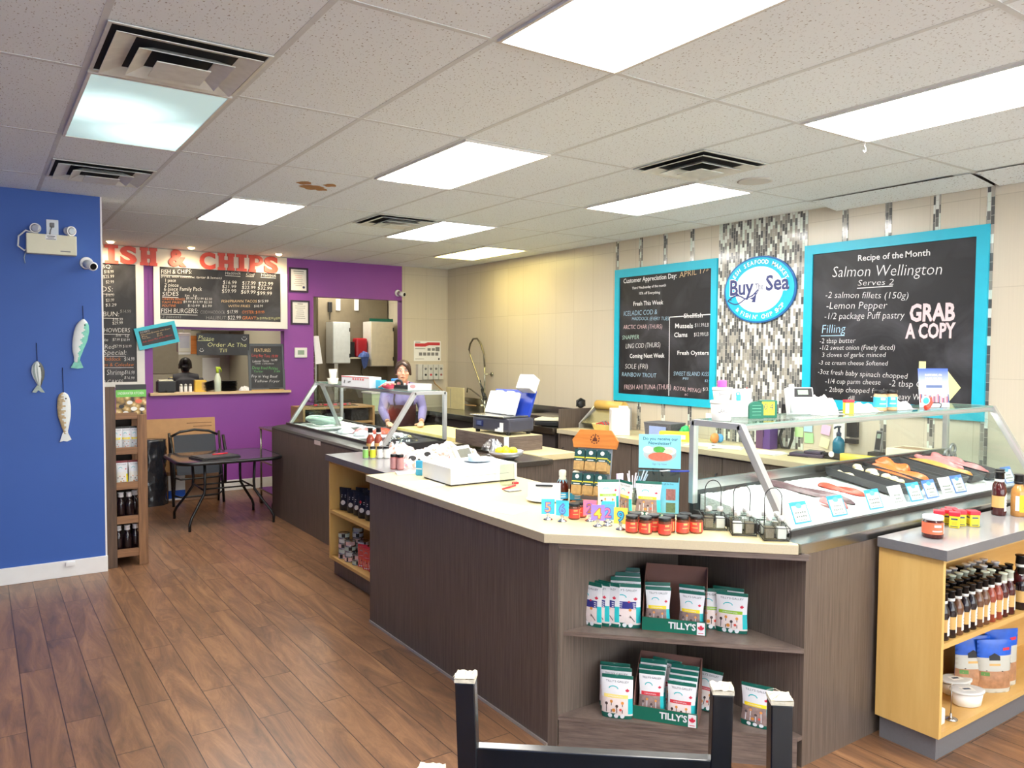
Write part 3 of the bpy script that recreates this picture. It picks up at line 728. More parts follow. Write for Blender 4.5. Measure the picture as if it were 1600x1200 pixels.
TXT_MENU = [
    ('FISH & CHIPS:', 0.079, 0.608, 0.337, 0.074, 0.069, 0, 0),
    ('Haddock', 0.802, 0.643, 0.181, 0.052, 0.059, 0, 0),
    ('Cod', 1.048, 0.649, 0.099, 0.048, -0.025, 0, 0),
    ('Halibut', 1.23, 0.647, 0.187, 0.053, 0.022, 0, 0),
    ('(Fries with coleslaw, tartar & lemon)', 0.078, 0.569, 0.678, 0.04, 0.026, 0, 0),
    ('1 piece', 0.119, 0.516, 0.114, 0.059, 0.054, 0, 0),
    ('2 piece', 0.114, 0.465, 0.156, 0.059, 0.02, 0, 0),
    ('6 piece Family Pack', 0.11, 0.413, 0.418, 0.068, 0.048, 0, 0),
    ('$16.99', 0.772, 0.527, 0.161, 0.066, 0.022, 0, 0),
    ('$17.99', 1.001, 0.53, 0.162, 0.066, 0.031, 0, 0),
    ('$22.99', 1.196, 0.532, 0.183, 0.067, 0.024, 0, 0),
    ('$21.99', 0.763, 0.477, 0.166, 0.056, 0.05, 0, 0),
    ('$22.99', 0.997, 0.48, 0.165, 0.057, 0.029, 0, 0),
    ('$32.99', 1.187, 0.481, 0.177, 0.058, 0.02, 0, 0),
    ('$59.99', 0.758, 0.419, 0.17, 0.066, 0.046, 0, 0),
    ('$69.99', 0.984, 0.422, 0.178, 0.066, 0.018, 0, 0),
    ('$99.99', 1.178, 0.414, 0.186, 0.067, 0.017, 0, 0),
    ('SIDES', 0.09, 0.354, 0.178, 0.068, 0.062, 0, 0),
    ('Sm   Lg', 0.336, 0.357, 0.137, 0.037, 0.044, 0, 0),
    ('ONION RINGS', 0.09, 0.307, 0.246, 0.038, 0.022, 2, 0),
    ('$9.99 $12.99 $2.50', 0.351, 0.325, 0.293, 0.039, 0.014, 0, 0),
    ('YAM FRIES', 0.082, 0.267, 0.22, 0.038, 0.032, 2, 0),
    ('$9.99 $13.99 $2.50', 0.32, 0.283, 0.323, 0.039, 0.019, 0, 0),
    ('POUTINE', 0.089, 0.226, 0.148, 0.041, 0.047, 2, 0),
    ('$10.99  $3.99', 0.368, 0.238, 0.272, 0.041, 0.018, 0, 0),
    ('FISH BURGERS:', 0.073, 0.155, 0.406, 0.077, 0.032, 0, 0),
    ('COD/HADDOCK', 0.51, 0.162, 0.283, 0.053, 0.032, 6, 0),
    ('$17.99', 0.82, 0.172, 0.126, 0.061, 0.032, 0, 0),
    ('(2 pieces)', 0.065, 0.096, 0.223, 0.052, 0.028, 6, 0),
    ('HALIBUT:', 0.571, 0.094, 0.245, 0.06, 0.027, 6, 0),
    ('$22.99', 0.824, 0.101, 0.157, 0.066, 0.027, 0, 0),
    ('FISH/PRAWN TACOS', 0.754, 0.304, 0.424, 0.047, 0.04, 1, 0),
    ('$15.99', 1.191, 0.322, 0.13, 0.048, 0.04, 0, 0),
    ('WITH FRIES', 0.833, 0.25, 0.261, 0.042, 0.036, 1, 0),
    ('$18.99', 1.144, 0.261, 0.109, 0.043, 0.036, 0, 0),
    ('OYSTER: $19.99', 0.998, 0.178, 0.271, 0.052, 0.032, 2, 0),
    ('GRAVY:', 0.997, 0.106, 0.179, 0.057, 0.027, 2, 0),
    ('Sm $1.99 Med $2.99 Lg $3.99', 1.179, 0.111, 0.289, 0.043, 0.027, 7, 0),
]

TXT_LEFT = [
    ('BBQ:', 0.56, 1.329, 0.15, 0.06, 0.084, 0, 0),
    ('$18.99', 0.631, 1.28, 0.096, 0.052, 0.06, 0, 0),
    ('$25.99', 0.619, 1.224, 0.112, 0.052, 0.084, 0, 0),
    ('$2.99', 0.646, 1.168, 0.082, 0.048, 0.053, 0, 0),
    ('SALADS:', 0.39, 1.064, 0.323, 0.085, 0.047, 0, 0),
    ('$16.99', 0.644, 1.023, 0.085, 0.048, 0.044, 0, 0),
    ('$21.99', 0.645, 0.963, 0.083, 0.048, 0.095, 0, 0),
    ('$3.29', 0.639, 0.909, 0.11, 0.048, 0.064, 0, 0),
    ('IN A BUN:', 0.439, 0.794, 0.333, 0.077, 0.03, 0, 0),
    ('$14.99', 0.785, 0.846, 0.112, 0.053, -0.009, 6, 0),
    ('$16.99', 0.708, 0.752, 0.104, 0.048, 0.026, 0, 0),
    ('$29.99', 0.705, 0.709, 0.107, 0.048, 0.067, 0, 0),
    ('SEAFOOD CHOWDERS', 0.317, 0.615, 0.567, 0.072, 0.018, 0, 0),
    ('Sm   Lg', 0.737, 0.576, 0.135, 0.044, -0.008, 0, 0),
    ('$7.99 $10.99', 0.705, 0.527, 0.174, 0.044, -0.015, 0, 0),
    ('White', 0.528, 0.525, 0.129, 0.052, -0.024, 0, 0),
    ('Boston Red', 0.42, 0.436, 0.298, 0.069, 0.006, 0, 0),
    ('$7.99 $10.99', 0.725, 0.45, 0.172, 0.048, 0.007, 0, 0),
    ('Lunch Special:', 0.392, 0.368, 0.447, 0.082, 0.002, 0, 0),
    ('Haddock', 0.599, 0.303, 0.183, 0.061, -0.002, 2, 0),
    ('$14.99', 0.82, 0.3, 0.106, 0.062, -0.002, 0, 0),
    ('Fries & Coleslaw', 0.551, 0.239, 0.367, 0.056, 0.002, 2, 0),
    ('Prawn Shrimp', 0.455, 0.146, 0.362, 0.086, -0.012, 0, 0),
    ('$16.99', 0.822, 0.153, 0.102, 0.062, -0.088, 0, 0),
    ('AND CAKES', 0.508, 0.05, 0.299, 0.061, -0.019, 0, 0),
    ('$16.99', 0.817, 0.098, 0.106, 0.044, -0.089, 0, 0),
]

TXT_ORDER = [
    ('Please', 0.013, 0.19, 0.179, 0.077, -0.088, 7, 0),
    ('Order At The', 0.118, 0.105, 0.461, 0.072, 0.0, 7, 0),
    ('Till', 0.255, 0.035, 0.089, 0.066, 0.032, 7, 0),
    (':)', 0.519, 0.203, 0.055, 0.053, 0.014, 0, 0),
    (':)', 0.018, 0.07, 0.044, 0.043, 0.143, 0, 0),
]

TXT_EASEL = [
    ('FEATURES', 0.075, 0.482, 0.207, 0.063, 0.004, 1, 0),
    ('Long Bay Tuna 19.99', 0.044, 0.425, 0.327, 0.054, -0.05, 8, 0),
    ('Lobster Tacos', 0.053, 0.35, 0.203, 0.045, 0.028, 0, 0),
    ('16.99', 0.281, 0.366, 0.076, 0.04, -0.003, 0, 0),
    ('with coleslaw', 0.08, 0.328, 0.239, 0.025, -0.005, 0, 0),
    ('Deep fried Pickles', 0.045, 0.269, 0.318, 0.054, -0.04, 9, 0),
    ('7.99', 0.312, 0.222, 0.077, 0.036, -0.011, 9, 0),
    ('Tartar', 0.061, 0.227, 0.118, 0.036, -0.011, 9, 0),
    ('Fry in Veg Beef', 0.032, 0.163, 0.324, 0.05, -0.026, 0, 0),
    ('Tallow Fryer', 0.064, 0.103, 0.318, 0.045, -0.018, 0, 0),
]

# ================================================================ BOARDS, SIGNS, WALL THINGS
m, nt, b = _new('chalkboard'); b.inputs['Roughness'].default_value = 0.5
tc = N(nt, 'ShaderNodeTexCoord'); no = N(nt, 'ShaderNodeTexNoise'); no.inputs['Scale'].default_value = 2.2; no.inputs['Detail'].default_value = 4; no.inputs['Distortion'].default_value = 1.2
nt.links.new(tc.outputs['Object'], no.inputs['Vector'])
cr = N(nt, 'ShaderNodeValToRGB'); e = cr.color_ramp.elements; e[0].position = .42; e[0].color = S(26, 26, 30); e[1].position = .80; e[1].color = S(72, 72, 78)
nt.links.new(no.outputs['Fac'], cr.inputs['Fac']); nt.links.new(cr.outputs['Color'], b.inputs['Base Color'])
M_CHALK = m
CH = [mat('chalk_%d' % k, c, 0.9, vary=.10, scale=160) for k, c in enumerate(((240, 240, 240), (240, 206, 160), (236, 142, 76), (176, 214, 240), (238, 206, 210), (190, 226, 214), (150, 150, 150), (236, 236, 170), (232, 84, 80), (110, 190, 110)))]
M_TURQ = mat('turquoise_paint', (30, 186, 214), 0.4, vary=.03)
WALLX = ((0, -1, 0), (0, 0, 1)); WALLY = ((1, 0, 0), (0, 0, 1))
def rotM(a): return Matrix.Rotation(a, 4, 'Z')
def writing(parent, name, M, lines, lift=.0015):
    mb = MB()
    for (t, x, y, wd, sz, ang, c, bd) in lines:
        P = M @ Matrix.Translation((x, y, lift)) @ rotM(ang)
        mb.text(t, sz, P, c, width=wd, bold=(0, .010, .035)[bd]*sz if bd else -sz*.013, shear=0.0 if bd else .12)
    return mb, mb
def line(mb, M, x0, y0, x1, y1, wd, mi, lift=.0015):
    d = Vector((x1-x0, y1-y0)).normalized(); n = Vector((-d.y, d.x))*wd/2
    mb.face([M @ Vector((x, y, lift)) for x, y in ((x0-n.x, y0-n.y), (x1-n.x, y1-n.y), (x1+n.x, y1+n.y), (x0+n.x, y0+n.y))], mi)
def framed(name, label, cat, M, W, H, fw, fm, depth=.022, surf=None, group=None, face=None):
    """a framed board lying in the plane M with its lower left corner at the origin"""
    o = thing(name, label, cat, M.translation, 0, group)
    L = M.copy(); L.translation = (0, 0, 0)
    mb = MB(); mb.T = L
    fwl = fw if isinstance(fw, tuple) else (fw,)*4      # left, right, bottom, top
    l, r, bt, tp = fwl
    mb.box(0, l, 0, H, 0, depth); mb.box(W-r, W, 0, H, 0, depth); mb.box(l, W-r, 0, bt, 0, depth); mb.box(l, W-r, H-tp, H, 0, depth)
    mb.build('frame', fm, o)
    mb = MB(); mb.T = L; mb.box(l, W-r, bt, H-tp, 0, depth*.5); s_ = mb.build(face or 'board', surf or M_CHALK, o)
    L2 = L @ Matrix.Translation((0, 0, depth*.5))
    return o, L2
# --- fresh this week board
M = plane_M((WX-.001-.0, 6.262, 1.225), *WALLX)
o, L = framed('chalkboard', 'turquoise framed chalkboard headed Customer Appreciation Day on the tiled wall', 'chalkboard', M, 1.385, 1.375, (.07, .065, .075, .085), M_TURQ)
mb, _ = writing(o, 'x', L, TXT_FRESH)
line(mb, L, .795, .855, 1.318, .865, .008, 0); line(mb, L, .795, .855, .80, .085, .008, 0)
mb.build('chalk_writing', CH, o, recalc=False)
# --- recipe board
M = plane_M((WX-.001, 3.958, 1.285), *WALLX)
o, L = framed('chalkboard', 'turquoise framed chalkboard with the Salmon Wellington recipe on the tiled wall', 'chalkboard', M, 1.412, 1.325, (.075, .08, .085, .075), M_TURQ)
mb, _ = writing(o, 'x', L, TXT_RECIPE)
tx = {q[0]: q for q in TXT_RECIPE}
for k, c in (('Serves 2', 0), ('Filling', 3)):
    q = tx[k]; line(mb, L, q[1], q[2]-.02, q[1]+q[3], q[2]-.02, .006, c)
# arrow pointing right behind the flyer
line(mb, L, .985, .40, .985, .20, .05, 7); line(mb, L, .985, .22, 1.17, .22, .05, 7)
mb.face([L @ Vector((x, y, .0016)) for x, y in ((1.165, .335), (1.165, .105), (1.255, .222))], 7)
mb.build('chalk_writing', CH, o, recalc=False)
# --- oval shop sign
M = plane_M((WX-.008, 4.405, 2.285), *WALLX)
o = thing('shop_sign', 'oval turquoise and white shop sign on the mosaic between the two chalkboards', 'sign', M.translation)
L = M.copy(); L.translation = (0, 0, 0)
NAVY = mat('sign_navy', (58, 66, 118), .4); SB = mat('sign_blue', (36, 104, 172), .35); SW = mat('sign_white', (244, 246, 246), .35, vary=.01)
mb = MB(); mb.T = L
def oval(rx, ry, z0, z1, n=56):
    mb.prism([(rx*math.cos(2*PI*i/n), ry*math.sin(2*PI*i/n)) for i in range(n)], z0, z1)
oval(.376, .288, 0, .016); mb.build('backing', SB, o)
mb = MB(); mb.T = L; oval(.360, .274, .0155, .019); mb.build('ring', M_TURQ, o)
mb = MB(); mb.T = L; oval(.252, .198, .0185, .021); mb.build('oval_panel', SW, o)
def arc_text(mb, txt, rx, ry, a0, a1, size, mi, z, flip=False, bold=.0):
    n = len(txt)
    for k, ch in enumerate(txt):
        if ch == ' ': continue
        a = a0+(a1-a0)*(k+.5)/n
        p = Vector((rx*math.cos(a), ry*math.sin(a))); tg = Vector((-rx*math.sin(a), ry*math.cos(a)))
        if not flip: tg = -tg
        mb.text(ch, size, L @ Matrix.Translation((p.x, p.y, z)) @ rotM(math.atan2(tg.y, tg.x)), mi, align='CENTER', bold=bold*size)
mb = MB(); mb.T = Matrix()
arc_text(mb, "FRESH SEAFOOD MARKET", .288, .222, math.radians(168), math.radians(18), .052, 0, .0205, bold=.02)
arc_text(mb, "& FISH N' CHIP SHOP", .326, .255, math.radians(222), math.radians(326), .052, 0, .0205, True, bold=.02)
for t_, x_, y_, w_, s_ in (("Buy", -.315, -.035, .255, .19), ("Sea", .075, -.012, .235, .18)):
    mb.text(t_, s_, L @ Matrix.Translation((x_, y_, .0215)), 0, width=w_, bold=.06*s_)
    mb.text(t_, s_, L @ Matrix.Translation((x_, y_, .0225)), 1, width=w_, bold=.004)
mb.text("The", .075, L @ Matrix.Translation((-.035, .0, .0225)), 1, width=.085)
# fish outline: body loop and tail
def ribbon(pts, wd, mi, z):
    for (x0, y0), (x1, y1) in zip(pts, pts[1:]): line(mb, L, x0, y0, x1, y1, wd, mi, z)
ribbon([(-.33+.19*t, -.085+.038*math.sin(PI*t)+.01*t) for t in [q/14 for q in range(15)]]+[(-.06, -.05), (.0, .0)], .012, 1, .0226)
ribbon([(-.33+.19*t, -.085-.038*math.sin(PI*t)+.01*t) for t in [q/14 for q in range(15)]]+[(-.09, -.06), (-.02, -.03)], .010, 1, .0227)
mb.face([L @ Vector((x, y, .0224)) for x, y in ((-.09, -.075), (-.05, -.062), (.02, .012), (-.02, -.045), (-.03, -.11), (-.07, -.105), (-.055, -.085))], 1)
mb.face([L @ Vector((x, y, .0224)) for x, y in ((-.25, -.04), (-.225, -.018), (-.20, -.042))], 1)
mb.disc(-.295, -.078, .006, None, 1, L, 10, .0228)
mb.build('lettering', [SW, NAVY], o, recalc=False)

# --- purple wall: fascia and letters
M_FASCIA = mat('fascia_white', (240, 232, 214), .5, vary=.02); M_REDL = mat('red_letter', (226, 84, 66), .4, vary=.05)
mb = MB(); mb.box(.60, 3.25, WY-.05, WY-.001, 2.6975, CEIL-.006); o = mb.build('sign_board', M_FASCIA); tag(o, 'cream fascia board under the ceiling carrying the red fish and chips letters', 'sign')
LET = [('F', .98, 1.13, 2.692, 2.897), ('I', 1.19, 1.325, 2.691, 2.90), ('S', 1.344, 1.515, 2.694, 2.898), ('H', 1.548, 1.73, 2.693, 2.896), ('&', 1.854, 2.05, 2.700, 2.898), ('C', 2.197, 2.376, 2.691, 2.895), ('H', 2.405, 2.6, 2.691, 2.898), ('I', 2.623, 2.745, 2.693, 2.896), ('P', 2.769, 2.948, 2.691, 2.898), ('S', 2.96, 3.132, 2.692, 2.897)]
ORD = {0: 'first letter', 1: 'first letter I', 2: 'S before the ampersand', 3: 'H before the ampersand', 4: 'ampersand', 5: 'C', 6: 'H after the C', 7: 'I before the P', 8: 'P', 9: 'last S'}
for k, (ch, x0, x1, z0, z1) in enumerate(LET):
    W_, H_ = x1-x0, z1-z0; st = .062; sf = .034
    mb = MB(); mb.T = plane_M((x0, WY-.051, z0), *WALLY)
    def bar(a, b2, c, d): mb.box(a, b2, c, d, 0, .022)
    if ch == 'I':
        bar(0, W_, 0, sf); bar(0, W_, H_-sf, H_); bar(W_/2-st/2, W_/2+st/2, sf, H_-sf)
    elif ch == 'H':
        for a in (.012, W_-.012-st): bar(a, a+st, sf, H_-sf)
        for a in (0, W_-st-.024): bar(a, a+st+.024, 0, sf); bar(a, a+st+.024, H_-sf, H_)
        bar(.012+st, W_-.012-st, H_/2-.022, H_/2+.022)
    elif ch in 'PF':
        bar(.012, .012+st, sf, H_-sf); bar(0, st+.024, 0, sf); bar(0, st+.02, H_-sf, H_)
        if ch == 'P':
            n = 12
            cx, cy, ro, ri = W_-.075, H_-.063, .063, .027
            pts = [(ro, -PI/2+PI*q/n) for q in range(n+1)]
            for q in range(n):
                a0, a1 = pts[q][1], pts[q+1][1]
                P = [(cx+ro*1.15*math.cos(a0), cy+ro*math.sin(a0)), (cx+ro*1.15*math.cos(a1), cy+ro*math.sin(a1)), (cx+ri*math.cos(a1), cy+ri*math.sin(a1)), (cx+ri*math.cos(a0), cy+ri*math.sin(a0))]
                mb.prism(P, 0, .022)
            bar(.012+st, cx, H_-.036, H_); bar(.012+st, cx, H_-.126, H_-.09)
        else: bar(.012+st, W_, H_-sf, H_); bar(.012+st, W_*.8, H_/2-.02, H_/2+.02)
    else:
        b2 = text_bm(ch, H_/.70, 'LEFT', .013, 0, 1.0, .011, 4)
        xs = [v.co.x for v in b2.verts]; ys = [v.co.y for v in b2.verts]
        for v in b2.verts: v.co = Vector(((v.co.x-min(xs))/(max(xs)-min(xs))*W_, (v.co.y-min(ys))/(max(ys)-min(ys))*H_, v.co.z+.011))
        for v in b2.verts: v.co = mb.T @ v.co
        mb._merge(b2)
    o = mb.build('sign_letter', M_REDL, bevel=0)
    o.data.transform(Matrix.Translation((-x0, -(WY-.05), -z0))); o.location = (x0, WY-.05, z0)
    tag(o, 'raised red ' + {'F': 'letter F of the sign, hidden behind the blue wall', '&': 'ampersand in the fish and chips sign', 'C': 'letter C that starts the word chips', 'P': 'letter P in the word chips'}.get(ch, {1: 'letter I next to the blue wall', 2: 'letter S in the word fish', 3: 'letter H just before the ampersand', 6: 'letter H just after the C in chips', 7: 'letter I between H and P in chips', 9: 'last letter S at the end of the sign'}.get(k, 'letter')), 'letter', 'raised red sign letters')
# --- menu boards
M = plane_M((1.69, WY-.03, 2.0), *WALLY)
o, L = framed('menu_board', 'white framed fish and chips menu chalkboard above the serving window', 'menu board', M, 1.56, .695, (.065, .085, .085, 0.004), M_WHITE, .028)
mb, _ = writing(o, 'x', L, TXT_MENU)
for q in TXT_MENU:
    if q[0] in ('FISH & CHIPS:', 'SIDES', 'FISH BURGERS:', 'Haddock', 'Cod', 'Halibut'): line(mb, L, q[1], q[2]-.012, q[1]+q[3], q[2]-.012, .005, 0)
mb.build('chalk_writing', CH, o, recalc=False)
M = plane_M((.55, WY-.03, 1.30), *WALLY)
o, L = framed('menu_board', 'tall white framed menu chalkboard partly hidden by the blue wall', 'menu board', M, 1.035, 1.40, (.06, .082, .06, 0.004), M_WHITE, .028)
mb, _ = writing(o, 'x', L, TXT_LEFT)
for q in TXT_LEFT:
    if q[0] in ('SALADS:', 'IN A BUN:', 'SEAFOOD CHOWDERS', 'Fries & Coleslaw', 'Lunch Special:'): line(mb, L, q[1], q[2]-.015, q[1]+q[3], q[2]-.015, .005, 0)
mb.build('chalk_writing', CH, o, recalc=False)
# --- tilted dessert frame
a_ = math.radians(13.5)
xd = Vector((math.cos(a_), 0, math.sin(a_))); yd = Vector((-math.sin(a_), 0, math.cos(a_)))
M = plane_M((1.527, WY-.075, 1.72), xd, yd)
o, L = framed('dessert_board', 'small tilted chalkboard in a bright turquoise frame beside the serving window', 'chalkboard', M, .445, .252, .04, M_TURQ, .02)
mb, _ = writing(o, 'x', L, [('DESSERTS', .055, .185, .10, .03, 0, 0, 0), ('Chocolate Brownie with Sauce', .055, .158, .32, .026, .03, 1, 0), ('Pie', .055, .135, .06, .024, 0, 1, 0), ('$5.99', .22, .135, .06, .022, 0, 1, 0), ('Tart slice', .055, .115, .09, .022, 0, 1, 0), ('$6.99', .22, .112, .06, .022, 0, 1, 0), ('Ask about Pie of the Month', .055, .075, .33, .028, .04, 8, 0)])
mb.build('chalk_writing', CH, o, recalc=False)
# --- order sign in the window
M = plane_M((2.172, WY+.03, 1.665), *WALLY)
o, L = framed('order_sign', 'dark sign reading Please Order At The Till hanging in the serving window', 'sign', M, .62, .262, .004, mat('sign_edge', (30, 30, 32), .6), .012)
mb, _ = writing(o, 'x', L, [q for q in TXT_ORDER if q[0] != ':)'])
for cx, cy, r in ((.56, .215, .03), (.055, .065, .022)):
    pts = [(cx+r*math.cos(t), cy+r*math.sin(t)) for t in [PI+PI*q/8 for q in range(9)]]
    for p0, p1 in zip(pts, pts[1:]): line(mb, L, *p0, *p1, .005, 0)
    mb.disc(cx-.01, cy+.012, .004, .006, 0, L, 8, .0016); mb.disc(cx+.01, cy+.012, .004, .006, 0, L, 8, .0016)
line(mb, L, .01, .175, .16, .178, .005, 7)
mb.build('chalk_writing', CH, o, recalc=False)
mb = MB()
for x in (.06, .56): mb.tube([(x, 0.0, .262), (x, .0, .31)], .0015, 5)
mb.build('hanger', M_BLACK, o)
# --- feature easel on the sill
M = plane_M((2.775, WY-.01, 1.2265), (1, .0, 0), (0, .10, 1))
o, L = framed('menu_easel', 'grey framed chalkboard of daily features standing on the serving sill', 'chalkboard', M, .455, .585, .03, mat('easel_frame', (78, 84, 90), .5), .016)
mb, _ = writing(o, 'x', L, TXT_EASEL); mb.build('chalk_writing', CH, o, recalc=False)
# --- framed certificates and thermostat
M_CERT = mat('certificate_frame', (44, 22, 48), .3); M_PAPER = mat('paper', (238, 238, 234), .6, vary=.02)
M_PRINT = mat('print_grey', (130, 130, 130), .7); M_PINK = mat('print_pink', (226, 160, 160), .7)
for k, (z0, lb) in enumerate(((2.475, 'upper framed certificate on the purple wall beside the menu'), (2.060, 'lower framed certificate on the purple wall above the thermostat'))):
    M = plane_M((3.29+.018*k, WY-.001, z0), *WALLY)
    o, L = framed('certificate', lb, 'certificate', M, .248, .312, .022, M_CERT, .018, M_PAPER, 'framed certificates on the purple wall', 'paper')
    mb = MB(); random.seed(k)
    for q in range(8):
        y = .265-.026*q; w_ = random.uniform(.06, .15)
        line(mb, L, .124-w_/2, y, .124+w_/2, y, .005 if q else .010, 1 if (k == 0 and 1 < q < 4) else 0)
    if k == 0: mb.disc(.19, .065, .016, None, 2, L, 14, .0016)
    mb.build('print', [M_PRINT, M_PINK, NAVY], o, recalc=False)
o = thing('thermostat', 'white thermostat on the purple wall between the window and doorway', 'thermostat', (3.352, WY, 1.637))
mb = MB(); mb.rbox(0, .165, -.028, -.001, 0, .128, .008); mb.build('case', M_WHITE, o)
mb = MB(); mb.box(.04, .125, -.0295, -.028, .038, .095); mb.build('screen', mat('lcd', (148, 168, 150), .3), o)
def cctv(name, label, loc, d):
    o = thing(name, label, 'security camera', loc, 0, 'bullet security cameras')
    d = Vector(d).normalized()
    mb = MB(); mb.cyl((0, -.001, 0), (0, -.014, 0), .048, .044, 20); mb.build('base', M_WHITE, o)
    mb = MB(); mb.tube([(0, -.012, 0), (.0, -.03, -.005), Vector((0, -.035, -.008))+d*.03], .014, 10); mb.build('arm', M_WHITE, o)
    p = Vector((0, -.035, -.008))
    mb = MB(); mb.cyl(p, p+d*.10, .032, .034, 20); mb.cyl(p+d*.10, p+d*.104, .034, .026, 20, mi=0); mb.build('body', M_WHITE, o)
    mb = MB(); mb.cyl(p+d*.1035, p+d*.107, .025, .022, 18); mb.build('lens', mat('camera_lens', (16, 18, 20), .1), o)
cctv('security_camera', 'white bullet camera on the blue wall under the emergency light', (.697, FY, 2.39), (.35, -1, -.28))
cctv('security_camera', 'white bullet camera at the top corner of the purple wall', (4.815, WY, 2.53), (.45, -1, -.2))
# --- emergency light
M_IVORY = mat('ivory_plastic', (232, 228, 200), .45, vary=.02)
o = thing('emergency_light', 'ivory emergency light box with two round lamps on the blue wall', 'emergency light', (.305, FY, 2.433))
mb = MB(); mb.rbox(0, .322, -.085, -.001, 0, .145, .006); mb.build('housing', M_IVORY, o)
mb = MB(); mb.box(.12, .192, -.0862, -.085, .105, .143, 0); mb.box(.13, .182, -.0866, -.0862, .128, .133, 1); mb.box(.135, .175, -.0866, -.0862, .118, .122, 1); mb.box(.125, .187, -.0866, -.0862, .108, .112, 1); mb.build('sticker', [M_WHITE, M_DARK], o)
mb = MB(); mb.box(.215, .28, -.0862, -.085, .022, .03); mb.build('label', M_PRINT, o)
for x, d in ((.065, Vector((-.25, -1, -.05))), (.278, Vector((.55, -1, -.12)))):
    d.normalize(); p = Vector((x, -.045, .185))
    mb = MB(); mb.cyl((x, -.045, .143), (x, -.045, .16), .012, .012, 10); mb.cyl(p-d*.03, p+d*.012, .028, .033, 20); mb.cyl(p+d*.012, p+d*.03, .036, .036, 20); lm = mb.build('lamp', M_WHITE, o)
    mb = MB(); mb.cyl(p+d*.0302, p+d*.034, .029, .02, 20); mb.build('lens', mat('lamp_lens', (206, 208, 212), .12, metal=.4), lm)
mb = MB(); mb.tube([(.06, -.04, .15), (.0, -.05, .165), (-.045, -.05, .12), (-.05, -.045, .05), (-.01, -.03, .02), (0, -.03, .03)], .006, 8); mb.build('cable', M_WHITE, o)
mb = MB(); mb.tube([(.0, -.02, .02), (-.012, -.015, -.03), (-.006, -.015, -.07)], .004, 6); mb.build('tie', mat('clear_tie', (150, 170, 190), .3), o)
o = thing('outlet', 'grey wall outlet with a plug above the emergency light', 'outlet', (.437, FY, 2.583))
mb = MB(); mb.rbox(0, .079, -.008, -.001, 0, .114, .003); mb.build('plate', mat('outlet_plate', (205, 208, 212), .3, metal=.3), o)
mb = MB(); mb.rbox(.022, .052, -.03, -.008, .055, .09, .006); mb.tube([(.037, -.028, .06), (.025, -.04, .03), (.02, -.03, -.005)], .004, 6); mb.build('plug', mat('plug_grey', (120, 118, 116), .5), o)
o = thing('data_jack', 'small white jack box on top of the baseboard of the blue wall', 'jack', (.52, FY-.016, .085))
mb = MB(); mb.rbox(0, .065, -.022, -.0005, 0, .03, .003); mb.build('box', M_WHITE, o)

# --- carved wooden fish hanging on the blue wall
def wood_fish(label, px, pz, L_, prof, mats_, pick, lean, string_top, tail):
    """head up; prof: (t, half width, offset) along the length"""
    o = thing('wooden_fish', label, 'wooden fish', (px, FY-.018, pz), 0, 'carved fish on the blue wall')
    mb = MB(); n = 28; rings = []
    fine = []
    for (t0, h0, o0), (t1, h1, o1) in zip(prof, prof[1:]):
        fine += [(t0+(t1-t0)*q/5, h0+(h1-h0)*(q/5)**(.8 if h1 > h0 else 1.25), o0+(o1-o0)*q/5) for q in range(5)]
    fine.append(prof[-1])
    for t, hw, off in fine:
        z = -t*L_; cx = off+lean*t
        rings.append([mb._v((cx+hw*math.cos(2*PI*i/n), min(.5*hw, .015)*math.sin(2*PI*i/n), z)) for i in range(n)])
    for k, (a, c) in enumerate(zip(rings, rings[1:])):
        for i in range(n):
            f = mb.bm.faces.new([a[i], a[(i+1) % n], c[(i+1) % n], c[i]]); f.smooth = True
            ang = 2*PI*(i+.5)/n; f.material_index = pick(k/(len(fine)-1), math.cos(ang), k)
    mb.bm.faces.new(rings[0]); mb.bm.faces.new(rings[-1][::-1])
    mb.build('body', mats_, o)
    ex, ez = prof[2][2]+lean*prof[2][0]+prof[2][1]*.35, -prof[2][0]*L_
    mb = MB(); mb.ball((ex, -.012, ez), .006); mb.build('eye', M_DARK, o)
    tl = MB(); tl.T = Matrix(((1, 0, 0, lean), (0, 0, 1, -.006), (0, 1, 0, -L_), (0, 0, 0, 1)))
    tl.prism(tail, 0, .010); tl.build('tail', mats_[-1], o)
    mb = MB(); mb.tube([(prof[0][2], -.004, -.02), (prof[0][2]-.002, .012, string_top)], .0028, 6); mb.build('string', mat('blue_string', (24, 30, 70), .8), o)
random.seed(3)
FW = mat('fish_white', (226, 230, 226), .45, vary=.05); FGn = mat('fish_green', (120, 196, 176), .45, vary=.15, scale=40); FGr = mat('fish_grey', (92, 96, 92), .5, vary=.2, scale=60); FT = mat('fish_tan', (196, 172, 130), .5, vary=.25, scale=70); FSt = mat('fish_stripe', (160, 176, 168), .5, vary=.15, scale=60)
wood_fish('leftmost carved fish, striped white and grey, hanging on the blue wall', .362, 1.645, .19, [(0, .004, 0), (.06, .02, 0), (.2, .036, 0), (.4, .043, .002), (.6, .038, .004), (.8, .023, .006), (.95, .011, .008), (1.03, .010, .008)], [FW, FGr, FSt],
          lambda t, c, k: 1 if c > .45 else (2 if abs(c+.15) < .15 or abs(c+.62) < .12 else 0), .004, .135, [(-.008, .01), (.008, .01), (.042, -.045), (.018, -.042), (.0, -.025), (-.016, -.045), (-.04, -.04)])
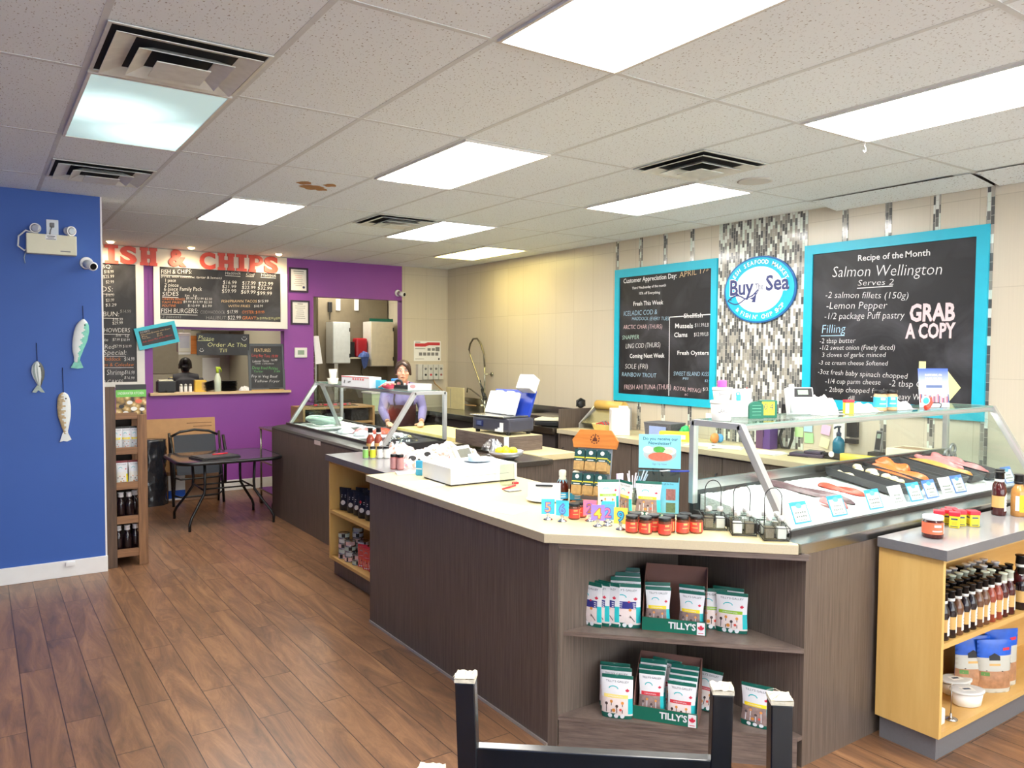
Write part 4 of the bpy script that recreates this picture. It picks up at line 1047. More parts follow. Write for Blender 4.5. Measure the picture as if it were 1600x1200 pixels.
wood_fish('rightmost and highest carved fish, white with green scalloped edge, on the blue wall', .668, 1.965, .33, [(0, .004, 0), (.04, .02, 0), (.14, .042, 0), (.3, .052, .0), (.5, .050, -.003), (.7, .038, -.008), (.88, .022, -.006), (1.0, .018, -.004)], [FW, FGn, FGn],
          lambda t, c, k: 1 if (c > .45-.35*abs(math.sin(k*.75)) and t > .2) else 0, -.045, .10, [(-.018, .012), (.02, .012), (.040, -.042), (.0, -.048), (-.045, -.04)])
wood_fish('lowest carved fish, cream with brown speckled side, hanging on the blue wall', .527, 1.41, .315, [(0, .006, 0), (.05, .028, 0), (.15, .040, 0), (.35, .046, 0), (.55, .043, 0), (.75, .030, .002), (.92, .017, .004), (1.0, .016, .004)], [FW, FT, FW],
          lambda t, c, k: 1 if c < -.1+.3*math.sin(k*1.9) else 0, .006, .185, [(-.014, .012), (.018, .012), (.042, -.045), (.012, -.058), (-.012, -.052), (-.036, -.06)])
# --- safety poster and soap dispensers on the beige end wall
M = plane_M((5.065, WY-.001, 1.588), *WALLY)
o = thing('poster', 'white safety poster with a red banner on the beige end wall', 'poster', M.translation); L = M.copy(); L.translation = (0, 0, 0)
mb = MB(); mb.T = L; mb.box(0, .43, 0, .285, 0, .004); mb.build('sheet', M_WHITE, o)
M_RED = mat('print_red', (206, 60, 66), .5)
mb = MB()
mb.face([L @ Vector((x, y, .005)) for x, y in ((.015, .205), (.18, .205), (.24, .225), (.415, .225), (.415, .265), (.22, .265), (.17, .25), (.015, .25))], 0)
for q in range(5): line(mb, L, .08+.065*q, .10, .13+.065*q, .10, .045, 1, .005)
for q in range(2): line(mb, L, .215+.07*q, .165, .265+.07*q, .165, .035, 1, .005)
line(mb, L, .02, .175, .18, .175, .008, 1, .005); line(mb, L, .345, .17, .41, .17, .06, 1, .005); line(mb, L, .39, .03, .41, .03, .03, 2, .005); line(mb, L, .02, .265, .10, .265, .008, 2, .005); line(mb, L, .02, .03, .16, .03, .006, 1, .005)
mb.build('print', [M_RED, M_PRINT, M_DARK], o, recalc=False)
M_DISP = mat('dispenser_grey', (206, 206, 200), .4)
for k in range(4):
    x = 5.17+.083*k
    o = thing('soap_dispenser', ('wall dispenser with a dark button nearest the doorway', 'wall dispenser with a red button', 'third wall dispenser from the doorway, green button', 'wall dispenser nearest the room corner')[k]+' under the safety poster', 'dispenser', (x, WY, 1.325), 0, 'row of wall dispensers')
    mb = MB(); mb.rbox(0, .076, -.085, -.001, 0, .215, .008); mb.build('body', M_DISP, o)
    mb = MB(); mb.cyl((.04, -.085, .155), (.04, -.095, .155), .018, .015, 12); mb.build('knob', mat('knob_grey', (120, 120, 118), .4), o)
    mb = MB(); mb.cyl((.04, -.085, .07), (.04, -.09, .07), .016, .016, 12); mb.build('button', (M_DARK, M_RED, mat('button_green', (50, 80, 66), .4), mat('button_pink', (150, 90, 86), .4))[k], o)
mb = MB(); mb.rbox(5.095, 5.165, WY-.075, WY-.001, 1.32, 1.545, .006); o = mb.build('valve_box', M_DISP); tag(o, 'plain grey valve box at the left end of the dispenser row', 'box')
mb = MB(); mb.tube([(5.35, WY-.05, 1.325), (5.37, WY-.06, 1.27), (5.45, WY-.12, 1.18), (5.52, WY-.3, 1.06), (5.535, 9.2, .99), (5.53, 8.95, 1.0)], .008, 8)
o = mb.build('drain_hose', mat('hose_tan', (186, 150, 104), .5)); tag(o, 'tan hose running from the dispensers down to the sink tap', 'hose')

# ================================================================ PRODUCTS
M_DGREEN = mat('pouch_green', (16, 96, 82), .35, vary=.08); M_PW = mat('pouch_white', (232, 234, 238), .32, vary=.03); M_TEAL = mat('pouch_teal', (40, 190, 196), .35)
M_PIC = mat('pouch_picture', (150, 128, 124), .4, vary=.3, scale=60); M_PICW = mat('pouch_picture_white', (236, 222, 218), .4, vary=.05, scale=60)
M_BNDY = mat('band_yellow', (250, 224, 40), .35); M_BNDG = mat('band_green', (150, 196, 52), .35); M_BNDR = mat('band_red', (216, 58, 72), .35); M_BNDB = mat('band_navy', (52, 56, 138), .35, vary=.1)
M_LEAF = mat('leaf_red', (214, 50, 78), .4); M_SALM = mat('salmon_print', (222, 90, 76), .4, vary=.15, scale=80); M_SPOON = mat('spoon_print', (70, 56, 56), .4); M_INK = mat('ink', (70, 84, 96), .5); M_ORP = mat('orange_print', (224, 150, 70), .4)
LEAF = [(0, .5), (.10, .28), (.22, .34), (.18, .08), (.34, .22), (.38, .12), (.5, .14), (.44, -.02), (.5, -.08), (.24, -.28), (.27, -.36), (.03, -.32), (.03, -.5), (-.03, -.5), (-.03, -.32), (-.27, -.36), (-.24, -.28), (-.5, -.08), (-.44, -.02), (-.5, .14), (-.38, .12), (-.34, .22), (-.18, .08), (-.22, .34), (-.10, .28)]
def pouch_fn(W, H, T, pinch):
    def bul(u, v):
        w_ = max(0.0, math.sin(PI*u))**.55
        vv = (1-v)**.7 if v > .25 else (1-.25)**.7*(0.72+.28*v/.25)
        return T/2*w_*max(vv, 0)
    def xx(u, v): return (u-.5)*W*(1-pinch*math.sin(PI*min(1, v))**2*.5-(.03 if v < .06 else 0))
    return (lambda u, v: Vector((xx(u, v), -bul(u, v)-.0008, v*H))), (lambda u, v: Vector((xx(u, v), bul(u, v)+.0008, v*H)))
def make_pouch(label, group, W=.136, H=.198, T=.05, pinch=.12, bands=None, pic=M_PICW, bandm=M_BNDY, style='spoons', tilt=0.0):
    t = thing('snack_pouch', label, 'snack pouch', (0, 0, 0), 0, group)
    F, B = pouch_fn(W, H, T, pinch)
    def cell(u, v):
        if v > .93: return 0
        if v < .10+.03*math.cos(PI*u): return 0
        if u > .86 and .12 < v < .50: return 4
        if (.46 < v < .58 if style == 'spoons' else .44 < v < .62) and .08 < u < .86: return 2
        if v < .5: return 3
        return 1
    mb = MB(); mb.surf(F, 14, 25, cell); mb.surf(B, 8, 12, lambda u, v: 0 if v < .1 or v > .9 else 1)
    mb.surf(lambda u, v: F(u, 0)*(1-v)+B(u, 0)*v, 8, 1, 0)
    for k in (0, 1): mb.surf(lambda u, v, k=k: F(k, v)*(1-u)+B(k, v)*u, 1, 12, 1)
    mb.surf(lambda u, v: F(u, 1)*(1-v)+B(u, 1)*v, 4, 1, 0)
    bmesh.ops.remove_doubles(mb.bm, verts=mb.bm.verts[:], dist=.0004)
    mb.build('bag', [M_DGREEN, M_PW, bandm, pic, M_TEAL], t)
    d = MB()
    def P(u, v): 
        p = F(min(max(u, 0), 1), min(max(v, 0), 1)); return Vector((p.x, p.y-.0014, p.z))
    def poly(pts, mi): d.face([P(u, v) for u, v in pts], mi)
    ar = W/H
    def circ(cu, cv, r, mi, n=12): poly([(cu+r*math.cos(2*PI*i/n), cv+r*ar*math.sin(2*PI*i/n)) for i in range(n)], mi)
    for cu in (.28, .48, .68): circ(cu, .068, .072, 0)
    poly([(.83+.13*x, .67+.13*ar*y) for x, y in LEAF], 1)
    for txt, v0, sz, wd in (("TILLY'S GALLEY", .835, .012, .74),):
        M0 = Matrix()
        d.text(txt, sz, M0, 2, width=wd*W, warp=lambda p: P(.13+p.x/W, v0+p.y/H), bold=.0)
    for k in range(9):      # pale swash of a ship over the name
        a0, a1 = PI*k/9, PI*(k+1)/9
        poly([(.38+.16*math.cos(a0), .69+.07*math.sin(a0)), (.38+.16*math.cos(a1), .69+.07*math.sin(a1)), (.38+.13*math.cos(a1), .69+.05*math.sin(a1)), (.38+.13*math.cos(a0), .69+.05*math.sin(a0))], 6)
    if style == 'spoons':
        for k, cu in enumerate((.16, .32, .5, .68)):
            hv = (.34, .40, .30, .38)[k]
            poly([(cu-.012, .14), (cu+.012, .14), (cu+.012, hv), (cu-.012, hv)], 3 if pic is M_PICW else 0)
            circ(cu, hv, .048, 3 if k % 2 == 0 else 4)
        circ(.40, .2, .06, 4); circ(.62, .22, .045, 5)
        d.text("ORIGINAL", .008, Matrix(), 0, width=.5*W, warp=lambda p: P(.2+p.x/W, .505+p.y/H))
    else:
        circ(.22, .33, .09, 5); circ(.16, .37, .05, 5); circ(.66, .42, .05, 4)
        poly([(.28, .30), (.72, .25), (.72, .235), (.28, .275)], 3); poly([(.66, .30), (.82, .16), (.80, .15), (.64, .285)], 3)
        for q in range(3): poly([(.30, .47+.045*q), (.84, .455+.045*q), (.84, .475+.045*q), (.30, .485+.045*q)], 0)
        poly([(.62+.09*x, .60+.09*ar*y) for x, y in LEAF], 1)
    d.build('print', [M_PW, M_LEAF, M_INK, M_SPOON, M_ORP, M_SALM, M_TEAL], t, recalc=False)
    return t
RD = -PI/4
def at(o, x, y, z, rz=RD, tilt=0.0):
    o.location = (x, y, z); o.rotation_euler = (tilt, 0, rz); return o
Z1, Z2 = .5075, .1365
# blue and red pouches on the upper shelf
G1 = 'blue banded snack pouches on the corner shelf'
pb = at(make_pouch('front blue banded pouch touching the green box on the upper corner shelf', G1, bandm=M_BNDB, style='salmon', T=.04, pinch=.04), 2.378, 2.568, Z1)
for x, y, lb in ((2.290, 2.662, 'third blue banded pouch from the left in the fanned row on the upper corner shelf'), (2.262, 2.688, 'second blue banded pouch from the left in the fanned row on the upper corner shelf'), (2.232, 2.718, 'leftmost blue banded pouch on the upper corner shelf')):
    pass
fan = [(2.330, 2.640, 'blue banded pouch just left of the front one, in the fanned row'), (2.299, 2.671, 'blue banded pouch second from the left in the fanned row'), (2.262, 2.702-.02, 'leftmost blue banded pouch in the fanned row on the upper shelf')]
for k, (x, y, lb) in enumerate(fan):
    o = dup(pb, (x, y, Z1), RD-.50, lb)
for k in range(3):
    o = dup(pb, (2.378+.030*(k+1), 2.568+.034*(k+1), Z1+.0), RD, 'blue banded pouch standing %s behind the front one on the upper shelf' % ('directly', 'second', 'third')[k])
    o.rotation_euler = (-.10, 0, RD+.02*k)
    o.scale = (1, 1, 1+.05*(k+1))
# display boxes
M_CARD = mat('brown_card', (120, 84, 74), .7, vary=.06); M_BOXG = mat('box_green', (10, 104, 84), .45, vary=.03)
def show_box(label, x, y, z, rz, W=.276, D=.17, lip=.062, back=.262):
    t = thing('display_box', label, 'display box', (x, y, z), rz, 'green printed display boxes')
    th = .003
    mb = MB(); mb.box(0, W, 0, D, 0, th); mb.build('bottom', M_CARD, t)
    mb = MB(); mb.box(0, W, 0, th, th, lip); mb.bm.normal_update()
    for f in mb.bm.faces: f.material_index = 0 if f.normal.y < -.5 else 1
    fl = mb.build('front_flap', [M_BOXG, M_CARD], t)
    mb = MB(); mb.box(0, W, D-th, D, th, back); mb.build('back_flap', M_CARD, t)
    for a in (0, W-th):
        mb = MB(); mb.T = Matrix(((0, 0, 1, a), (1, 0, 0, 0), (0, 1, 0, 0), (0, 0, 0, 1)))
        mb.prism([(th, th), (D-th, th), (D-th, back), (.045, lip+.085), (th, lip)], 0, th); mb.build('side_flap', M_CARD, t)
    mb = MB(); L = plane_M((0, -.0012, 0), *WALLY)
    mb.text("TILLY'S", .040, L @ Matrix.Translation((.115, .022, 0)), 0, width=.118, bold=.0012)
    mb.face([L @ Vector((u, v, 0)) for u, v in ((.236-.0, .003), (.236+.0+.001, .003), (.236+.001, .003), (.236, .003))][:3] if False else [L @ Vector((u, v, 0)) for u, v in ((.237, .004), (.271, .004), (.271, .059), (.237, .059))], 0)
    mb.face([L @ Vector((.254+.028*x, .036+.028*y, .0006)) for x, y in LEAF], 1)
    mb.face([L @ Vector((u, v, .0006)) for u, v in ((.243, .011), (.265, .011), (.265, .014), (.243, .014))], 1)
    mb.build('lettering', [M_PW, M_LEAF], fl, recalc=False)
    return t
show_box('open green display box on the upper shelf of the corner unit', 2.412, 2.496, Z1, math.atan2(-.211, .178), .276, .16)
show_box('open green display box on the bottom shelf of the corner unit', 2.340, 2.470, Z2, math.atan2(-.226, .165), .276, .17, .062, .245)
G2 = 'yellow banded snack pouches'
def inbox(bx, by, bz, rz, u, v):
    c, s = math.cos(rz), math.sin(rz); return (bx+u*c-v*s, by+u*s+v*c, bz+.0035)
R1 = math.atan2(-.211, .178); R2 = math.atan2(-.226, .165)
py = make_pouch('yellow banded pouch standing front left inside the upper green box', G2, W=.112, H=.185, bandm=M_BNDY, pic=M_PIC, T=.034, pinch=.22)
at(py, *inbox(2.412, 2.496, Z1, R1, .066, .036), R1+.12, -.04)
for u, v, lb in ((.212, .034, 'yellow banded pouch standing front right inside the upper green box'), (.060, .080, 'yellow banded pouch behind the front left one in the upper green box'), (.208, .078, 'yellow banded pouch behind the front right one in the upper green box')):
    o = dup(py, inbox(2.412, 2.496, Z1, R1, u, v), R1-.10 if u > .1 else R1+.15, lb); o.rotation_euler.x = -.06; o.scale.z = 1.04 if v > .05 else .97
# green banded pouches right of the box
pg = at(make_pouch('light green banded pouch in front at the right end of the upper shelf', 'green banded snack pouches', bandm=M_BNDG, pic=M_PICW, T=.045, pinch=.10, H=.178), 2.728, 2.262, Z1, RD-.18)
dup(pg, (2.690, 2.345, Z1), RD, 'light green banded pouch right beside the upper green box').rotation_euler.x = -.05
dup(pg, (2.768, 2.318, Z1), RD-.25, 'light green banded pouch at the back of the right end of the upper shelf').rotation_euler.x = -.05
# lower shelf
pw = at(make_pouch('pale yellow banded pouch at the front left of the bottom shelf', G2, bandm=mat('band_pale', (250, 226, 130), .35), pic=M_PICW, T=.045, pinch=.03, H=.19), 2.292, 2.520, Z2, RD-.05)
for k in range(2):
    o = dup(pw, (2.292+.028*(k+1), 2.520+.04*(k+1), Z2), RD-.05, ('pale yellow banded pouch just behind the front left one on the bottom shelf', 'rear pale yellow banded pouch of the left group on the bottom shelf')[k]); o.rotation_euler.x = -.07; o.scale.z = 1.05
G3 = 'red banded snack pouches in the lower box'
pr_ = make_pouch('red banded pouch standing front right in the lower green box', G3, W=.122, H=.178, bandm=M_BNDR, pic=M_PICW, T=.03, pinch=.12)
at(pr_, *inbox(2.340, 2.470, Z2, R2, .205, .026), R2+.0, -.03)
pd = make_pouch('red banded pouch with a brown picture at the front left of the lower green box', G3, W=.112, H=.205, bandm=M_BNDR, pic=M_PIC, T=.028, pinch=.16)
at(pd, *inbox(2.340, 2.470, Z2, R2, .074, .034), R2+.1, -.05)
LB = ['second', 'third', 'fourth', 'fifth']
for k in range(3):
    o = dup(pr_, inbox(2.340, 2.470, Z2, R2, .206, .052+.027*k), R2-.02, '%s red banded pouch from the front on the right side of the lower green box' % LB[k]); o.rotation_euler.x = -.05-.03*k; o.scale = (1, 1, 1.08+.07*k)
    if k < 2:
        o = dup(pd, inbox(2.340, 2.470, Z2, R2, .070, .064+.03*k), R2+.05, '%s red banded pouch from the front on the left side of the lower green box' % LB[k]); o.rotation_euler.x = -.06-.03*k; o.scale = (1.05, 1, 1.05+.07*k)
o = dup(pr_, inbox(2.340, 2.470, Z2, R2, .10, .135), R2+.2, 'red banded pouch slanting at the very back left of the lower green box'); o.rotation_euler = (-.1, .12, R2+.1); o.scale = (1.05, 1, 1.25)
o = dup(pr_, (2.660, 2.355, Z2), RD-.3, 'red banded pouch lying half hidden between the lower box and a chair leg'); o.rotation_euler = (-.5, 0, RD-.4)
o = dup(py, (2.735, 2.125, Z2), RD-.35, 'single yellow banded pouch standing alone at the right of the bottom shelf'); o.scale = (1.2, 1.2, .98); o.rotation_euler.x = -.03
# pouches on the worktop
PY2 = dup(py, (2.66, 2.722, .951), RD-.12, 'yellow banded pouch leaning on the light blue newsletter box'); PY2.scale = (1.12, 1, .90); PY2.rotation_euler.x = -.08
dup(pg, (2.575, 2.955-.04, .951), RD+.3, 'green banded pouch beside the spice rack on the cream worktop').scale = (.8, .9, .88)
dup(py, (2.615, 2.83, .951), RD-.9, 'yellow banded pouch turned sideways between the spice rack and the newsletter box').scale = (.95, 1, .86)

# ---------------------------------------------------------------- sauce bottles
M_CAPB = mat('cap_black', (18, 18, 20), .35); M_LABW = mat('label_white', (236, 234, 226), .5, vary=.03); M_LABT = mat('label_tan', (214, 172, 104), .5, vary=.08)
def sauce(name, c): return mat(name, c, .10, vary=.12, scale=40, spec=.6)
S_DARK = sauce('sauce_dark', (30, 18, 22)); S_BRN = sauce('sauce_brown', (104, 70, 48)); S_RED = sauce('sauce_red', (148, 66, 46)); S_WINE = sauce('sauce_wine', (74, 26, 24)); S_MUST = sauce('sauce_mustard', (196, 140, 74))
def make_bottle(label, group, r=.0265, h=.205, sm=S_DARK, cap=M_CAPB, lab=True, neckband=M_LABW, loc=(0, 0, 0), rz=0, name='sauce_bottle', cat='sauce bottle'):
    t = thing(name, label, cat, loc, rz, group)
    s_ = h/.205
    mb = MB(); mb.lathe([(r*.9, 0), (r, .004*s_), (r, .115*s_), (r*.93, .130*s_), (r*.60, .148*s_), (r*.52, .158*s_), (r*.52, .17*s_)], 16); mb.build('glass', sm, t)
    mb = MB(); mb.lathe([(r*.60, .158*s_), (r*.66, .160*s_), (r*.66, .170*s_), (r*.60, .171*s_)], 14); mb.build('neck_band', neckband, t)
    mb = MB(); mb.lathe([(r*.62, .171*s_), (r*.66, .172*s_), (r*.60, .199*s_), (r*.72, .200*s_), (r*.72, .205*s_), (r*.6, .2055*s_)], 16); mb.build('cap', cap, t)
    if lab:
        mb = MB(); rr = r+.0006
        def W(a, z): return Vector((rr*math.sin(a), -rr*math.cos(a), z))
        mb.surf(lambda u, v: W(-1.9+2.1*u, (.038+.055*v)*s_), 10, 1, 1)
        mb.surf(lambda u, v: W(.10+1.75*u, (.022+(.062+.026*math.sin(PI*u)**.6)*v)*s_), 12, 6, 0)
        for q in range(3): mb.surf(lambda u, v, q=q: W(.5+.9*u, (.045+.013*q+.004*v)*s_)*1.004, 5, 1, 2)
        mb.build('label', [M_LABW, M_LABT, M_INK], t, recalc=False)
    return t
GB = 'sauce bottles inside the right maple shelf unit'
colnames = ['first', 'second', 'third', 'fourth', 'fifth', 'sixth', 'seventh', 'eighth', 'ninth', 'tenth', 'eleventh', 'twelfth', 'thirteenth']
rown = ['front row', 'second row', 'third row', 'back row']
kinds = {}
M_CAPC = mat('cap_cloth', (214, 224, 206), .8, vary=.12, scale=60)
for nm, sm, cp, wd in (('dark', S_DARK, M_CAPB, 'dark black-capped sauce bottle'), ('brown', S_BRN, M_CAPB, 'brown black-capped sauce bottle'), ('red', S_RED, M_CAPB, 'reddish black-capped sauce bottle'), ('cloth', S_WINE, M_CAPC, 'dark red cloth-capped sauce bottle'), ('white', S_DARK, M_PW, 'dark silver-capped sauce bottle')):
    kinds[nm] = (make_bottle(wd, GB, sm=sm, cap=cp), wd)
layout = [['dark', 'dark', 'brown', 'dark', 'dark', 'brown', 'brown', 'red', 'red', 'cloth', 'cloth', 'dark', 'dark'],
          ['dark', 'dark', 'dark', 'brown', 'dark', 'dark', 'dark', 'brown', 'cloth', 'cloth', 'dark', 'dark', 'dark'],
          ['dark', 'dark', 'brown', 'dark', 'dark', 'cloth', 'cloth', 'cloth', 'cloth', 'dark', 'white', 'dark', 'white'],
          ['dark', 'dark', 'dark', 'cloth', 'cloth', 'cloth', 'white', 'white', 'dark', 'white', 'white', 'white', 'white']]
used = set(); random.seed(11)
for r_ in range(4):
    for c_ in range(13):
        if c_ == 11 and r_ == 0: continue
        nm = layout[r_][c_]; src, wd = kinds[nm]
        x, y = 3.412+.0605*c_+.003*random.uniform(-1, 1)+(.008 if r_ % 2 else 0), 1.693+.0575*r_
        lb = '%s, %s of the maple shelf, %s from the left' % (wd, rown[r_], colnames[c_])
        if nm not in used:
            used.add(nm); src.location = (x, y, .5125); src.rotation_euler.z = -.45; src['label'] = lb; KIDS.pop(src.name, None)
        else: dup(src, (x, y, .5125), -.45+random.uniform(-.25, .25), lb)
o = make_bottle('larger dark bottle at the front right end of the maple shelf', GB, r=.034, h=.26, sm=S_WINE, loc=(4.150, 1.70, .5125), rz=-.4)
# three bottles standing on the grey top
GT = 'three sauce bottles on the grey shelf top'
make_bottle('front left dark red sauce bottle on the grey top of the right shelf unit', GT, r=.033, h=.222, sm=S_WINE, loc=(4.285, 1.865, .9225), rz=-.5)
make_bottle('dark red sauce bottle behind the other two on the right grey shelf top', GT, r=.033, h=.222, sm=S_WINE, loc=(4.375, 1.905, .9225), rz=-.6)
o = make_bottle('mustard coloured bottle with a bright yellow label on the grey shelf top', GT, r=.034, h=.212, sm=S_MUST, neckband=M_CAPB, lab=False, loc=(4.345, 1.80, .9225), rz=-.45)
mb = MB(); rr = .0346
def W(a, z): return Vector((rr*math.sin(a), -rr*math.cos(a), z))
mb.surf(lambda u, v: W(-.55+1.7*u, .025+.085*v), 12, 1, 0); mb.surf(lambda u, v: W(-1.1+.5*u, .03+.075*v), 5, 1, 1)
for q, (a0, a1, z0, z1) in enumerate(((.5, 1.0, .085, .10), (.55, .95, .066, .08), (.0, .7, .04, .05))): mb.surf(lambda u, v: W(a0+(a1-a0)*u, z0+(z1-z0)*v)*1.006, 5, 1, 2)
mb.build('label', [mat('label_yellow', (228, 232, 30), .4), M_LABW, M_CAPB], o, recalc=False)
# jar with white lid and red spice tins on the grey top
def make_jar(label, group, loc, r, h, body, lid, labm, labz=(.2, .72), rz=0, name='jar', cat='jar', printm=None):
    t = thing(name, label, cat, loc, rz, group)
    mb = MB(); mb.lathe([(r*.92, 0), (r, .06*h), (r, .74*h), (r*.86, .80*h), (r*.86, .84*h)], 18); mb.build('glass', body, t)
    mb = MB(); mb.lathe([(r*.94, .82*h), (r*.98, .83*h), (r*.98, .985*h), (r*.9, h)], 18); mb.build('lid', lid, t)
    mb = MB(); rr = r+.0006
    def W(a, z): return Vector((rr*math.sin(a), -rr*math.cos(a), z))
    mb.surf(lambda u, v: W(-2.4+4.8*u, h*(labz[0]+(labz[1]-labz[0])*v)), 22, 1, 0)
    if printm:
        mb.surf(lambda u, v: W(-.5+1.0*u, h*(.32+.05*v))*1.004, 8, 1, 1); mb.surf(lambda u, v: W(-.35+.7*u, h*(.52+.10*v))*1.004, 8, 1, 1); mb.surf(lambda u, v: W(.75+.3*u, h*(labz[0]+.02+(labz[1]-labz[0]-.04)*v))*1.004, 4, 1, 1)
    mb.build('label', [labm, printm or labm], t, recalc=False)
    return t
M_ORL = mat('label_orange', (232, 116, 80), .5); M_REDLB = mat('label_red', (226, 70, 58), .45, vary=.08)
make_jar('squat jar with white lid and orange label on the grey shelf top', None, (3.515, 1.80, .9225), .044, .098, S_WINE, M_PW, M_ORL, rz=-.6, printm=M_PW)
M_TINY = mat('tin_yellow', (240, 222, 50), .4, vary=.04); M_TINR = mat('tin_red', (220, 44, 62), .4)
t = thing('spice_tin', 'x', 'spice tin', (0, 0, 0), .4, 'small yellow spice tins with red lids')
mb = MB(); mb.rbox(-.022, .022, -.022, .022, 0, .056, .005); mb.build('tin', M_TINY, t)
mb = MB(); mb.rbox(-.024, .024, -.024, .024, .0555, .074, .004); mb.build('lid', M_TINR, t)
mb = MB()
for a in (0, 1, 2, 3):
    L = Matrix.Rotation(a*PI/2, 4, 'Z') @ plane_M((0, -.0224, 0), *WALLY)
    for x0, x1, z0, z1, k in ((-.014, .014, .038, .046, 0), (-.011, .011, .014, .032, 1), (-.016, .016, .006, .010, 0)): mb.face([L @ Vector((x, z, 0)) for x, z in ((x0, z0), (x1, z0), (x1, z1), (x0, z1))], k)
mb.build('label', [M_INK, mat('tin_print', (206, 190, 50), .5)], t, recalc=False)
for k, (x, y, lb) in enumerate(((3.800, 1.845, 'yellow red-lidded tin at the front of the group on the grey top'), (3.775, 1.905, 'yellow red-lidded tin at the left end of the group'), (3.832, 1.897, 'yellow red-lidded tin in the middle of the back row'), (3.888, 1.905, 'yellow red-lidded tin at the back right of the group'), (3.863, 1.852, 'yellow red-lidded tin just right of the front one'), (3.905, 1.812, 'yellow red-lidded tin standing slightly apart on the right'))):
    if k == 0: t.location = (x, y, .9225); t['label'] = lb
    else: dup(t, (x, y, .9225), .4+.1*k, lb)
# lower compartment of the right shelf unit
M_BBLUE = mat('bag_blue', (28, 92, 204), .28, vary=.15, scale=30); M_BFISH = mat('bag_fish', (176, 130, 96), .4, vary=.25, scale=40); M_BGREY = mat('bag_silver', (196, 196, 186), .4, vary=.06)
def breader(label, loc, rz, W=.17, H=.25):
    t = thing('coating_bag', label, 'bag', loc, rz, 'blue topped coating bags on the lower maple shelf')
    F, B = pouch_fn(W, H, .07, .05)
    mb = MB(); mb.surf(F, 12, 24, lambda u, v: 0 if v > .66+.06*u else (1 if v > .40 else (2 if v > .08 else 1))); mb.surf(B, 6, 10, 0)
    mb.surf(lambda u, v: F(u, 0)*(1-v)+B(u, 0)*v, 8, 1, 1)
    for k in (0, 1): mb.surf(lambda u, v, k=k: F(k, v)*(1-u)+B(k, v)*u, 1, 12, 0)
    bmesh.ops.remove_doubles(mb.bm, verts=mb.bm.verts[:], dist=.0004)
    mb.build('bag', [M_BBLUE, M_BGREY, M_BFISH], t)
    d = MB()
    P = lambda u, v: Vector((F(u, v).x, F(u, v).y-.0014, F(u, v).z))
    d.face([P(u, v) for u, v in ((.30, .62), (.62, .62), (.62, .70), (.46, .76), (.30, .70))], 0); d.face([P(u, v) for u, v in ((.72, .80), (.92, .81), (.92, .86), (.72, .85))], 1)
    d.face([P(u, v) for u, v in ((.2, .42), (.7, .41), (.7, .425), (.2, .435))], 0); d.face([P(u, v) for u, v in ((.3, .52), (.62, .52), (.62, .56), (.3, .56))], 2)
    d.face([P(u, v) for u, v in ((.08, .33), (.3, .33), (.3, .40), (.08, .40))], 3)
    d.build('print', [M_CAPB, M_TINR, M_LABT, mat('print_green', (96, 140, 70), .5)], t, recalc=False)
    return t
b0 = breader('blue topped coating bag in front at the right of the lower maple shelf', (3.985, 1.735, .1295), -.55)
for x, y, rz, lb, s3 in ((3.50, 1.90, -.2, 'leftmost blue topped coating bag at the back of the lower maple shelf', .85), (3.60, 1.90, -.3, 'second blue topped coating bag at the back of the lower maple shelf', .9), (3.915, 1.80, -.5, 'blue topped coating bag directly behind the front one', 1.05), (4.09, 1.75, -.4, 'blue topped coating bag at the right end by the photo edge', 1.1), (4.05, 1.865, -.4, 'blue topped coating bag at the back right of the lower maple shelf', 1.12)):
    dup(b0, (x, y, .1295), rz, lb, scale=s3)
M_TUB = mat('tub_white', (236, 234, 228), .35, vary=.02); M_TUBL = mat('tub_lid', (214, 216, 214), .25, vary=.08)
t = thing('tub', 'front white oval tub with a clear lid on the lower maple shelf', 'tub', (3.735, 1.735, .1295), -.5, 'white oval tubs')
mb = MB(); mb.lathe([(.050, 0), (.056, .004), (.064, .060)], 24, sq=(1.15, .8)); mb.build('cup', M_TUB, t)
mb = MB(); mb.lathe([(.066, .060), (.070, .062), (.070, .070), (.060, .071)], 24, sq=(1.15, .8)); mb.build('lid', M_TUBL, t)
mb = MB(); mb.box(-.03, .03, -.02, .02, .0712, .0718, 0); mb.box(-.02, .015, -.008, .008, .0719, .0722, 1); mb.build('label', [M_LABW, M_INK], t)
dup(t, (3.815, 1.825, .1295), -.35, 'rear white oval tub with a clear lid on the lower maple shelf')
t = thing('card_holder', 'small silver card stand on the lower maple shelf', 'stand', (3.52, 1.70, .1295))
mb = MB(); mb.lathe([(.028, 0), (.029, .003), (.012, .008), (.005, .010), (.005, .026), (.001, .027)], 18); mb.build('base', M_STEEL, t)
mb = MB(); mb.tube([(0, 0, .026), (0, 0, .16)], .0018, 6); mb.build('stem', M_STEEL, t)
mb = MB(); mb.rbox(3.405, 3.455, 1.69, 1.76, .1297, .20, .008); o = mb.build('salt_bag', M_TUB); tag(o, 'small white packet tucked at the left end of the lower maple shelf', 'packet')

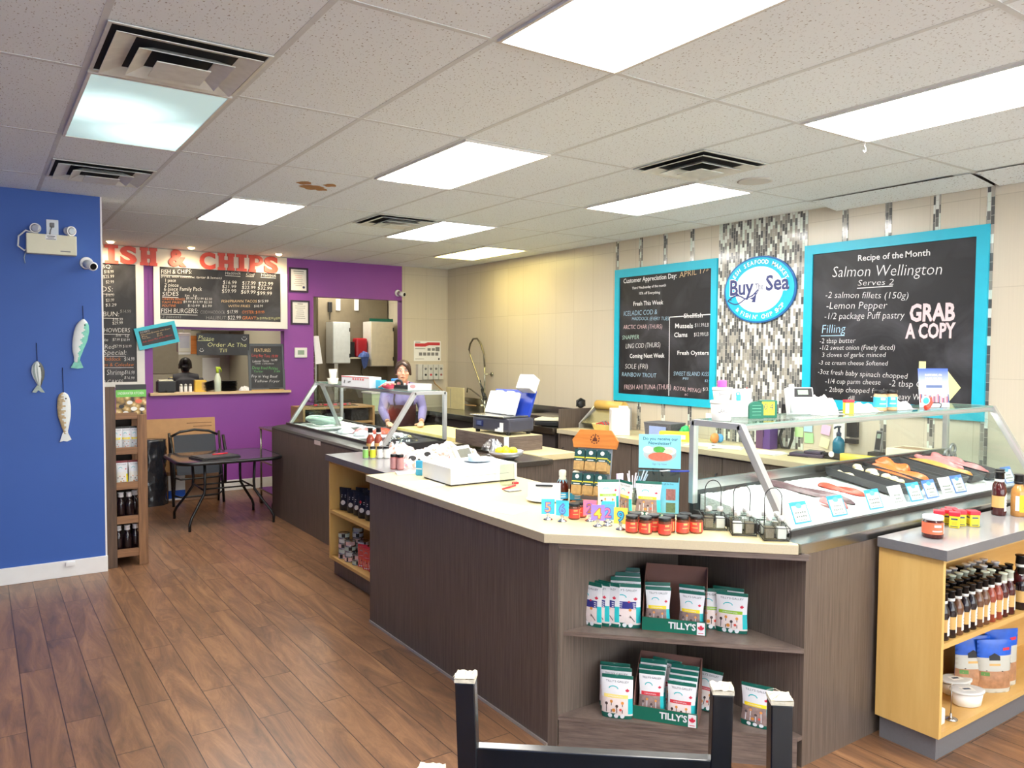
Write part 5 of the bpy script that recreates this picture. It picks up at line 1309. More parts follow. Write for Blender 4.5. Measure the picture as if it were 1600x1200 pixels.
# ---------------------------------------------------------------- left maple unit: black bags, cans, red pouches
M_BLK = mat('bag_black', (20, 20, 24), .35, vary=.15, scale=30)
t = thing('coffee_bag', 'x', 'bag', (0, 0, 0), -PI/2, 'black bags on the left maple shelf')
F, B = pouch_fn(.115, .175, .08, .16)
mb = MB(); mb.surf(F, 8, 12, 0); mb.surf(B, 6, 10, 0); mb.surf(lambda u, v: F(u, 0)*(1-v)+B(u, 0)*v, 6, 1, 0)
for k in (0, 1): mb.surf(lambda u, v, k=k: F(k, v)*(1-u)+B(k, v)*u, 1, 10, 0)
bmesh.ops.remove_doubles(mb.bm, verts=mb.bm.verts[:], dist=.0004); mb.build('bag', M_BLK, t)
d = MB(); P = lambda u, v: Vector((F(u, v).x, F(u, v).y-.0014, F(u, v).z))
d.face([P(.5+.2*math.cos(a), .36+.1*math.sin(a)) for a in [2*PI*q/14 for q in range(14)]], 0)
for v0 in (.58, .66): d.face([P(.28, v0), P(.68, v0+.01), P(.68, v0+.04), P(.28, v0+.03)], 0)
d.build('print', M_LABW, t, recalc=False)
spots = [(2.335, 5.70, 'black bag nearest the far end of the left maple shelf'), (2.345, 5.575, 'black bag with a white round logo, second from the far end'), (2.345, 5.46, 'third black bag along the left maple shelf'), (2.335, 5.345, 'black bag with a red dot near the counter end'), (2.345, 5.245, 'black bag closest to the counter'), (2.44, 5.63, 'black bag behind the second one'), (2.44, 5.51, 'black bag behind the third one'), (2.44, 5.39, 'black bag behind the red dot bag'), (2.44, 5.29, 'rear black bag closest to the counter')]
for k, (x, y, lb) in enumerate(spots):
    if k == 0: t.location = (x, y, .5005); t['label'] = lb; t.rotation_euler.z = -PI/2+.5
    else: dup(t, (x, y, .5005), -PI/2+.45+.1*math.sin(3*k), lb)
mb = MB(); mb.ball((2.302, 5.335, .625), (.006, .012, .012)); o = mb.build('sticker', M_TINR); tag(o, 'round red sticker on a black bag', 'sticker')
M_TIN = mat('can_metal', (190, 190, 188), .25, metal=.9); M_CANL = [mat('can_label_%d' % k, c, .45, vary=.06) for k, c in enumerate(((226, 190, 184), (206, 208, 204), (190, 204, 190)))]
t = thing('fish_can', 'x', 'can', (0, 0, 0), 0, 'stacked fish cans')
mb = MB(); mb.lathe([(.041, 0), (.043, .002), (.043, .005), (.0415, .006), (.0415, .034), (.043, .035), (.043, .039), (.040, .039), (.039, .036)], 20); mb.build('can', M_TIN, t)
mb = MB(); mb.surf(lambda u, v: Vector((.0420*math.cos(2*PI*u), .0420*math.sin(2*PI*u), .007+.026*v)), 20, 1, lambda u, v: 1 if int(u*20) in (3, 4, 11, 12, 18) else 0); mb.build('label', [M_CANL[0], M_DARK], t, recalc=False)
first = True
stacks = [(2.300, 5.645, 5, 'far front'), (2.305, 5.535, 4, 'middle front'), (2.315, 5.415, 2, 'near front'), (2.395, 5.600, 6, 'rear far'), (2.385, 5.475, 4, 'rear near')]
lv = ['bottom', 'second', 'third', 'fourth', 'fifth', 'sixth']
for x, y, n, nm in stacks:
    for k in range(n):
        lb = '%s can from the shelf in the %s stack of fish cans' % (lv[k] if k else 'lowest', nm)
        if first: t.location = (x, y, .1425); t['label'] = lb; first = False
        else: dup(t, (x, y, .1425+.0398*k), 1.3*k+x*40, lb, swap={'label': [M_CANL[(k+int(y*37)) % 3], None]})
pr2 = make_pouch('red pouch nearest the cans on the bottom of the left maple shelf', 'red pouches beside the cans', W=.09, H=.17, bandm=M_BNDR, pic=M_SALM, T=.03)
at(pr2, 2.315, 5.325, .1425, -PI/2+.5)
for s_ in pr2.children[0].material_slots: pass
for k, m_ in enumerate((M_BNDR, M_SALM, M_BNDR, M_SALM, M_BNDR)):
    sl = pr2.children[0].material_slots[k]; sl.link = 'OBJECT'; sl.material = m_
dup(pr2, (2.315, 5.235, .1425), -PI/2+.5, 'middle red pouch beside the cans')
dup(pr2, (2.325, 5.150, .1425), -PI/2+.55, 'red pouch closest to the counter on the bottom of the left maple shelf')

# ================================================================ ON THE WORKTOPS
from mathutils import noise as mnoise
WT = .9505
M_WHITEP = mat('white_plastic', (240, 241, 242), .35, vary=.015)
def single(mb, name, mats_, label, cat, group=None, loc=None, rz=0, **kw):
    o = mb.build(name, mats_, **kw)
    if loc is not None: o.location = loc; o.rotation_euler = (0, 0, rz)
    return tag(o, label, cat, group)
# register box with a saucer on top
t = thing('register_box', 'white rectangular box with a grey side standing on the cream worktop', 'box', (2.26, 3.935, WT), -.03)
mb = MB(); mb.rbox(0, .46, 0, .375, .008, .106, .004); mb.build('body', M_WHITEP, t)
mb = MB(); mb.box(.008, .452, .008, .367, 0, .008); mb.build('base', M_DARK, t)
mb = MB(); mb.box(.02, .40, -.0008, 0, .05, .0515); mb.box(.30, .301, -.0008, 0, .02, .095); mb.build('drawer_seam', M_PRINT, t)
t = thing('saucer', 'small grey blue saucer on the white register box', 'saucer', (2.545, 4.10, WT+.1065))
mb = MB(); mb.lathe([(.045, 0), (.085, .010), (.088, .012), (.082, .012), (.04, .004), (.001, .004)], 28, sq=(1, 1)); mb.build('dish', mat('saucer_blue', (176, 198, 214), .3), t)
mb = MB(); mb.lathe([(.026, .0045), (.028, .008), (.031, .045), (.028, .045), (.024, .010)], 20, c=(-.028, .01, 0), cap=False); o = mb.build('cup', mat('cup_blue', (206, 222, 234), .3), None); o.location = t.location; tag(o, 'small pale blue cup standing on the saucer', 'cup')
# tilted payment terminal behind the box
t = thing('payment_screen', 'white tilted payment screen behind the white register box', 'screen', (2.80, 4.42, WT), .4)
mb = MB(); mb.T = Matrix.Rotation(-.55, 4, 'X'); mb.rbox(-.09, .09, -.012, .012, .02, .17, .006); mb.build('case', M_WHITEP, t)
mb = MB(); mb.T = Matrix.Rotation(-.55, 4, 'X'); mb.box(-.06, .075, -.0135, -.012, .07, .145); mb.build('display', mat('screen_grey', (128, 128, 118), .25), t)
mb = MB(); mb.rbox(-.05, .05, .0, .11, 0, .03, .006); mb.build('stand', M_WHITEP, t)
t.location = (2.71, 4.46, WT)
# glass jar
M_JAR = glass('jar_glass', (232, 238, 232), .07)
t = thing('glass_jar', 'empty ribbed glass jar beside the white register box', 'jar', (2.565, 3.80, WT))
mb = MB()
prof = [(.030, .0), (.040, .004), (.042, .03), (.042, .10), (.040, .125), (.041, .136)]
rings = [[mb._v((r*(1+.03*math.cos(10*a))*math.cos(a), r*(1+.03*math.cos(10*a))*math.sin(a), z)) for a in [2*PI*i/40 for i in range(40)]] for r, z in prof]
for a, c in zip(rings, rings[1:]): mb._bridge(a, c)
mb.bm.faces.new(rings[0][::-1]); mb.build('glass', M_JAR, t)
mb = MB(); mb.tube([(.041*math.cos(a), .041*math.sin(a), .136) for a in [2*PI*i/24 for i in range(24)]], .0022, 6, True); mb.build('rim', mat('jar_rim', (214, 222, 216), .1), t)
# papers
for nm, pts, lb in (('order_sheet', [(2.062, 4.225), (2.045, 3.985), (2.262, 3.99), (2.262, 4.205)], 'printed sheet lying in front of the white register box'), ('order_sheet', [(2.035, 3.345), (2.125, 3.095), (2.318, 3.168), (2.226, 3.420)], 'printed sheet lying on the worktop between the register box and the number cards')):
    mb = MB(); c = Vector((sum(p[0] for p in pts)/4, sum(p[1] for p in pts)/4, 0))
    mb.prism([(x-c.x, y-c.y) for x, y in pts], 0, .0012, 0)
    a, b2, d2 = Vector((*pts[0], 0)), Vector((*pts[1], 0)), Vector((*pts[3], 0)); random.seed(len(lb))
    L = plane_M(a-c+Vector((0, 0, .0018)), b2-a, (b2-a).cross(Vector((0, 0, 1)))*-1)
    for q in range(9):
        for r_ in range(2): line(mb, L, .02+.115*r_, .03+.019*q, .02+.115*r_+random.uniform(.04, .1), .03+.019*q, .006, 1, 0)
    single(mb, nm, [M_PAPER, mat('print_pale', (150, 152, 168), .7)], lb, 'paper', None, (c.x, c.y, WT), recalc=False)
mb = MB(); mb.cyl((2.455, 3.682, WT+.006), (2.585, 3.742, WT+.006), .005, .005, 8); single(mb, 'pen', M_TINR, 'red pen lying near the glass jar', 'pen')
mb = MB(); mb.rbox(2.445, 2.53, 3.60, 3.66, WT, WT+.005, .001, 0); mb.box(2.452, 2.523, 3.61, 3.65, WT+.005, WT+.0055, 1); mb.box(2.458, 2.50, 3.62, 3.625, WT+.0055, WT+.0058, 2)
single(mb, 'calculator', [M_PRINT, M_WHITEP, M_DARK], 'small card calculator lying beside the red pen', 'calculator')
mb = MB(); mb.rbox(2.615, 2.65, 3.80, 3.825, WT, WT+.012, .002); single(mb, 'clip', M_TINR, 'small red clip lying just right of the glass jar', 'clip')
# white tip dish
t = thing('tip_box', 'white metal scoop shaped box on a white plate near the brown bottles', 'box', (2.47, 3.30, WT), -.75)
mb = MB(); mb.lathe([(.05, 0), (.098, .010), (.10, .013), (.09, .012), (.05, .005), (.001, .005)], 28); mb.build('plate', M_WHITEP, t)
mb = MB(); mb.T = Matrix(((0, 0, 1, -.085), (1, 0, 0, -.045), (0, 1, 0, 0), (0, 0, 0, 1)))
mb.prism([(0, .008), (.09, .008), (.105, .085), (.02, .10)], 0, .17); mb.build('body', M_WHITEP, t)
mb = MB(); mb.rbox(-.045, .045, -.042, -.026, .082, .090, .002); mb.build('slot', M_DARK, t)
# table number cards on silver clips
M_CLIP = mat('clip_chrome', (190, 192, 196), .2, metal=1.0)
def card(num, x, y, rz, bgc, dgc, label, z=WT):
    t = thing('table_number', label, 'table number', (x, y, z), rz, 'table number cards on silver clip stands')
    mb = MB(); mb.lathe([(.022, 0), (.023, .002), (.010, .010), (.004, .014), (.004, .020), (.001, .021)], 16); mb.build('stand', M_CLIP, t)
    mb = MB(); mb.rbox(-.008, .008, -.004, .004, .019, .033, .001); mb.build('clip', M_CLIP, t)
    mb = MB(); mb.box(-.031, .031, -.0008, .0008, .026, .098); mb.build('card', bgc, t)
    mb = MB(); L = plane_M((0, -.0014, 0), *WALLY)
    mb.text(num, .062, L @ Matrix.Translation((0, .038, 0)), 0, align='CENTER', bold=.004)
    mb.text(num, .062, L @ Matrix.Translation((0, .038, .0004)), 1, align='CENTER', bold=.0005)
    mb.build('numeral', dgc, t, recalc=False)
C_BL = mat('card_blue', (70, 196, 232), .45); C_PK = mat('card_pink', (240, 126, 160), .45); C_PU = mat('card_purple', (156, 130, 212), .45); C_YE = mat('card_yellow', (246, 222, 90), .45); C_LB = mat('card_sky', (96, 174, 236), .45)
N_OR = mat('num_orange', (246, 168, 110), .45); N_PU = mat('num_purple', (110, 84, 190), .45); N_YE = mat('num_yellow', (248, 224, 80), .45); N_NV = mat('num_navy', (48, 88, 170), .45); N_BR = mat('num_brown', (196, 120, 60), .45)
card('5', 2.203, 2.918, -.62, C_BL, [N_PU, N_OR], 'light blue table number card with an orange numeral at the left end')
card('6', 2.235, 2.850, -.95, C_BL, [N_PU, C_LB], 'light blue table number card with a spiral numeral, second from the left')
card('2', 2.350, 2.788, -.75, C_PK, [N_PU, N_BR], 'pink table number card behind the others')
card('4', 2.308, 2.682, -.80, C_PU, [N_BR, N_YE], 'purple table number card with a yellow four')
card('2', 2.355, 2.668, -.60, C_LB, [N_PU, C_PK], 'blue table number card with a pink numeral beside the purple four')
card('0', 2.405, 2.722, -.70, C_BL, [N_NV, N_OR], 'light blue table number card behind the purple four')
card('9', 2.352, 2.578, -.95, C_YE, [N_NV, C_BL], 'yellow table number card with a blue nine at the right end')
# red label jars
GJ = 'red labelled jars with black lids on the cream worktop'
M_JARB = mat('jar_brown', (112, 62, 42), .12, vary=.1)
j0 = make_jar('red labelled jar just right of the yellow nine card', GJ, (2.358, 2.512, WT), .0275, .076, M_JARB, M_CAPB, M_REDLB, (.10, .66), -.6, printm=M_LABT)
for x, y, lb in ((2.392, 2.462, 'second red labelled jar of the front row on the cream worktop'), (2.446, 2.400, 'red labelled jar closest to the worktop edge, third of the front row'), (2.535, 2.380, 'fourth red labelled jar of the front row, beside the wire caddies'), (2.592, 2.352, 'last red labelled jar of the front row touching the wire caddy'), (2.452, 2.476, 'red labelled jar in the second row between the second and third front jars'), (2.505, 2.432, 'red labelled jar in the second row behind the third front jar'), (2.592, 2.418, 'red labelled jar in the second row at its right end'), (2.410, 2.545, 'red labelled jar in the second row at its left end'), (2.318, 2.865, 'red labelled jar just behind the light blue number cards'), (2.372, 2.880, 'red labelled jar behind another one and left of the pink card')):
    dup(j0, (x, y, WT), -.7+.4*math.sin(x*60), lb)
# brown bottles with white cloth caps
GBB = 'brown bottles with pale caps and blue labels'
M_LABB = mat('label_blue', (64, 182, 224), .45, vary=.05); M_BROWN = mat('bottle_brown', (84, 34, 22), .08, vary=.12, scale=30)
def cap_bottle(label, loc, rz):
    t = thing('syrup_bottle', label, 'bottle', loc, rz, GBB)
    mb = MB(); mb.lathe([(.030, 0), (.033, .004), (.033, .078), (.028, .098), (.016, .118), (.0145, .13)], 20); mb.build('glass', M_BROWN, t)
    mb = MB(); mb.lathe([(.020, .108), (.0185, .122), (.0165, .128), (.019, .134), (.0195, .156), (.015, .162)], 16); mb.build('cap', mat('cap_pale', (226, 226, 206), .8, vary=.08, scale=50), t)
    mb = MB(); mb.surf(lambda u, v: Vector((.0336*math.sin(5*u-2.5), -.0336*math.cos(5*u-2.5), .014+.034*v)), 20, 1, 0)
    for q in range(2): mb.surf(lambda u, v, q=q: Vector((.0338*math.sin(-.4+1.0*u), -.0338*math.cos(-.4+1.0*u), .022+.012*q+.005*v)), 6, 1, 1)
    mb.build('label', [M_LABB, M_LABW], t, recalc=False)
    mb = MB()
    for k in range(9):
        a = 2*PI*k/9; mb.face([(.0215*math.cos(a-.3), .0215*math.sin(a-.3), .112), (.0215*math.cos(a+.3), .0215*math.sin(a+.3), .112), (.031*math.cos(a), .031*math.sin(a), .094)])
    mb.build('cloth_fringe', mat('fringe_blue', (150, 206, 222), .8), t, recalc=False)
cap_bottle('left brown bottle with a pale cap and blue label near the white box', (2.555, 3.258, WT), -.7)
cap_bottle('right brown bottle with a pale cap and blue label near the spice rack', (2.592, 3.190, WT), -.5)
# spice packet rack: tilted board, hooks and packets
M_ORW = wood('orange_wood', (196, 112, 44), (226, 146, 70), 'X', 4.0, .45, grain=10)
t = thing('spice_rack', 'orange wood header rack hung with dark green spice packets', 'rack', (2.62, 3.10, WT), -1.02)
TL = Matrix.Rotation(-.20, 4, 'X')
mb = MB(); mb.T = TL @ plane_M((0, 0, 0), *WALLY)
mb.prism([(-.115, .29), (.115, .29), (.125, .33), (.085, .385), (-.085, .385), (-.125, .33)], -.012, .012); hd = mb.build('header', M_ORW, t)
mb = MB(); L = TL @ plane_M((0, 0, 0), *WALLY)
for k in range(10):
    a0, a1 = 2*PI*k/10, 2*PI*(k+.6)/10
    mb.face([L @ Vector((.026*math.cos(a0), .337+.026*math.sin(a0), .0126)), L @ Vector((.026*math.cos(a1), .337+.026*math.sin(a1), .0126)), L @ Vector((.020*math.cos(a1), .337+.020*math.sin(a1), .0126)), L @ Vector((.020*math.cos(a0), .337+.020*math.sin(a0), .0126))])
mb.face([L @ Vector((x, y, .0127)) for x, y in ((-.014, .325), (.014, .325), (.010, .34), (.004, .345), (0, .372), (-.004, .345), (-.010, .34))])
mb.build('burnt_mark', mat('burnt', (96, 44, 24), .6), hd, recalc=False)
mb = MB(); mb.T = TL; mb.box(-.095, .095, .002, .006, .02, .30); mb.build('back_panel', mat('rack_panel', (150, 156, 164), .35), t)
mb = MB(); mb.rbox(-.10, .10, -.06, .10, 0, .012, .003); mb.build('base', M_ORW, t)
M_PKT = mat('packet_green', (40, 78, 80), .4, vary=.1); M_PKY = mat('packet_yellow', (232, 214, 70), .4); M_SPICE = mat('packet_spice', (186, 150, 96), .5, vary=.2, scale=60)
for r_, z0 in enumerate((.17, .045)):
    for c_ in range(3):
        n_ = 3 if (r_ == 0 and c_ == 2) else 2
        for q in range(n_):
            p_ = thing('spice_packet', '%s packet hanging in the %s row of the spice rack, %s' % (('front', 'middle', 'rear')[q if n_ == 3 else (0, 2)[q]], ('upper', 'lower')[r_], ('left end', 'centre', 'right end')[c_]), 'spice packet', (0, 0, 0), -1.02, 'spice packets on the rack')
            mb = MB(); M_ = TL @ plane_M((-.090+.062*c_+.004*q, -.052+.016*q-.012*r_, z0-.006*q), *WALLY); mb.T = M_
            mb.box(0, .054, .0, .046, 0, .010, 2); mb.box(0, .054, .046, .062, 0, .008, 0); mb.box(0, .054, .062, .068, 0, .008, 1); mb.box(0, .054, .068, .108, 0, .006, 0)
            mb.build('bag', [M_PKT, M_PKY, M_SPICE], p_)
            mb = MB(); mb.T = M_; mb.disc(.027, .090, .011, None, 0, None, 14, .0066)
            mb.face([(.01, .05, .0085), (.044, .05, .0085), (.044, .054, .0085), (.01, .054, .0085)], 0); mb.build('label', M_LABW, p_, recalc=False)
            p_.location = t.location
t2 = thing('straw_cup', 'clear cup full of paper straws behind the spice rack', 'cup', (2.80, 2.98, WT))
mb = MB(); mb.lathe([(.032, 0), (.036, .09), (.034, .09), (.030, .004), (.001, .003)], 18, cap=False); mb.build('cup', M_JAR, t2)
mb = MB(); mb.lathe([(.034, .088), (.0372, .09), (.034, .092)], 18, cap=False); mb.build('rim', M_GEDGE, t2)
random.seed(5)
for k in range(11):
    a, r_ = random.uniform(0, 6.28), random.uniform(.004, .022); tp = Vector((.06*math.cos(a)+.03, .05*math.sin(a), random.uniform(.15, .17)))
    s_ = MB(); s_.cyl((0, 0, 0), tp-Vector((r_*math.cos(a)*.5, r_*math.sin(a)*.5, .006)), .003, .003, 7)
    o = s_.build('straw', mat('straw_white', (238, 230, 240), .6)); o.location = t2.location+Vector((r_*math.cos(a)*.5, r_*math.sin(a)*.5, .006)); tag(o, 'white paper straw sticking out of the clear cup', 'straw', 'paper straws in the clear cup')
mb = MB(); mb.rbox(2.70, 2.745, 2.99, 3.0, WT, WT+.165, .003); single(mb, 'leaflet_stack', mat('leaflet_lilac', (226, 206, 236), .6), 'pale lilac leaflet standing behind the spice rack', 'leaflet')
# newsletter box: acrylic ballot box with a header sign
t = thing('ballot_box', 'clear acrylic newsletter box with a light blue header sign on the worktop', 'ballot box', (2.66, 2.800, WT), -.82)
M_ACR = glass('acrylic', (225, 242, 246), .14); M_SKY = mat('sign_sky', (150, 222, 242), .4, vary=.02)
mb = MB(); mb.T = Matrix(((0, 0, 1, 0), (1, 0, 0, 0), (0, 1, 0, 0), (0, 0, 0, 1)))
mb.prism([(0, 0), (.15, 0), (.15, .20), (.06, .20), (0, .165)], 0, .205); mb.build('acrylic_case', M_ACR, t)
mb = MB(); mb.box(.006, .199, .004, .0055, .006, .158); mb.box(.004, .006, .006, .146, .006, .16); mb.box(.199, .201, .006, .146, .006, .16); mb.build('paper_lining', M_SKY, t)
mb = MB(); mb.box(-.002, .207, .138, .146, .205, .375); hs_ = mb.build('header_sign', M_SKY, t)
mb = MB(); L = plane_M((0, .1375, 0), *WALLY)
mb.text("Do you receive our", .022, L @ Matrix.Translation((.018, .347, 0)), 0, width=.172, bold=.0003)
mb.text("Newsletter?", .022, L @ Matrix.Translation((.045, .325, 0)), 0, width=.112, bold=.0003)
mb.text("Sign Up Now", .014, L @ Matrix.Translation((.066, .222, 0)), 1, width=.072)
mb.disc(.103, .277, .082, .040, 2, L, 30, .0004)
for cx, cy, rx, ry, k in ((.045, .298, .026, .018, 3), (.10, .300, .03, .016, 4), (.150, .294, .034, .020, 3), (.105, .264, .06, .022, 5), (.145, .292, .022, .012, 6)): mb.disc(cx, cy, rx, ry, k, L, 20, .0008+.0001*k)
mb.build('sign_print', [mat('sign_ink', (36, 96, 110), .5), M_PRINT, mat('plate_grey', (186, 196, 196), .5), M_LABW, mat('herb_green', (86, 170, 70), .5, vary=.2, scale=60), mat('salmon_pink', (240, 120, 92), .5, vary=.12, scale=70), mat('rice_cream', (232, 218, 186), .5)], hs_, recalc=False)
mb = MB(); L = plane_M((0, .0036, 0), *WALLY); mb.text("A chance to win your gift for free", .012, L @ Matrix.Translation((.035, .145, 0)), 0, width=.14)
for x0, y0, x1, y1, k in ((.14, .07, .185, .125, 1), (.14, .01, .185, .058, 2)): mb.face([L @ Vector((x, y, 0)) for x, y in ((x0, y0), (x1, y0), (x1, y1), (x0, y1))], k)
mb.build('lining_print', [M_INK, mat('photo_red', (206, 120, 110), .5, vary=.3, scale=90), mat('photo_green', (120, 130, 90), .5, vary=.3, scale=90)], t, recalc=False)
mb = MB(); mb.rbox(2.80, 2.86, 2.70, 2.715, WT+.2035, WT+.2055, .0005); o = single(mb, 'ballot_slip', [M_WHITEP], 'white slip lying on top of the acrylic newsletter box', 'slip'); 
o.data.transform(Matrix.Translation((-2.83, -2.707, -WT-.2035))); o.location = (2.815, 2.765, WT+.2005)
mb = MB(); mb.cyl((0, 0, .005), (.085, .06, .005), .0045, .0045, 8); o = single(mb, 'pen', mat('pen_blue', (52, 70, 170), .4), 'blue pen lying on top of the acrylic newsletter box', 'pen', None, (2.80, 2.715, WT+.2005), -1.1)
# wire caddies with salt and pepper
M_WIRE = mat('wire_black', (34, 34, 34), .35); M_SHG = glass('shaker_glass', (236, 240, 238), .2); M_SALT = mat('salt', (244, 244, 242), .8, vary=.02); M_PEPPER = mat('pepper', (128, 116, 94), .8, vary=.25, scale=300); M_CHR = mat('shaker_cap', (222, 222, 218), .2, metal=.4)
def caddy(label, x, y, rz):
    t = thing('condiment_caddy', label, 'condiment caddy', (x, y, WT), rz, 'wire salt and pepper caddies')
    W_, D_ = .050, .080
    r0 = [(-W_, -D_), (W_, -D_), (W_, D_), (-W_, D_)]
    mb = MB()
    mb.tube([(a, b2, .006) for a, b2 in r0], .0022, 6, True); mb.tube([(a*1.06, b2*1.06, .060) for a, b2 in r0], .0022, 6, True)
    for a, b2 in r0+[(W_, 0), (-W_, 0)]: mb.tube([(a, b2, .0035), (a*1.06, b2*1.06, .060)], .0018, 6)
    mb.build('basket', M_WIRE, t)
    mb = MB()
    for k in range(8): mb.tube([(-W_, -D_+.02*k+.012, .006), (W_, -D_+.02*k+.012, .006)], .0016, 5)
    mb.build('floor_wires', M_WIRE, t)
    mb = MB(); mb.tube([(-.034, 0, .006), (-.036, 0, .17)]+[(-.036*math.cos(a), 0, .17+.045*math.sin(a)) for a in [PI*q/10 for q in range(1, 10)]]+[(.036, 0, .17), (.034, 0, .006)], .0022, 6); mb.build('handle', M_WIRE, t)
    return t
def shaker(label, x, y, rz, fill):
    t = thing('shaker', label, 'shaker', (x, y, WT+.0085), rz, 'glass salt and pepper shakers')
    mb = MB(); mb.rbox(-.018, .018, -.018, .018, .002, .05, .003); mb.build('filling', fill, t)
    mb = MB(); mb.rbox(-.021, .021, -.021, .021, 0, .068, .004); mb.cyl((0, 0, .068), (0, 0, .078), .012, .012, 12); mb.build('glass', M_SHG, t)
    mb = MB(); mb.lathe([(.013, .076), (.014, .078), (.014, .092), (.009, .097), (.001, .098)], 14); mb.build('cap', M_CHR, t)
cpos = [(2.735, 2.385, -.70), (2.758, 2.243, -.72), (2.795, 2.107, -.72)]
nm = ['rear wire caddy beside the jars', 'middle wire caddy of the three', 'front wire caddy next to the glass case foot']
for k, (x, y, rz) in enumerate(cpos):
    caddy(nm[k]+', black with a tall loop handle', x, y, rz)
    c, s_ = math.cos(rz), math.sin(rz)
    for q, (u, v, f_, w_) in enumerate(((-.025, -.045, M_SALT if k else M_PEPPER, 'front left'), (.025, -.045, M_PEPPER if k else M_SALT, 'front right'), (-.025, .045, M_PEPPER, 'rear left'), (.025, .045, M_SALT, 'rear right'))):
        if k == 0 and q > 1: continue
        f2 = f_
        if k == 2: f2 = (M_PEPPER, M_SALT, M_SALT, M_PEPPER)[q]
        shaker('%s shaker with %s in the %s' % (w_, 'salt' if f2 is M_SALT else 'pepper', ('rear wire caddy', 'middle wire caddy', 'front wire caddy')[k]), x+u*c-v*s_, y+u*s_+v*c, rz, f2)

# ---------------------------------------------------------------- right case: ice, fish, trays, price cards
m, nt, b = _new('crushed_ice'); b.inputs['Base Color'].default_value = S(252, 253, 254); b.inputs['Roughness'].default_value = .45
no = N(nt, 'ShaderNodeTexNoise'); no.inputs['Scale'].default_value = 70; no.inputs['Detail'].default_value = 4
tc = N(nt, 'ShaderNodeTexCoord'); nt.links.new(tc.outputs['Object'], no.inputs['Vector'])
bp = N(nt, 'ShaderNodeBump'); bp.inputs['Strength'].default_value = .5; bp.inputs['Distance'].default_value = .02; nt.links.new(no.outputs['Fac'], bp.inputs['Height']); nt.links.new(bp.outputs['Normal'], b.inputs['Normal'])
M_ICE = m
def icez(y): return .972+(y-2.11)*.15
def ice_bed(x0, x1, y0, y1, zf, nx, ny, amp, name, label):
    mb = MB()
    def fn(u, v):
        x, y = x0+(x1-x0)*u, y0+(y1-y0)*v
        e = min(u, 1-u, v*(y1-y0)/(x1-x0)*3, (1-v)*3*(y1-y0)/(x1-x0))
        return Vector((x, y, zf(x, y)+amp*(mnoise.noise(Vector((x*9, y*9, 1)))+.6*mnoise.noise(Vector((x*38, y*38, 4))))-(.012 if e < .01 else 0)))
    mb.surf(fn, nx, ny)
    for k in (0, 1):
        mb.surf(lambda u, v, k=k: fn(k, u)*(1-v)+Vector((fn(k, u).x, fn(k, u).y, .93))*v, ny, 1); mb.surf(lambda u, v, k=k: fn(u, k)*(1-v)+Vector((fn(u, k).x, fn(u, k).y, .93))*v, nx, 1)
    o = mb.build(name, M_ICE); tag(o, label, 'ice', None, 'stuff'); return o
ice_bed(2.935, 5.28, 2.125, 2.640, lambda x, y: icez(y), 150, 34, .008, 'ice', 'crushed ice filling the display case below the chalkboards')
M_TRAY = mat('tray_black', (32, 36, 44), .35)
def tray(label, x, y0, y1, w_, z0, z1, group='black fish trays on the ice'):
    ln = y1-y0; t = thing('fish_tray', label, 'tray', (x, y0, z0), 0, group); t.rotation_euler.x = math.atan2(z1-z0, ln)
    mb = MB(); h = .042; tp = .008
    o_ = [(-w_/2, 0), (w_/2, 0), (w_/2, ln), (-w_/2, ln)]
    ins = lambda d: [(-w_/2+d, d), (w_/2-d, d), (w_/2-d, ln-d), (-w_/2+d, ln-d)]
    R = [[mb._v((a, b2, z)) for a, b2 in pts] for pts, z in ((ins(.012), 0), (o_, h), (ins(.006), h), (ins(.018), .006))]
    for a, c in zip(R, R[1:]):
        for i in range(4): mb.bm.faces.new([a[i], a[(i+1) % 4], c[(i+1) % 4], c[i]])
    mb.bm.faces.new(R[0][::-1]); mb.bm.faces.new(R[3]); mb.build('tray', M_TRAY, t)
    return t
TR = [(3.985, .14), (4.135, .13), (4.37, .17), (4.60, .15), (4.80, .16), (5.01, .17)]
tl = ['black tray with a pale fillet at the left end of the tray row', 'black tray holding the pale scallops', 'black tray holding the big orange salmon fillets', 'empty looking black tray between the two salmon trays', 'black tray with orange and pink fillets', 'black tray with pink fillets at the far right of the ice']
for (x, w_), lb in zip(TR, tl): tray(lb, x, 2.20, 2.625, w_, icez(2.20)+.012, icez(2.62)+.014)
def fillet(label, cx, cy, ln, wd, rz, mt, z, h=.022, bend=.0, wave=.006, tiltx=0.0, name='fish_fillet', cat='fish fillet', group='fish fillets on display', seed=0):
    mb = MB(); n, m_ = 22, 10
    def fn(u, v):
        s_ = 2*u-1; w_ = wd/2*max(.02, (1-abs(s_)**3.2))**.5*(1-.25*s_)
        a = (v-.5)*2
        zz = h*max(0, 1-a*a)**.5*max(0, 1-abs(s_)**4)**.5+wave*math.sin(9*u+seed+3*a)*max(0, 1-abs(a)**2)
        return Vector((s_*ln/2, a*w_+bend*s_*s_, zz))
    mb.surf(fn, n, m_); mb.surf(lambda u, v: Vector((fn(u, v).x, fn(u, v).y, -.003)), n, m_)
    bmesh.ops.remove_doubles(mb.bm, verts=mb.bm.verts[:], dist=.0008)
    o = mb.build(name, mt); o.location = (cx, cy, z); o.rotation_euler = (tiltx, -.147*math.sin(rz), rz)
    return tag(o, label, cat, group)
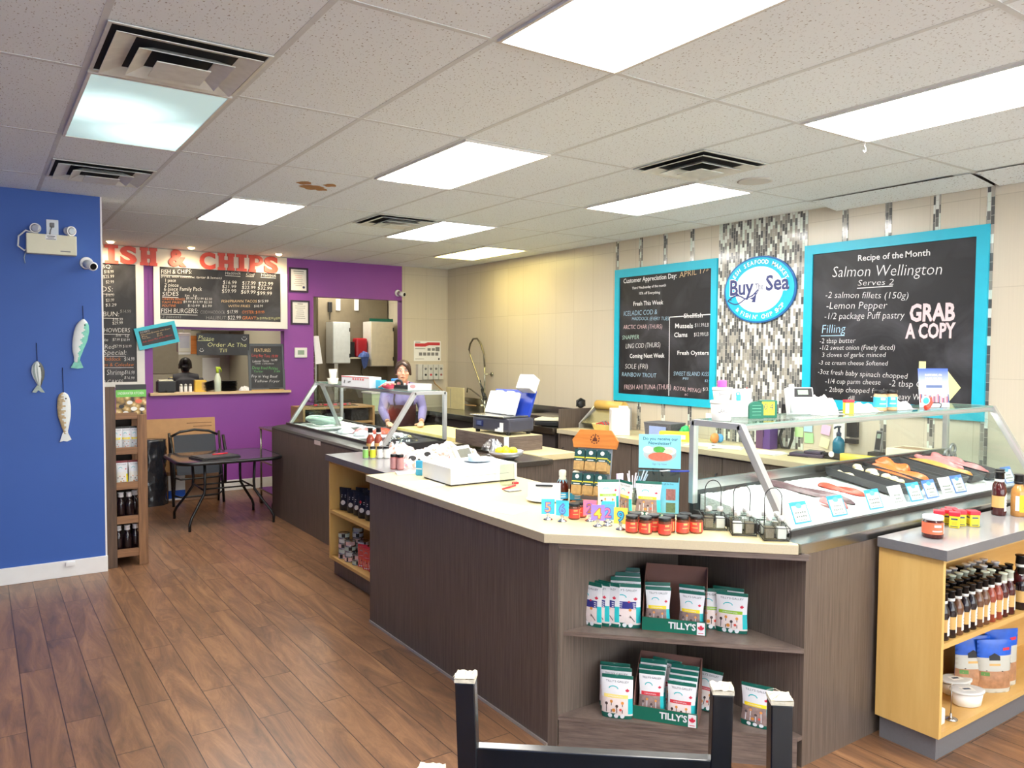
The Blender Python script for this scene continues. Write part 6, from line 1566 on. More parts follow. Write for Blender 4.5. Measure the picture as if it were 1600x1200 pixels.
M_SAL = mat('salmon_orange', (232, 104, 40), .35, vary=.16, scale=22, stretch=(6, 40, 6)); M_SALR = mat('salmon_red', (214, 66, 48), .35, vary=.12, scale=40); M_PNK = mat('fish_pink', (204, 118, 120), .35, vary=.15, scale=30); M_PALE = mat('scallop_pale', (234, 216, 176), .4, vary=.08); M_DFISH = mat('fish_dark', (104, 78, 84), .3, vary=.3, scale=40); M_SALL = mat('salmon_light', (232, 142, 66), .35, vary=.14, scale=22)
fillet('small bright red fillet lying on the bare ice', 3.745, 2.40, .24, .065, PI/2+.35, M_SALR, icez(2.40)+.004, .02)
fillet('long dark pink fish lying on the bare ice near the left glass post', 3.50, 2.43, .46, .075, PI/2+.38, M_DFISH, icez(2.43)+.004, .026)
fillet('pink tail piece at the front end of the dark fish', 3.425, 2.235, .14, .07, PI/2+.3, M_PNK, icez(2.235)+.016, .02)
zt = lambda y: icez(y)+.022
fillet('pale fillet at the back of the leftmost black tray', 3.985, 2.53, .12, .06, PI/2, M_PALE, zt(2.53), .02)
random.seed(9)
for k in range(9):
    x, y = 4.135+random.uniform(-.035, .035), 2.30+.032*k
    mb = MB(); mb.ball((0, 0, 0), (.028, .026, .018), None, 10, 6); o = mb.build('scallop', M_PALE); o.location = (x, y, zt(y)+.02+.006*(k % 3)); tag(o, '%s pale scallop counted from the front of the heaped black tray' % colnames[k], 'scallop', 'scallops in the black tray')
fillet('front orange salmon fillet in the salmon tray', 4.335, 2.42, .34, .11, PI/2+.08, M_SAL, zt(2.42)+.016, .024, wave=.010, seed=1)
fillet('folded orange salmon fillet lying at the back of the salmon tray', 4.40, 2.50, .22, .10, PI/2-.15, M_SAL, zt(2.50)+.034, .026, wave=.014, seed=2)
fillet('light orange salmon side along the right tray', 4.775, 2.42, .38, .085, PI/2+.06, M_SALL, zt(2.42)+.016, .024, wave=.008, seed=3)
fillet('pink fillet beside the light orange salmon side', 4.845, 2.46, .30, .08, PI/2, M_PNK, zt(2.46)+.030, .022, wave=.010, seed=4)
fillet('pink fillet in front in the far right tray', 4.985, 2.36, .25, .08, PI/2+.1, M_PNK, zt(2.36)+.016, .024, wave=.01, seed=5)
fillet('pink fillet at the back of the far right tray', 5.04, 2.50, .24, .085, PI/2-.1, M_PNK, zt(2.50)+.018, .024, wave=.01, seed=6)
M_CARDB = mat('card_border', (60, 176, 226), .4); M_CARDN = mat('card_border_deep', (84, 136, 216), .4)
pcs = [(2.985, 'first price card from the left, bright blue border, beside the glass case foot', 0), (3.265, 'second price card from the left with a bright blue border', 0), (3.57, 'third price card from the left with a bright blue border', 0), (3.775, 'plain white handwritten price card without a border', 2), (3.945, 'blue bordered price card just right of the plain white one', 0), (4.10, 'deep blue bordered price card in front of the salmon', 1), (4.265, 'small plain white price card in front of the tray gap', 2), (4.395, 'deep blue bordered price card left of the sauce bottles', 1), (4.98, 'deep blue bordered price card right of the sauce bottles', 1)]
for k, (x, lb, kind) in enumerate(pcs):
    t = thing('price_card', lb, 'price card', (x+.055, 2.128, .981), 0, 'price cards along the front of the ice'); t.rotation_euler = (-.42, 0, -.06)
    mb = MB(); mb.box(-.055, .055, -.001, .001, 0, .098); mb.build('card', (M_CARDB, M_CARDN, M_WHITEP)[kind], t)
    mb = MB(); mb.box(-.048, .048, -.0018, -.001, .006, .080 if kind < 2 else .092); mb.build('insert', M_WHITEP, t)
    mb = MB(); L = plane_M((0, -.0022, 0), *WALLY); random.seed(k)
    if kind < 2: mb.disc(0, .078, .020, .012, 0, L, 16)
    for q, (y, h) in enumerate(((.048, .012), (.030, .012), (.014, .006))):
        w_ = random.uniform(.02, .038)
        for s_ in range(5): line(mb, L, -w_+s_*w_*.42, y, -w_+s_*w_*.42+w_*.28, y+random.uniform(-.002, .002), h*.55, 1, 0)
    mb.build('print', [mat('logo_blue', (120, 186, 220), .5), M_PRINT], t, recalc=False)
# clear tumbler pile and hoses at the back
t = thing('tool_cluster', 'grey clamps and rings around the far rear post of the right fish case', 'clamp', (5.22, 2.60, 1.02))
for k, (x, y, z, r_) in enumerate(((-.03, -.02, .07, .03), (.02, -.03, .10, .032), (.05, -.02, .05, .026), (-.07, -.02, .04, .026))):
    mb = MB(); mb.tube([(x+r_*math.cos(a), y, z+r_*math.sin(a)) for a in [2*PI*q/16 for q in range(16)]], .009, 8, True); mb.build('ring', mat('clamp_grey', (130, 132, 132), .3, metal=.5), t)
mb = MB(); mb.rbox(-.08, .08, -.02, .02, -.02, .03, .008); mb.build('block', mat('clamp_dark', (70, 72, 72), .4), t)

# ================================================================ STAFF SIDE CLUTTER
GTOP = 1.4135
# on the glass top of the right case
def pot(label, x, y, z, r, h, txt=None, m1=None, name='tub', cat='tub', group=None, taper=.82, lidh=.014, rz=0):
    t = thing(name, label, cat, (x, y, z), rz, group)
    mb = MB(); mb.lathe([(r*taper, 0), (r*taper+.002, .003), (r, h-lidh)], 24); mb.build('cup', m1 or M_TUB, t)
    mb = MB(); mb.lathe([(r*1.04, h-lidh), (r*1.06, h-lidh+.002), (r*1.06, h-.002), (r*.98, h)], 24); mb.build('lid', m1 or M_TUB, t)
    if txt:
        mb = MB(); M_ = Matrix()
        mb.text(txt, h*.28, M_, 0, align='CENTER', width=r*1.0, warp=lambda p: ((r*(taper+.12)+.004)*math.sin(p.x/r), -(r*(taper+.12)+.004)*math.cos(p.x/r), h*.42+p.y))
        mb.build('handwriting', M_PRINT, t, recalc=False)
    return t
pot('large white tub marked LARGE standing on the glass top of the fish case', 2.955, 2.535, GTOP, .052, .098, 'LARGE', rz=-.62)
pot('smaller white tub stacked on the tub marked LARGE', 2.955, 2.535, GTOP+.0985, .043, .062, 'Small', rz=-.62)
mb = MB(); mb.lathe([(.020, 0), (.022, .002), (.022, .030), (.018, .034)], 18); single(mb, 'bottle_cap', mat('hot_pink', (238, 96, 190), .5), 'bright pink round cap on top of the stacked white tubs', 'cap', None, (2.962, 2.54, GTOP+.161))
t = thing('memo_board', 'small white memo board with a blue magnet behind the green card', 'board', (3.15, 2.635, GTOP), -.45)
mb = MB(); mb.rbox(0, .105, 0, .006, 0, .145, .002); mb.build('board', M_WHITEP, t)
mb = MB(); mb.rbox(.022, .045, -.008, 0, .085, .115, .004); mb.tube([(.030+.010*math.cos(a), -.004, .118+.010*math.sin(a)) for a in [2*PI*q/12 for q in range(12)]], .002, 6, True); mb.build('magnet', C_BL, t)
t = thing('card_box', 'dark green rounded card in a holder beside the yellow date card', 'card', (3.17, 2.55, GTOP), -.5)
mb = MB(); mb.T = plane_M((0, 0, 0), *WALLY); mb.prism([(0, 0), (.072, 0), (.072, .06)]+[(.036+.036*math.cos(a), .06+.026*math.sin(a)) for a in [PI*q/10 for q in range(1, 10)]]+[(0, .06)], 0, .02); mb.build('card', mat('card_green', (22, 112, 88), .5), t)
mb = MB(); L = plane_M((0, -.0212, 0), *WALLY)
for q in range(4): line(mb, L, .012, .018+.016*q, .058, .019+.016*q, .002, 0)
mb.build('scribble', mat('scribble_mint', (120, 190, 160), .6), t, recalc=False)
t = thing('date_card', 'green calendar block with a yellow 04 card on the glass top', 'calendar', (3.245, 2.53, GTOP), -.5)
mb = MB(); mb.rbox(0, .085, 0, .05, 0, .088, .004); mb.build('block', mat('card_green', (22, 112, 88), .5), t)
mb = MB(); mb.box(.004, .070, -.002, 0, .014, .082); mb.build('card', mat('calendar_yellow', (242, 216, 60), .5), t)
mb = MB(); L = plane_M((0, -.0025, 0), *WALLY); mb.text("0 4", .045, L @ Matrix.Translation((.013, .042, 0)), 0, width=.048); line(mb, L, .037, .030, .037, .080, .002, 0); mb.text("THUR", .012, L @ Matrix.Translation((.022, .020, 0)), 0, width=.03); mb.build('numeral', M_INK, t, recalc=False)
mb = MB(); mb.tube([(0, 0, 0), (.004, 0, .03), (-.004, 0, .06), (-.014, 0, .085)], [.006, .010, .008, .002], 8); mb.ball((.008, 0, .04), .005); single(mb, 'pepper_figure', mat('pepper_red', (220, 60, 54), .4), 'small red chilli shaped ornament behind the yellow date card', 'ornament', None, (3.285, 2.64, GTOP))
o = bpy.context.scene.collection.objects.get('pepper_figure'); o.scale = (1.3, 1, 1.75)
t = thing('desk_phone', 'white and black desk phone on the glass top left of the recipe board', 'phone', (3.60, 2.56, GTOP), -.45)
mb = MB(); mb.T = Matrix.Rotation(-.25, 4, 'X'); mb.rbox(-.068, .082, -.02, .015, .0, .145, .006); mb.build('body', M_WHITEP, t)
mb = MB(); mb.T = Matrix.Rotation(-.25, 4, 'X'); mb.box(-.035, .074, -.022, -.02, .092, .14); mb.build('display_panel', M_DARK, t)
mb = MB(); mb.T = Matrix.Rotation(-.25, 4, 'X'); mb.box(-.008, .050, -.0232, -.022, .104, .130); mb.build('display', mat('lcd', (148, 168, 150), .3), t)
mb = MB(); mb.T = Matrix.Rotation(-.25, 4, 'X'); mb.tube([(-.052, -.032, .005), (-.056, -.042, .07), (-.045, -.032, .155)], [.014, .011, .014], 10); mb.build('handset', M_WHITEP, t)
for r_ in range(4):
    for c_ in range(3):
        mb = MB(); mb.T = Matrix.Rotation(-.25, 4, 'X'); x, z = -.022+.026*c_, .018+.018*r_; mb.rbox(x, x+.018, -.023, -.0205, z, z+.011, .001); mb.build('key', M_TUB, t)
def cloth(label, x, y, z, lx, ly, h, seed, m_=None, name='cloth', cat='cloth', group=None, rz=0):
    mb = MB()
    def fn(u, v):
        a, b2 = 2*u-1, 2*v-1; r2 = min(1, a*a+b2*b2); p = Vector((a*2.2+seed, b2*2.2, seed))
        hh = h*(1-r2)**.5*(.78+.42*mnoise.noise(p)+.13*mnoise.noise(p*2.6))
        k = 1-.12*mnoise.noise(p*1.7)
        return Vector((a*lx/2*k, b2*ly/2*k, max(0.0, hh)))
    mb.surf(fn, 30, 26); mb.surf(lambda u, v: Vector((fn(u, v).x, fn(u, v).y, -.001)), 30, 26)
    o = mb.build(name, m_ or M_TOWEL); o.location = (x, y, z+.001); o.rotation_euler = (0, 0, rz); return tag(o, label, cat, group)
M_TOWEL = mat('white_cloth', (242, 242, 244), .85, vary=.03, scale=40)
cloth('crumpled white cloth on the glass top just right of the desk phone', 3.745, 2.53, GTOP, .20, .16, .115, 3)
cloth('flat white cloth heap behind the two spice jars on the glass top', 4.10, 2.52, GTOP, .26, .13, .055, 5, group='white cloths on the glass top')
cloth('low white cloth heap between the spice jars and the flyer', 4.49, 2.52, GTOP, .20, .13, .06, 8, group='white cloths on the glass top')
t = thing('spice_can', 'small yellow can with a red lid on the glass top', 'can', (3.88, 2.455, GTOP), -.6)
mb = MB(); mb.rbox(-.024, .024, -.017, .017, 0, .062, .003); mb.build('can', M_TINY, t)
mb = MB(); mb.rbox(-.025, .025, -.018, .018, .062, .076, .002); mb.build('lid', M_TINR, t)
mb = MB(); mb.box(-.024, -.004, -.0182, -.0172, .004, .058); mb.build('label', M_LABW, t)
M_AMB = mat('seasoning_tan', (206, 168, 124), .25, vary=.08, scale=60)
j = make_jar('left seasoning jar with black lid and blue label on the glass top', 'two seasoning jars on the glass top', (4.262, 2.50, GTOP), .036, .120, M_AMB, M_CAPB, M_LABB, (.18, .66), -.6, printm=M_LABW)
dup(j, (4.345, 2.485, GTOP), -.7, 'right seasoning jar with black lid and blue label on the glass top')
t = thing('flyer', 'upright blue and white flyer leaning on the recipe board above the fish case', 'flyer', (4.86, 2.50, GTOP), -.50); t.rotation_euler.x = -.12
m, nt, b = _new('flyer_sky'); tc = N(nt, 'ShaderNodeTexCoord'); sp = N(nt, 'ShaderNodeSeparateXYZ'); nt.links.new(tc.outputs['Object'], sp.inputs[0])
mr = N(nt, 'ShaderNodeMapRange'); mr.inputs[1].default_value = .09; mr.inputs[2].default_value = .23; nt.links.new(sp.outputs[2], mr.inputs[0])
cr = N(nt, 'ShaderNodeValToRGB'); e = cr.color_ramp.elements; e[0].color = S(228, 232, 246); e[1].color = S(78, 110, 214); nt.links.new(mr.outputs[0], cr.inputs[0]); nt.links.new(cr.outputs[0], b.inputs['Base Color'])
mb = MB(); mb.box(-.098, .098, -.002, 0, 0, .238); mb.build('sheet', m, t)
mb = MB(); L = plane_M((0, -.0028, 0), *WALLY)
for q, tx_ in enumerate(("IN KITCHENS, ON", "BOATS, WE FISH", "AT YOUR TABLE")): mb.text(tx_, .02, L @ Matrix.Translation((-.055, .190-.021*q, 0)), 0, width=.11, bold=.0006)
mb.face([L @ Vector((x, y, 0)) for x, y in ((-.05, .118), (.055, .118), (.055, .134), (-.05, .134))], 1)
random.seed(2)
for q in range(26):
    x = -.09+.0072*q; hh = random.uniform(.03, .055); mb.face([L @ Vector((a, b2, .0002+.0001*q)) for a, b2 in ((x-.006, .026), (x+.006, .026), (x+.004, .026+hh), (x-.004, .026+hh))], 2+q % 4)
mb.build('print', [M_PW, mat('flyer_ribbon', (96, 116, 160), .5), mat('flyer_red', (200, 110, 104), .5), mat('flyer_navy', (86, 92, 140), .5), mat('flyer_tan', (214, 172, 150), .5), mat('flyer_lilac', (176, 160, 200), .5)], t, recalc=False)
t = thing('toy_magnet', 'blue white and red toy fish on the glass top in front of the flyer', 'ornament', (4.64, 2.44, GTOP), -.5)
mb = MB(); mb.ball((0, 0, .05), (.028, .012, .028)); mb.build('float_ball', M_PW, t)
mb = MB(); mb.ball((-.002, -.006, .05), (.020, .010, .020)); mb.build('blue_dot', C_BL, t)
mb = MB(); mb.tube([(.0, 0, .006), (.018, 0, .012), (.034, 0, .036), (.030, 0, .07)], [.016, .014, .012, .008], 8); mb.build('red_body', mat('toy_red', (230, 72, 50), .4), t)
mb = MB(); mb.tube([(.03, 0, .035), (.085, 0, .035), (.10, 0, .03), (.098, 0, .016), (.092, 0, .008)], .003, 6); mb.build('hook', M_WIRE, t)
# wall: sticky notes, papers, wall phone, outlet
M_NOTE = [mat('note_%d' % k, c, .7, vary=.02) for k, c in enumerate(((196, 240, 166), (170, 236, 160), (240, 196, 226), (240, 234, 190), (176, 214, 230)))]
for k, (y, z, m_, lb) in enumerate(((3.985, 1.085, 0, 'pale green sticky note nearest the phone cord'), (3.89, 1.045, 1, 'green sticky note below the row on the tiled wall'), (3.738, 1.125, 2, 'pink sticky note on the tiled wall'), (3.747, 1.02, 3, 'pale yellow sticky note below the pink one'), (3.90, 1.135, 4, 'pale blue sticky note under the chalkboard'))):
    mb = MB(); mb.T = plane_M((0, 0, 0), *WALLX) @ rotM((.0, .03, -.15, -.25, 0)[k]); mb.box(-.04, .04, -.04, .04, 0, .0012); single(mb, 'sticky_note', M_NOTE[m_], lb, 'sticky note', 'sticky notes on the tiled wall', (WX-.008, y, z))
mb = MB(); mb.T = plane_M((0, 0, 0), *WALLX); mb.box(-.05, .05, -.10, .10, 0, .0015, 0)
for q in range(6): line(mb, mb.T, -.035, -.07+.026*q, .03, -.07+.026*q, .004, 1, .0018) if False else None
single(mb, 'wall_note', [M_PAPER, M_PRINT], 'white note sheet on the tiled wall right of the pink sticky note', 'paper', None, (WX-.008, 3.62, 1.10))
mb = MB(); mb.rbox(-.03, 0, -.05, .04, -.02, .12, .005); mb.rbox(-.035, 0, -.05, .05, -.07, -.035, .004); single(mb, 'card_reader', M_DARK, 'black box mounted on the tiled wall behind the teal soap bottle', 'card reader', None, (WX-.008, 3.50, 1.11))
t = thing('cord_phone', 'black corded wall phone with a hanging loop of cord', 'phone', (WX-.01, 4.05, .95), 0)
mb = MB(); mb.tube([(-.02, .06, .31), (-.035, .055, .20), (-.05, .085, .08), (-.06, .05, .0), (-.05, -.01, .0), (-.04, -.03, .08), (-.02, -.02, .2), (-.02, -.03, .3)], .013, 10); mb.build('cord_loop', M_DARK, t)
mb = MB(); mb.rbox(-.03, -.002, -.06, .09, .28, .36, .006); mb.build('bracket', M_DARK, t)
mb = MB(); mb.T = plane_M((0, 0, 0), *WALLX); mb.rbox(-.035, .035, -.055, .055, 0, .008, .002); single(mb, 'outlet', M_WHITEP, 'white wall outlet behind the glass case left of the purple holder', 'outlet', None, (WX-.008, 4.95, 1.12))
# wall counter things (z .93)
CT = .9305
mb = MB(); mb.rbox(-.13, .13, -.16, .16, 0, .33, .004); single(mb, 'crate', M_LAM, 'tall dark wood crate standing on the steel bench next to the divider panel', 'crate', None, (5.33, 6.75, CT)) if False else None
t = thing('wrap_dispenser', 'steel film wrap dispenser with a yellow roll beside the divider panel', 'wrap dispenser', (5.40, 6.18, CT), -PI/2)
for x in (-.235, .215):
    mb = MB(); mb.T = Matrix(((0, 0, 1, x), (1, 0, 0, 0), (0, 1, 0, 0), (0, 0, 0, 1))); mb.prism([(-.16, 0), (.16, 0), (.16, .23), (.05, .23), (-.16, .05)], 0, .02); mb.build('side_plate', M_ALU, t)
mb = MB(); mb.face([(-.215, -.15, .06), (.215, -.15, .06), (.215, .04, .19), (-.215, .04, .19)]); mb.face([(-.215, -.15, .055), (.215, -.15, .055), (.215, .04, .185), (-.215, .04, .185)]); mb.build('steel_slope', M_STEEL, t, recalc=False)
mb = MB(); mb.cyl((-.21, .08, .24), (.21, .08, .24), .052, .052, 20); mb.cyl((.21, .08, .24), (.24, .08, .24), .03, .03, 14); mb.build('film_roll', mat('film_yellow', (226, 186, 96), .3), t)
t = thing('tabletop_scale', 'flat cream topped kitchen scale on the steel bench', 'scale', (5.14, 6.78, .9305), -.9)
mb = MB(); mb.rbox(-.13, .13, -.16, .16, .012, .055, .008); mb.build('body', M_DARK, t)
mb = MB(); mb.rbox(-.14, .14, -.15, .17, .062, .085, .006); mb.cyl((0, 0, .055), (0, 0, .062), .05, .05, 12); mb.build('platform', M_IVORY, t)
t = thing('steel_tray_stack', 'stack of scratched steel trays at the sink end of the bench', 'tray', (5.36, 7.05, .9305), 0)
for k in range(3):
    mb = MB(); mb.rbox(-.18, .18, -.26, .26, .032*k, .032*k+.028, .006); mb.build('tray', M_STEEL, t)
mb = MB(); mb.lathe([(.10, 0), (.13, .075), (.135, .078), (.125, .078), (.095, .006), (.001, .005)], 20, sq=(.8, 1.2)); o = single(mb, 'basket', M_BOARD, 'yellow oval basket with red ties beside the film roll', 'basket', None, (5.22, 5.98, CT))
random.seed(4)
for k in range(5):
    mb = MB(); mb.tube([(-.05+.02*k, -.06, .02), (-.04+.02*k, 0, .05+.01*(k % 2)), (-.05+.022*k, .07, .03)], .006, 6); single(mb, 'twist_tie', (M_TINR, M_PRINT)[k % 2], 'loose %s tie in the yellow oval basket' % ('red', 'grey')[k % 2], 'tie', 'ties in the yellow basket', (5.22, 5.98, CT+.045))
t = thing('paper_stack', 'tall block of white napkins standing on the cream wall counter', 'napkins', (5.17, 5.70, CT), -.62)
mb = MB(); mb.rbox(-.09, .09, -.10, .10, 0, .255, .008); mb.build('block', M_WHITEP, t)
mb = MB(); mb.rbox(.0, .088, .02, .11, .0, .275, .008); mb.build('rear_block', M_WHITEP, t)
t = thing('woven_bin', 'dark grey woven bin with blue sheets on the wall counter', 'bin', (5.38, 5.30, CT), -PI/2+.1)
mb = MB(); mb.box(-.15, .15, -.10, .10, 0, .135, taper=1.08); mb.build('bin', mat('woven_grey', (96, 96, 104), .7, vary=.3, scale=120), t)
mb = MB(); mb.rbox(-.165, .165, -.112, .112, .132, .142, .004); mb.build('rim', mat('woven_rim', (112, 112, 118), .6), t)
mb = MB(); mb.rbox(-.09, .11, -.118, -.114, .01, .11, .001); mb.build('label_sheet', mat('sheet_blue', (150, 170, 220), .5), t)
mb = MB(); mb.rbox(-.15, .17, -.045, .045, 0, .085, .004, 0); mb.box(-.10, .09, -.0455, -.0452, .02, .06, 1); single(mb, 'wrap_box', [mat('box_yellow', (240, 224, 70), .4), M_LABW], 'long yellow wrap box beside the woven bin', 'box', None, (5.25, 5.02, CT), -1.0)
mb = MB(); 
for k in range(14):
    a = k*2.4; mb.ball((.035*math.cos(a)*(k/14)**.5, .035*math.sin(a)*(k/14)**.5, .05+.05*math.sin(k)), .028, None, 8, 6)
single(mb, 'scrubber', mat('scrub_green', (70, 206, 120), .6), 'bright green scouring ball behind the yellow wrap box', 'scrubber', None, (5.42, 5.08, CT))
t = thing('pen_cup', 'black wire cup of pens behind the left end of the glass case', 'pen cup', (5.30, 4.86, CT))
mb = MB(); mb.lathe([(.036, 0), (.040, .10), (.037, .10), (.033, .004), (.001, .004)], 18, cap=False); mb.build('cup', M_DARK, t)
for k, (x, y, c) in enumerate(((.01, .0, M_BBLUE), (-.015, .01, M_TINY), (.0, -.015, M_DARK), (.02, .015, M_BBLUE))):
    mb = MB(); mb.cyl((x, y, .005), (x*2.2, y*2.2, .155), .005, .004, 7); single(mb, 'pen', c, ('blue pen', 'yellow pen', 'black pen', 'second blue pen')[k]+' standing in the black wire cup', 'pen', 'pens in the black cup', (5.30, 4.86, CT))
mb = MB(); mb.ball((0, 0, .045), (.05, .03, .045), 0); mb.ball((.06, -.01, .04), (.035, .03, .04), 1); mb.ball((.02, .03, .03), (.04, .03, .03), 2); single(mb, 'toy_pile', [mat('toy_orange', (232, 160, 90), .5), C_LB, M_BNDG], 'little heap of orange and blue wrapped sweets on the wall counter', 'sweets', None, (5.42, 4.72, CT))
for k, (x, y, rz, lb) in enumerate(((5.20, 4.66, -1.2, 'stack of white sheets at the left end of the case on the wall counter'), (5.22, 4.42, -1.0, 'open white notebook on the wall counter behind the slanted post'), (5.24, 4.02, -1.5, 'large white sheet pad on the wall counter in front of the purple holder'))):
    t = thing('paper_stack', lb, 'papers', (x, y, CT), rz, 'white papers along the wall counter')
    for q in range(3):
        mb = MB(); mb.T = rotM(.08*q*(-1)**q); mb.rbox(-.14+.01*q, .14-.012*q, -.10, .10, .004*q, .004*q+.0035, .0008); mb.build('sheet', M_PAPER, t)
t = thing('file_holder', 'purple upright file holder on the wall counter', 'file holder', (5.50, 4.22, CT), -PI/2)
mb = MB(); mb.box(-.075, .065, -.05, .05, 0, .19); mb.build('body', mat('holder_purple', (96, 66, 132), .4, vary=.08), t)
mb = MB(); mb.box(-.005, .005, -.0515, -.05, .10, .19); mb.build('slot', mat('holder_dark', (58, 34, 76), .5), t)
mb = MB(); mb.rbox(-.075, -.005, -.053, -.0515, .0, .19, .0005); mb.build('front_plate', mat('holder_plum', (104, 70, 104), .4), t)
mb = MB(); mb.rbox(-.13, .13, -.07, .07, 0, .028, .008, 0); mb.rbox(-.02, .11, -.06, .06, .028, .05, .008, 0); mb.box(-.14, .02, -.075, .05, .0, .006, 1); single(mb, 'wallet', [mat('wallet_plum', (70, 60, 84), .4), M_DARK], 'dark plum wallet lying on the wall counter', 'wallet', None, (5.36, 3.72, CT), -1.3)
t = thing('spray_bottle', 'teal soap bottle with a dark pump on a black tray', 'bottle', (5.46, 3.53, CT+.022), -.6)
mb = MB(); mb.lathe([(.04, 0), (.044, .004), (.044, .10), (.035, .125), (.018, .14), (.016, .155)], 20); mb.build('body', mat('soap_teal', (18, 110, 140), .2), t)
mb = MB(); mb.lathe([(.018, .15), (.019, .175), (.010, .18), (.008, .215), (.016, .216), (.016, .228)], 14); mb.tube([(0, 0, .222), (-.035, -.02, .220), (-.045, -.025, .21)], .007, 8); mb.build('pump', mat('pump_navy', (34, 48, 74), .4), t)
mb = MB(); mb.rbox(-.11, .10, -.09, .09, 0, .022, .006, 0); mb.rbox(-.11, .10, -.09, -.075, .022, .05, .004, 0); mb.cyl((-.02, -.09, .04), (-.02, -.10, .04), .022, .022, 16, mi=1); single(mb, 'phone_tray', [M_DARK, M_WHITEP], 'black tray with a white tape roll under the teal soap bottle', 'tray', None, (5.45, 3.50, CT), -PI/2)
mb = MB(); mb.cyl((-.15, 0, .04), (.15, 0, .04), .04, .04, 4); single(mb, 'foil_box', mat('foil_yellow', (238, 214, 86), .4, vary=.1, scale=40), 'long yellow foil box on the wall counter behind the ice', 'box', None, (5.30, 3.24, CT), -PI/2+.1)
t = thing('wall_phone', 'grey cordless handset leaning on the tiled wall', 'phone', (WX-.035, 3.28, 1.0), 0)
mb = MB(); mb.T = Matrix.Rotation(.2, 4, 'Y'); mb.rbox(-.012, .012, -.026, .026, .0, .16, .005); mb.build('body', M_PRINT, t)
mb = MB(); mb.T = Matrix.Rotation(.2, 4, 'Y'); mb.box(-.0135, -.012, -.020, .020, .015, .15); mb.build('keypad', M_DARK, t)
mb = MB(); mb.T = Matrix.Rotation(.2, 4, 'Y'); mb.box(-.0145, -.0135, -.014, .014, .10, .135); mb.build('screen', mat('lcd', (148, 168, 150), .3), t)
mb = MB(); mb.rbox(WX-.09, WX-.012, 3.23, 3.33, CT, 1.0, .006); single(mb, 'charger', M_DARK, 'dark charging base under the cordless handset', 'charger')
t = thing('foam_box', 'cream foam box with a torn brown label on the wall counter', 'box', (5.42, 2.93, CT), -PI/2)
mb = MB(); mb.rbox(-.14, .14, -.11, .11, 0, .075, .008); mb.build('lower_tray', M_WHITEP, t)
mb = MB(); mb.rbox(-.13, .15, -.12, .12, .075, .145, .008); mb.build('box', mat('foam_cream', (238, 232, 206), .7), t)
mb = MB(); mb.face([(-.09, -.09, .1455), (.08, -.07, .1455), (.11, .02, .1455), (.02, .06, .1455), (-.10, .05, .1455)]); mb.build('torn_label', mat('card_tan', (176, 146, 112), .8), t)
# prep island: label scale with foam boxes, bowl of lemons, steel things
t = thing('label_scale', 'dark grey printing scale with a white label on the plinth', 'scale', (3.665, 5.50, 1.0505), -PI/2+.12)
mb = MB(); mb.rbox(-.24, .24, -.14, .14, .022, .135, .02); mb.build('body', mat('scale_grey', (72, 72, 84), .35), t)
for x, y in ((-.2, -.11), (.2, -.11), (-.2, .11), (.2, .11)):
    mb = MB(); mb.cyl((x, y, 0), (x, y, .024), .018, .022, 10); mb.build('foot', M_DARK, t)
mb = MB(); mb.rbox(-.25, .19, -.16, .15, .138, .152, .005); mb.build('platter', M_STEEL, t)
mb = MB(); mb.rbox(-.185, -.09, -.145, -.14, .055, .105, .002); mb.build('bezel', mat('bezel_navy', (34, 44, 92), .3), t)
mb = MB(); mb.box(-.165, -.11, -.1465, -.145, .064, .097); mb.build('screen', mat('screen_slate', (92, 104, 140), .2), t)
mb = MB(); mb.box(.08, .17, -.155, -.14, .025, .045); mb.box(.11, .17, -.150, -.14, .045, .058); mb.box(.13, .17, -.146, -.14, .058, .10); mb.build('label_strip', M_WHITEP, t)
mb = MB(); mb.face([(0, 0, 0), (.045, 0, 0), (.045, -.004, -.14), (0, -.004, -.14)]); mb.face([(0, .002, 0), (.045, .002, 0), (.045, -.002, -.14), (0, -.002, -.14)]); single(mb, 'receipt', M_WHITEP, 'white receipt strip hanging down from the scale plinth', 'receipt', None, (3.455, 5.165, 1.052), 0, recalc=False)
# reclining stack of foam trays on the scale
M_FOAM = mat('foam_white', (240, 242, 240), .6, vary=.03)
for k in range(5):
    t = thing('foam_tray', ('first', 'second', 'third', 'fourth', 'last')[k]+' white foam tray in the row leaning back on the scale', 'foam tray', (3.70+.0, 5.69-.075*k, 1.205), 0, 'foam trays leaning on the scale')
    t.rotation_euler = (-.5, 0, -PI/2+.12)
    mb = MB(); mb.rbox(-.039, .039, -.012, .02, .0, .205+.01*(k % 2), .008); mb.build('tray', M_FOAM, t)
    t.location = (3.66, 5.72-.085*k, 1.2035); t.rotation_euler = (-.45, 0, -PI/2+.35)
mb = MB(); mb.T = Matrix.Rotation(-.45, 4, 'X'); mb.rbox(-.20, .22, .022, .05, 0, .24, .005); single(mb, 'blue_folder', mat('folder_blue', (24, 62, 176), .35), 'royal blue folder standing behind the foam trays', 'folder', None, (3.71, 5.52, 1.2035), -PI/2+.35)
mb = MB(); mb.T = Matrix.Rotation(-.5, 4, 'X'); mb.rbox(-.075, .075, -.05, .05, 0, .13, .008); single(mb, 'foam_tray', M_FOAM, 'white foam box perched on top of the leaning trays', 'foam tray', None, (3.80, 5.36, 1.408), -PI/2+.3)
t = thing('lemon_bowl', 'steel bowl of yellow lemons with a plastic bag on the prep island', 'bowl', (3.27, 4.86, .9255))
mb = MB(); mb.lathe([(.06, 0), (.12, .035), (.135, .065), (.13, .065), (.115, .037), (.05, .006), (.001, .006)], 24); mb.build('bowl', M_ALU, t)
random.seed(6)
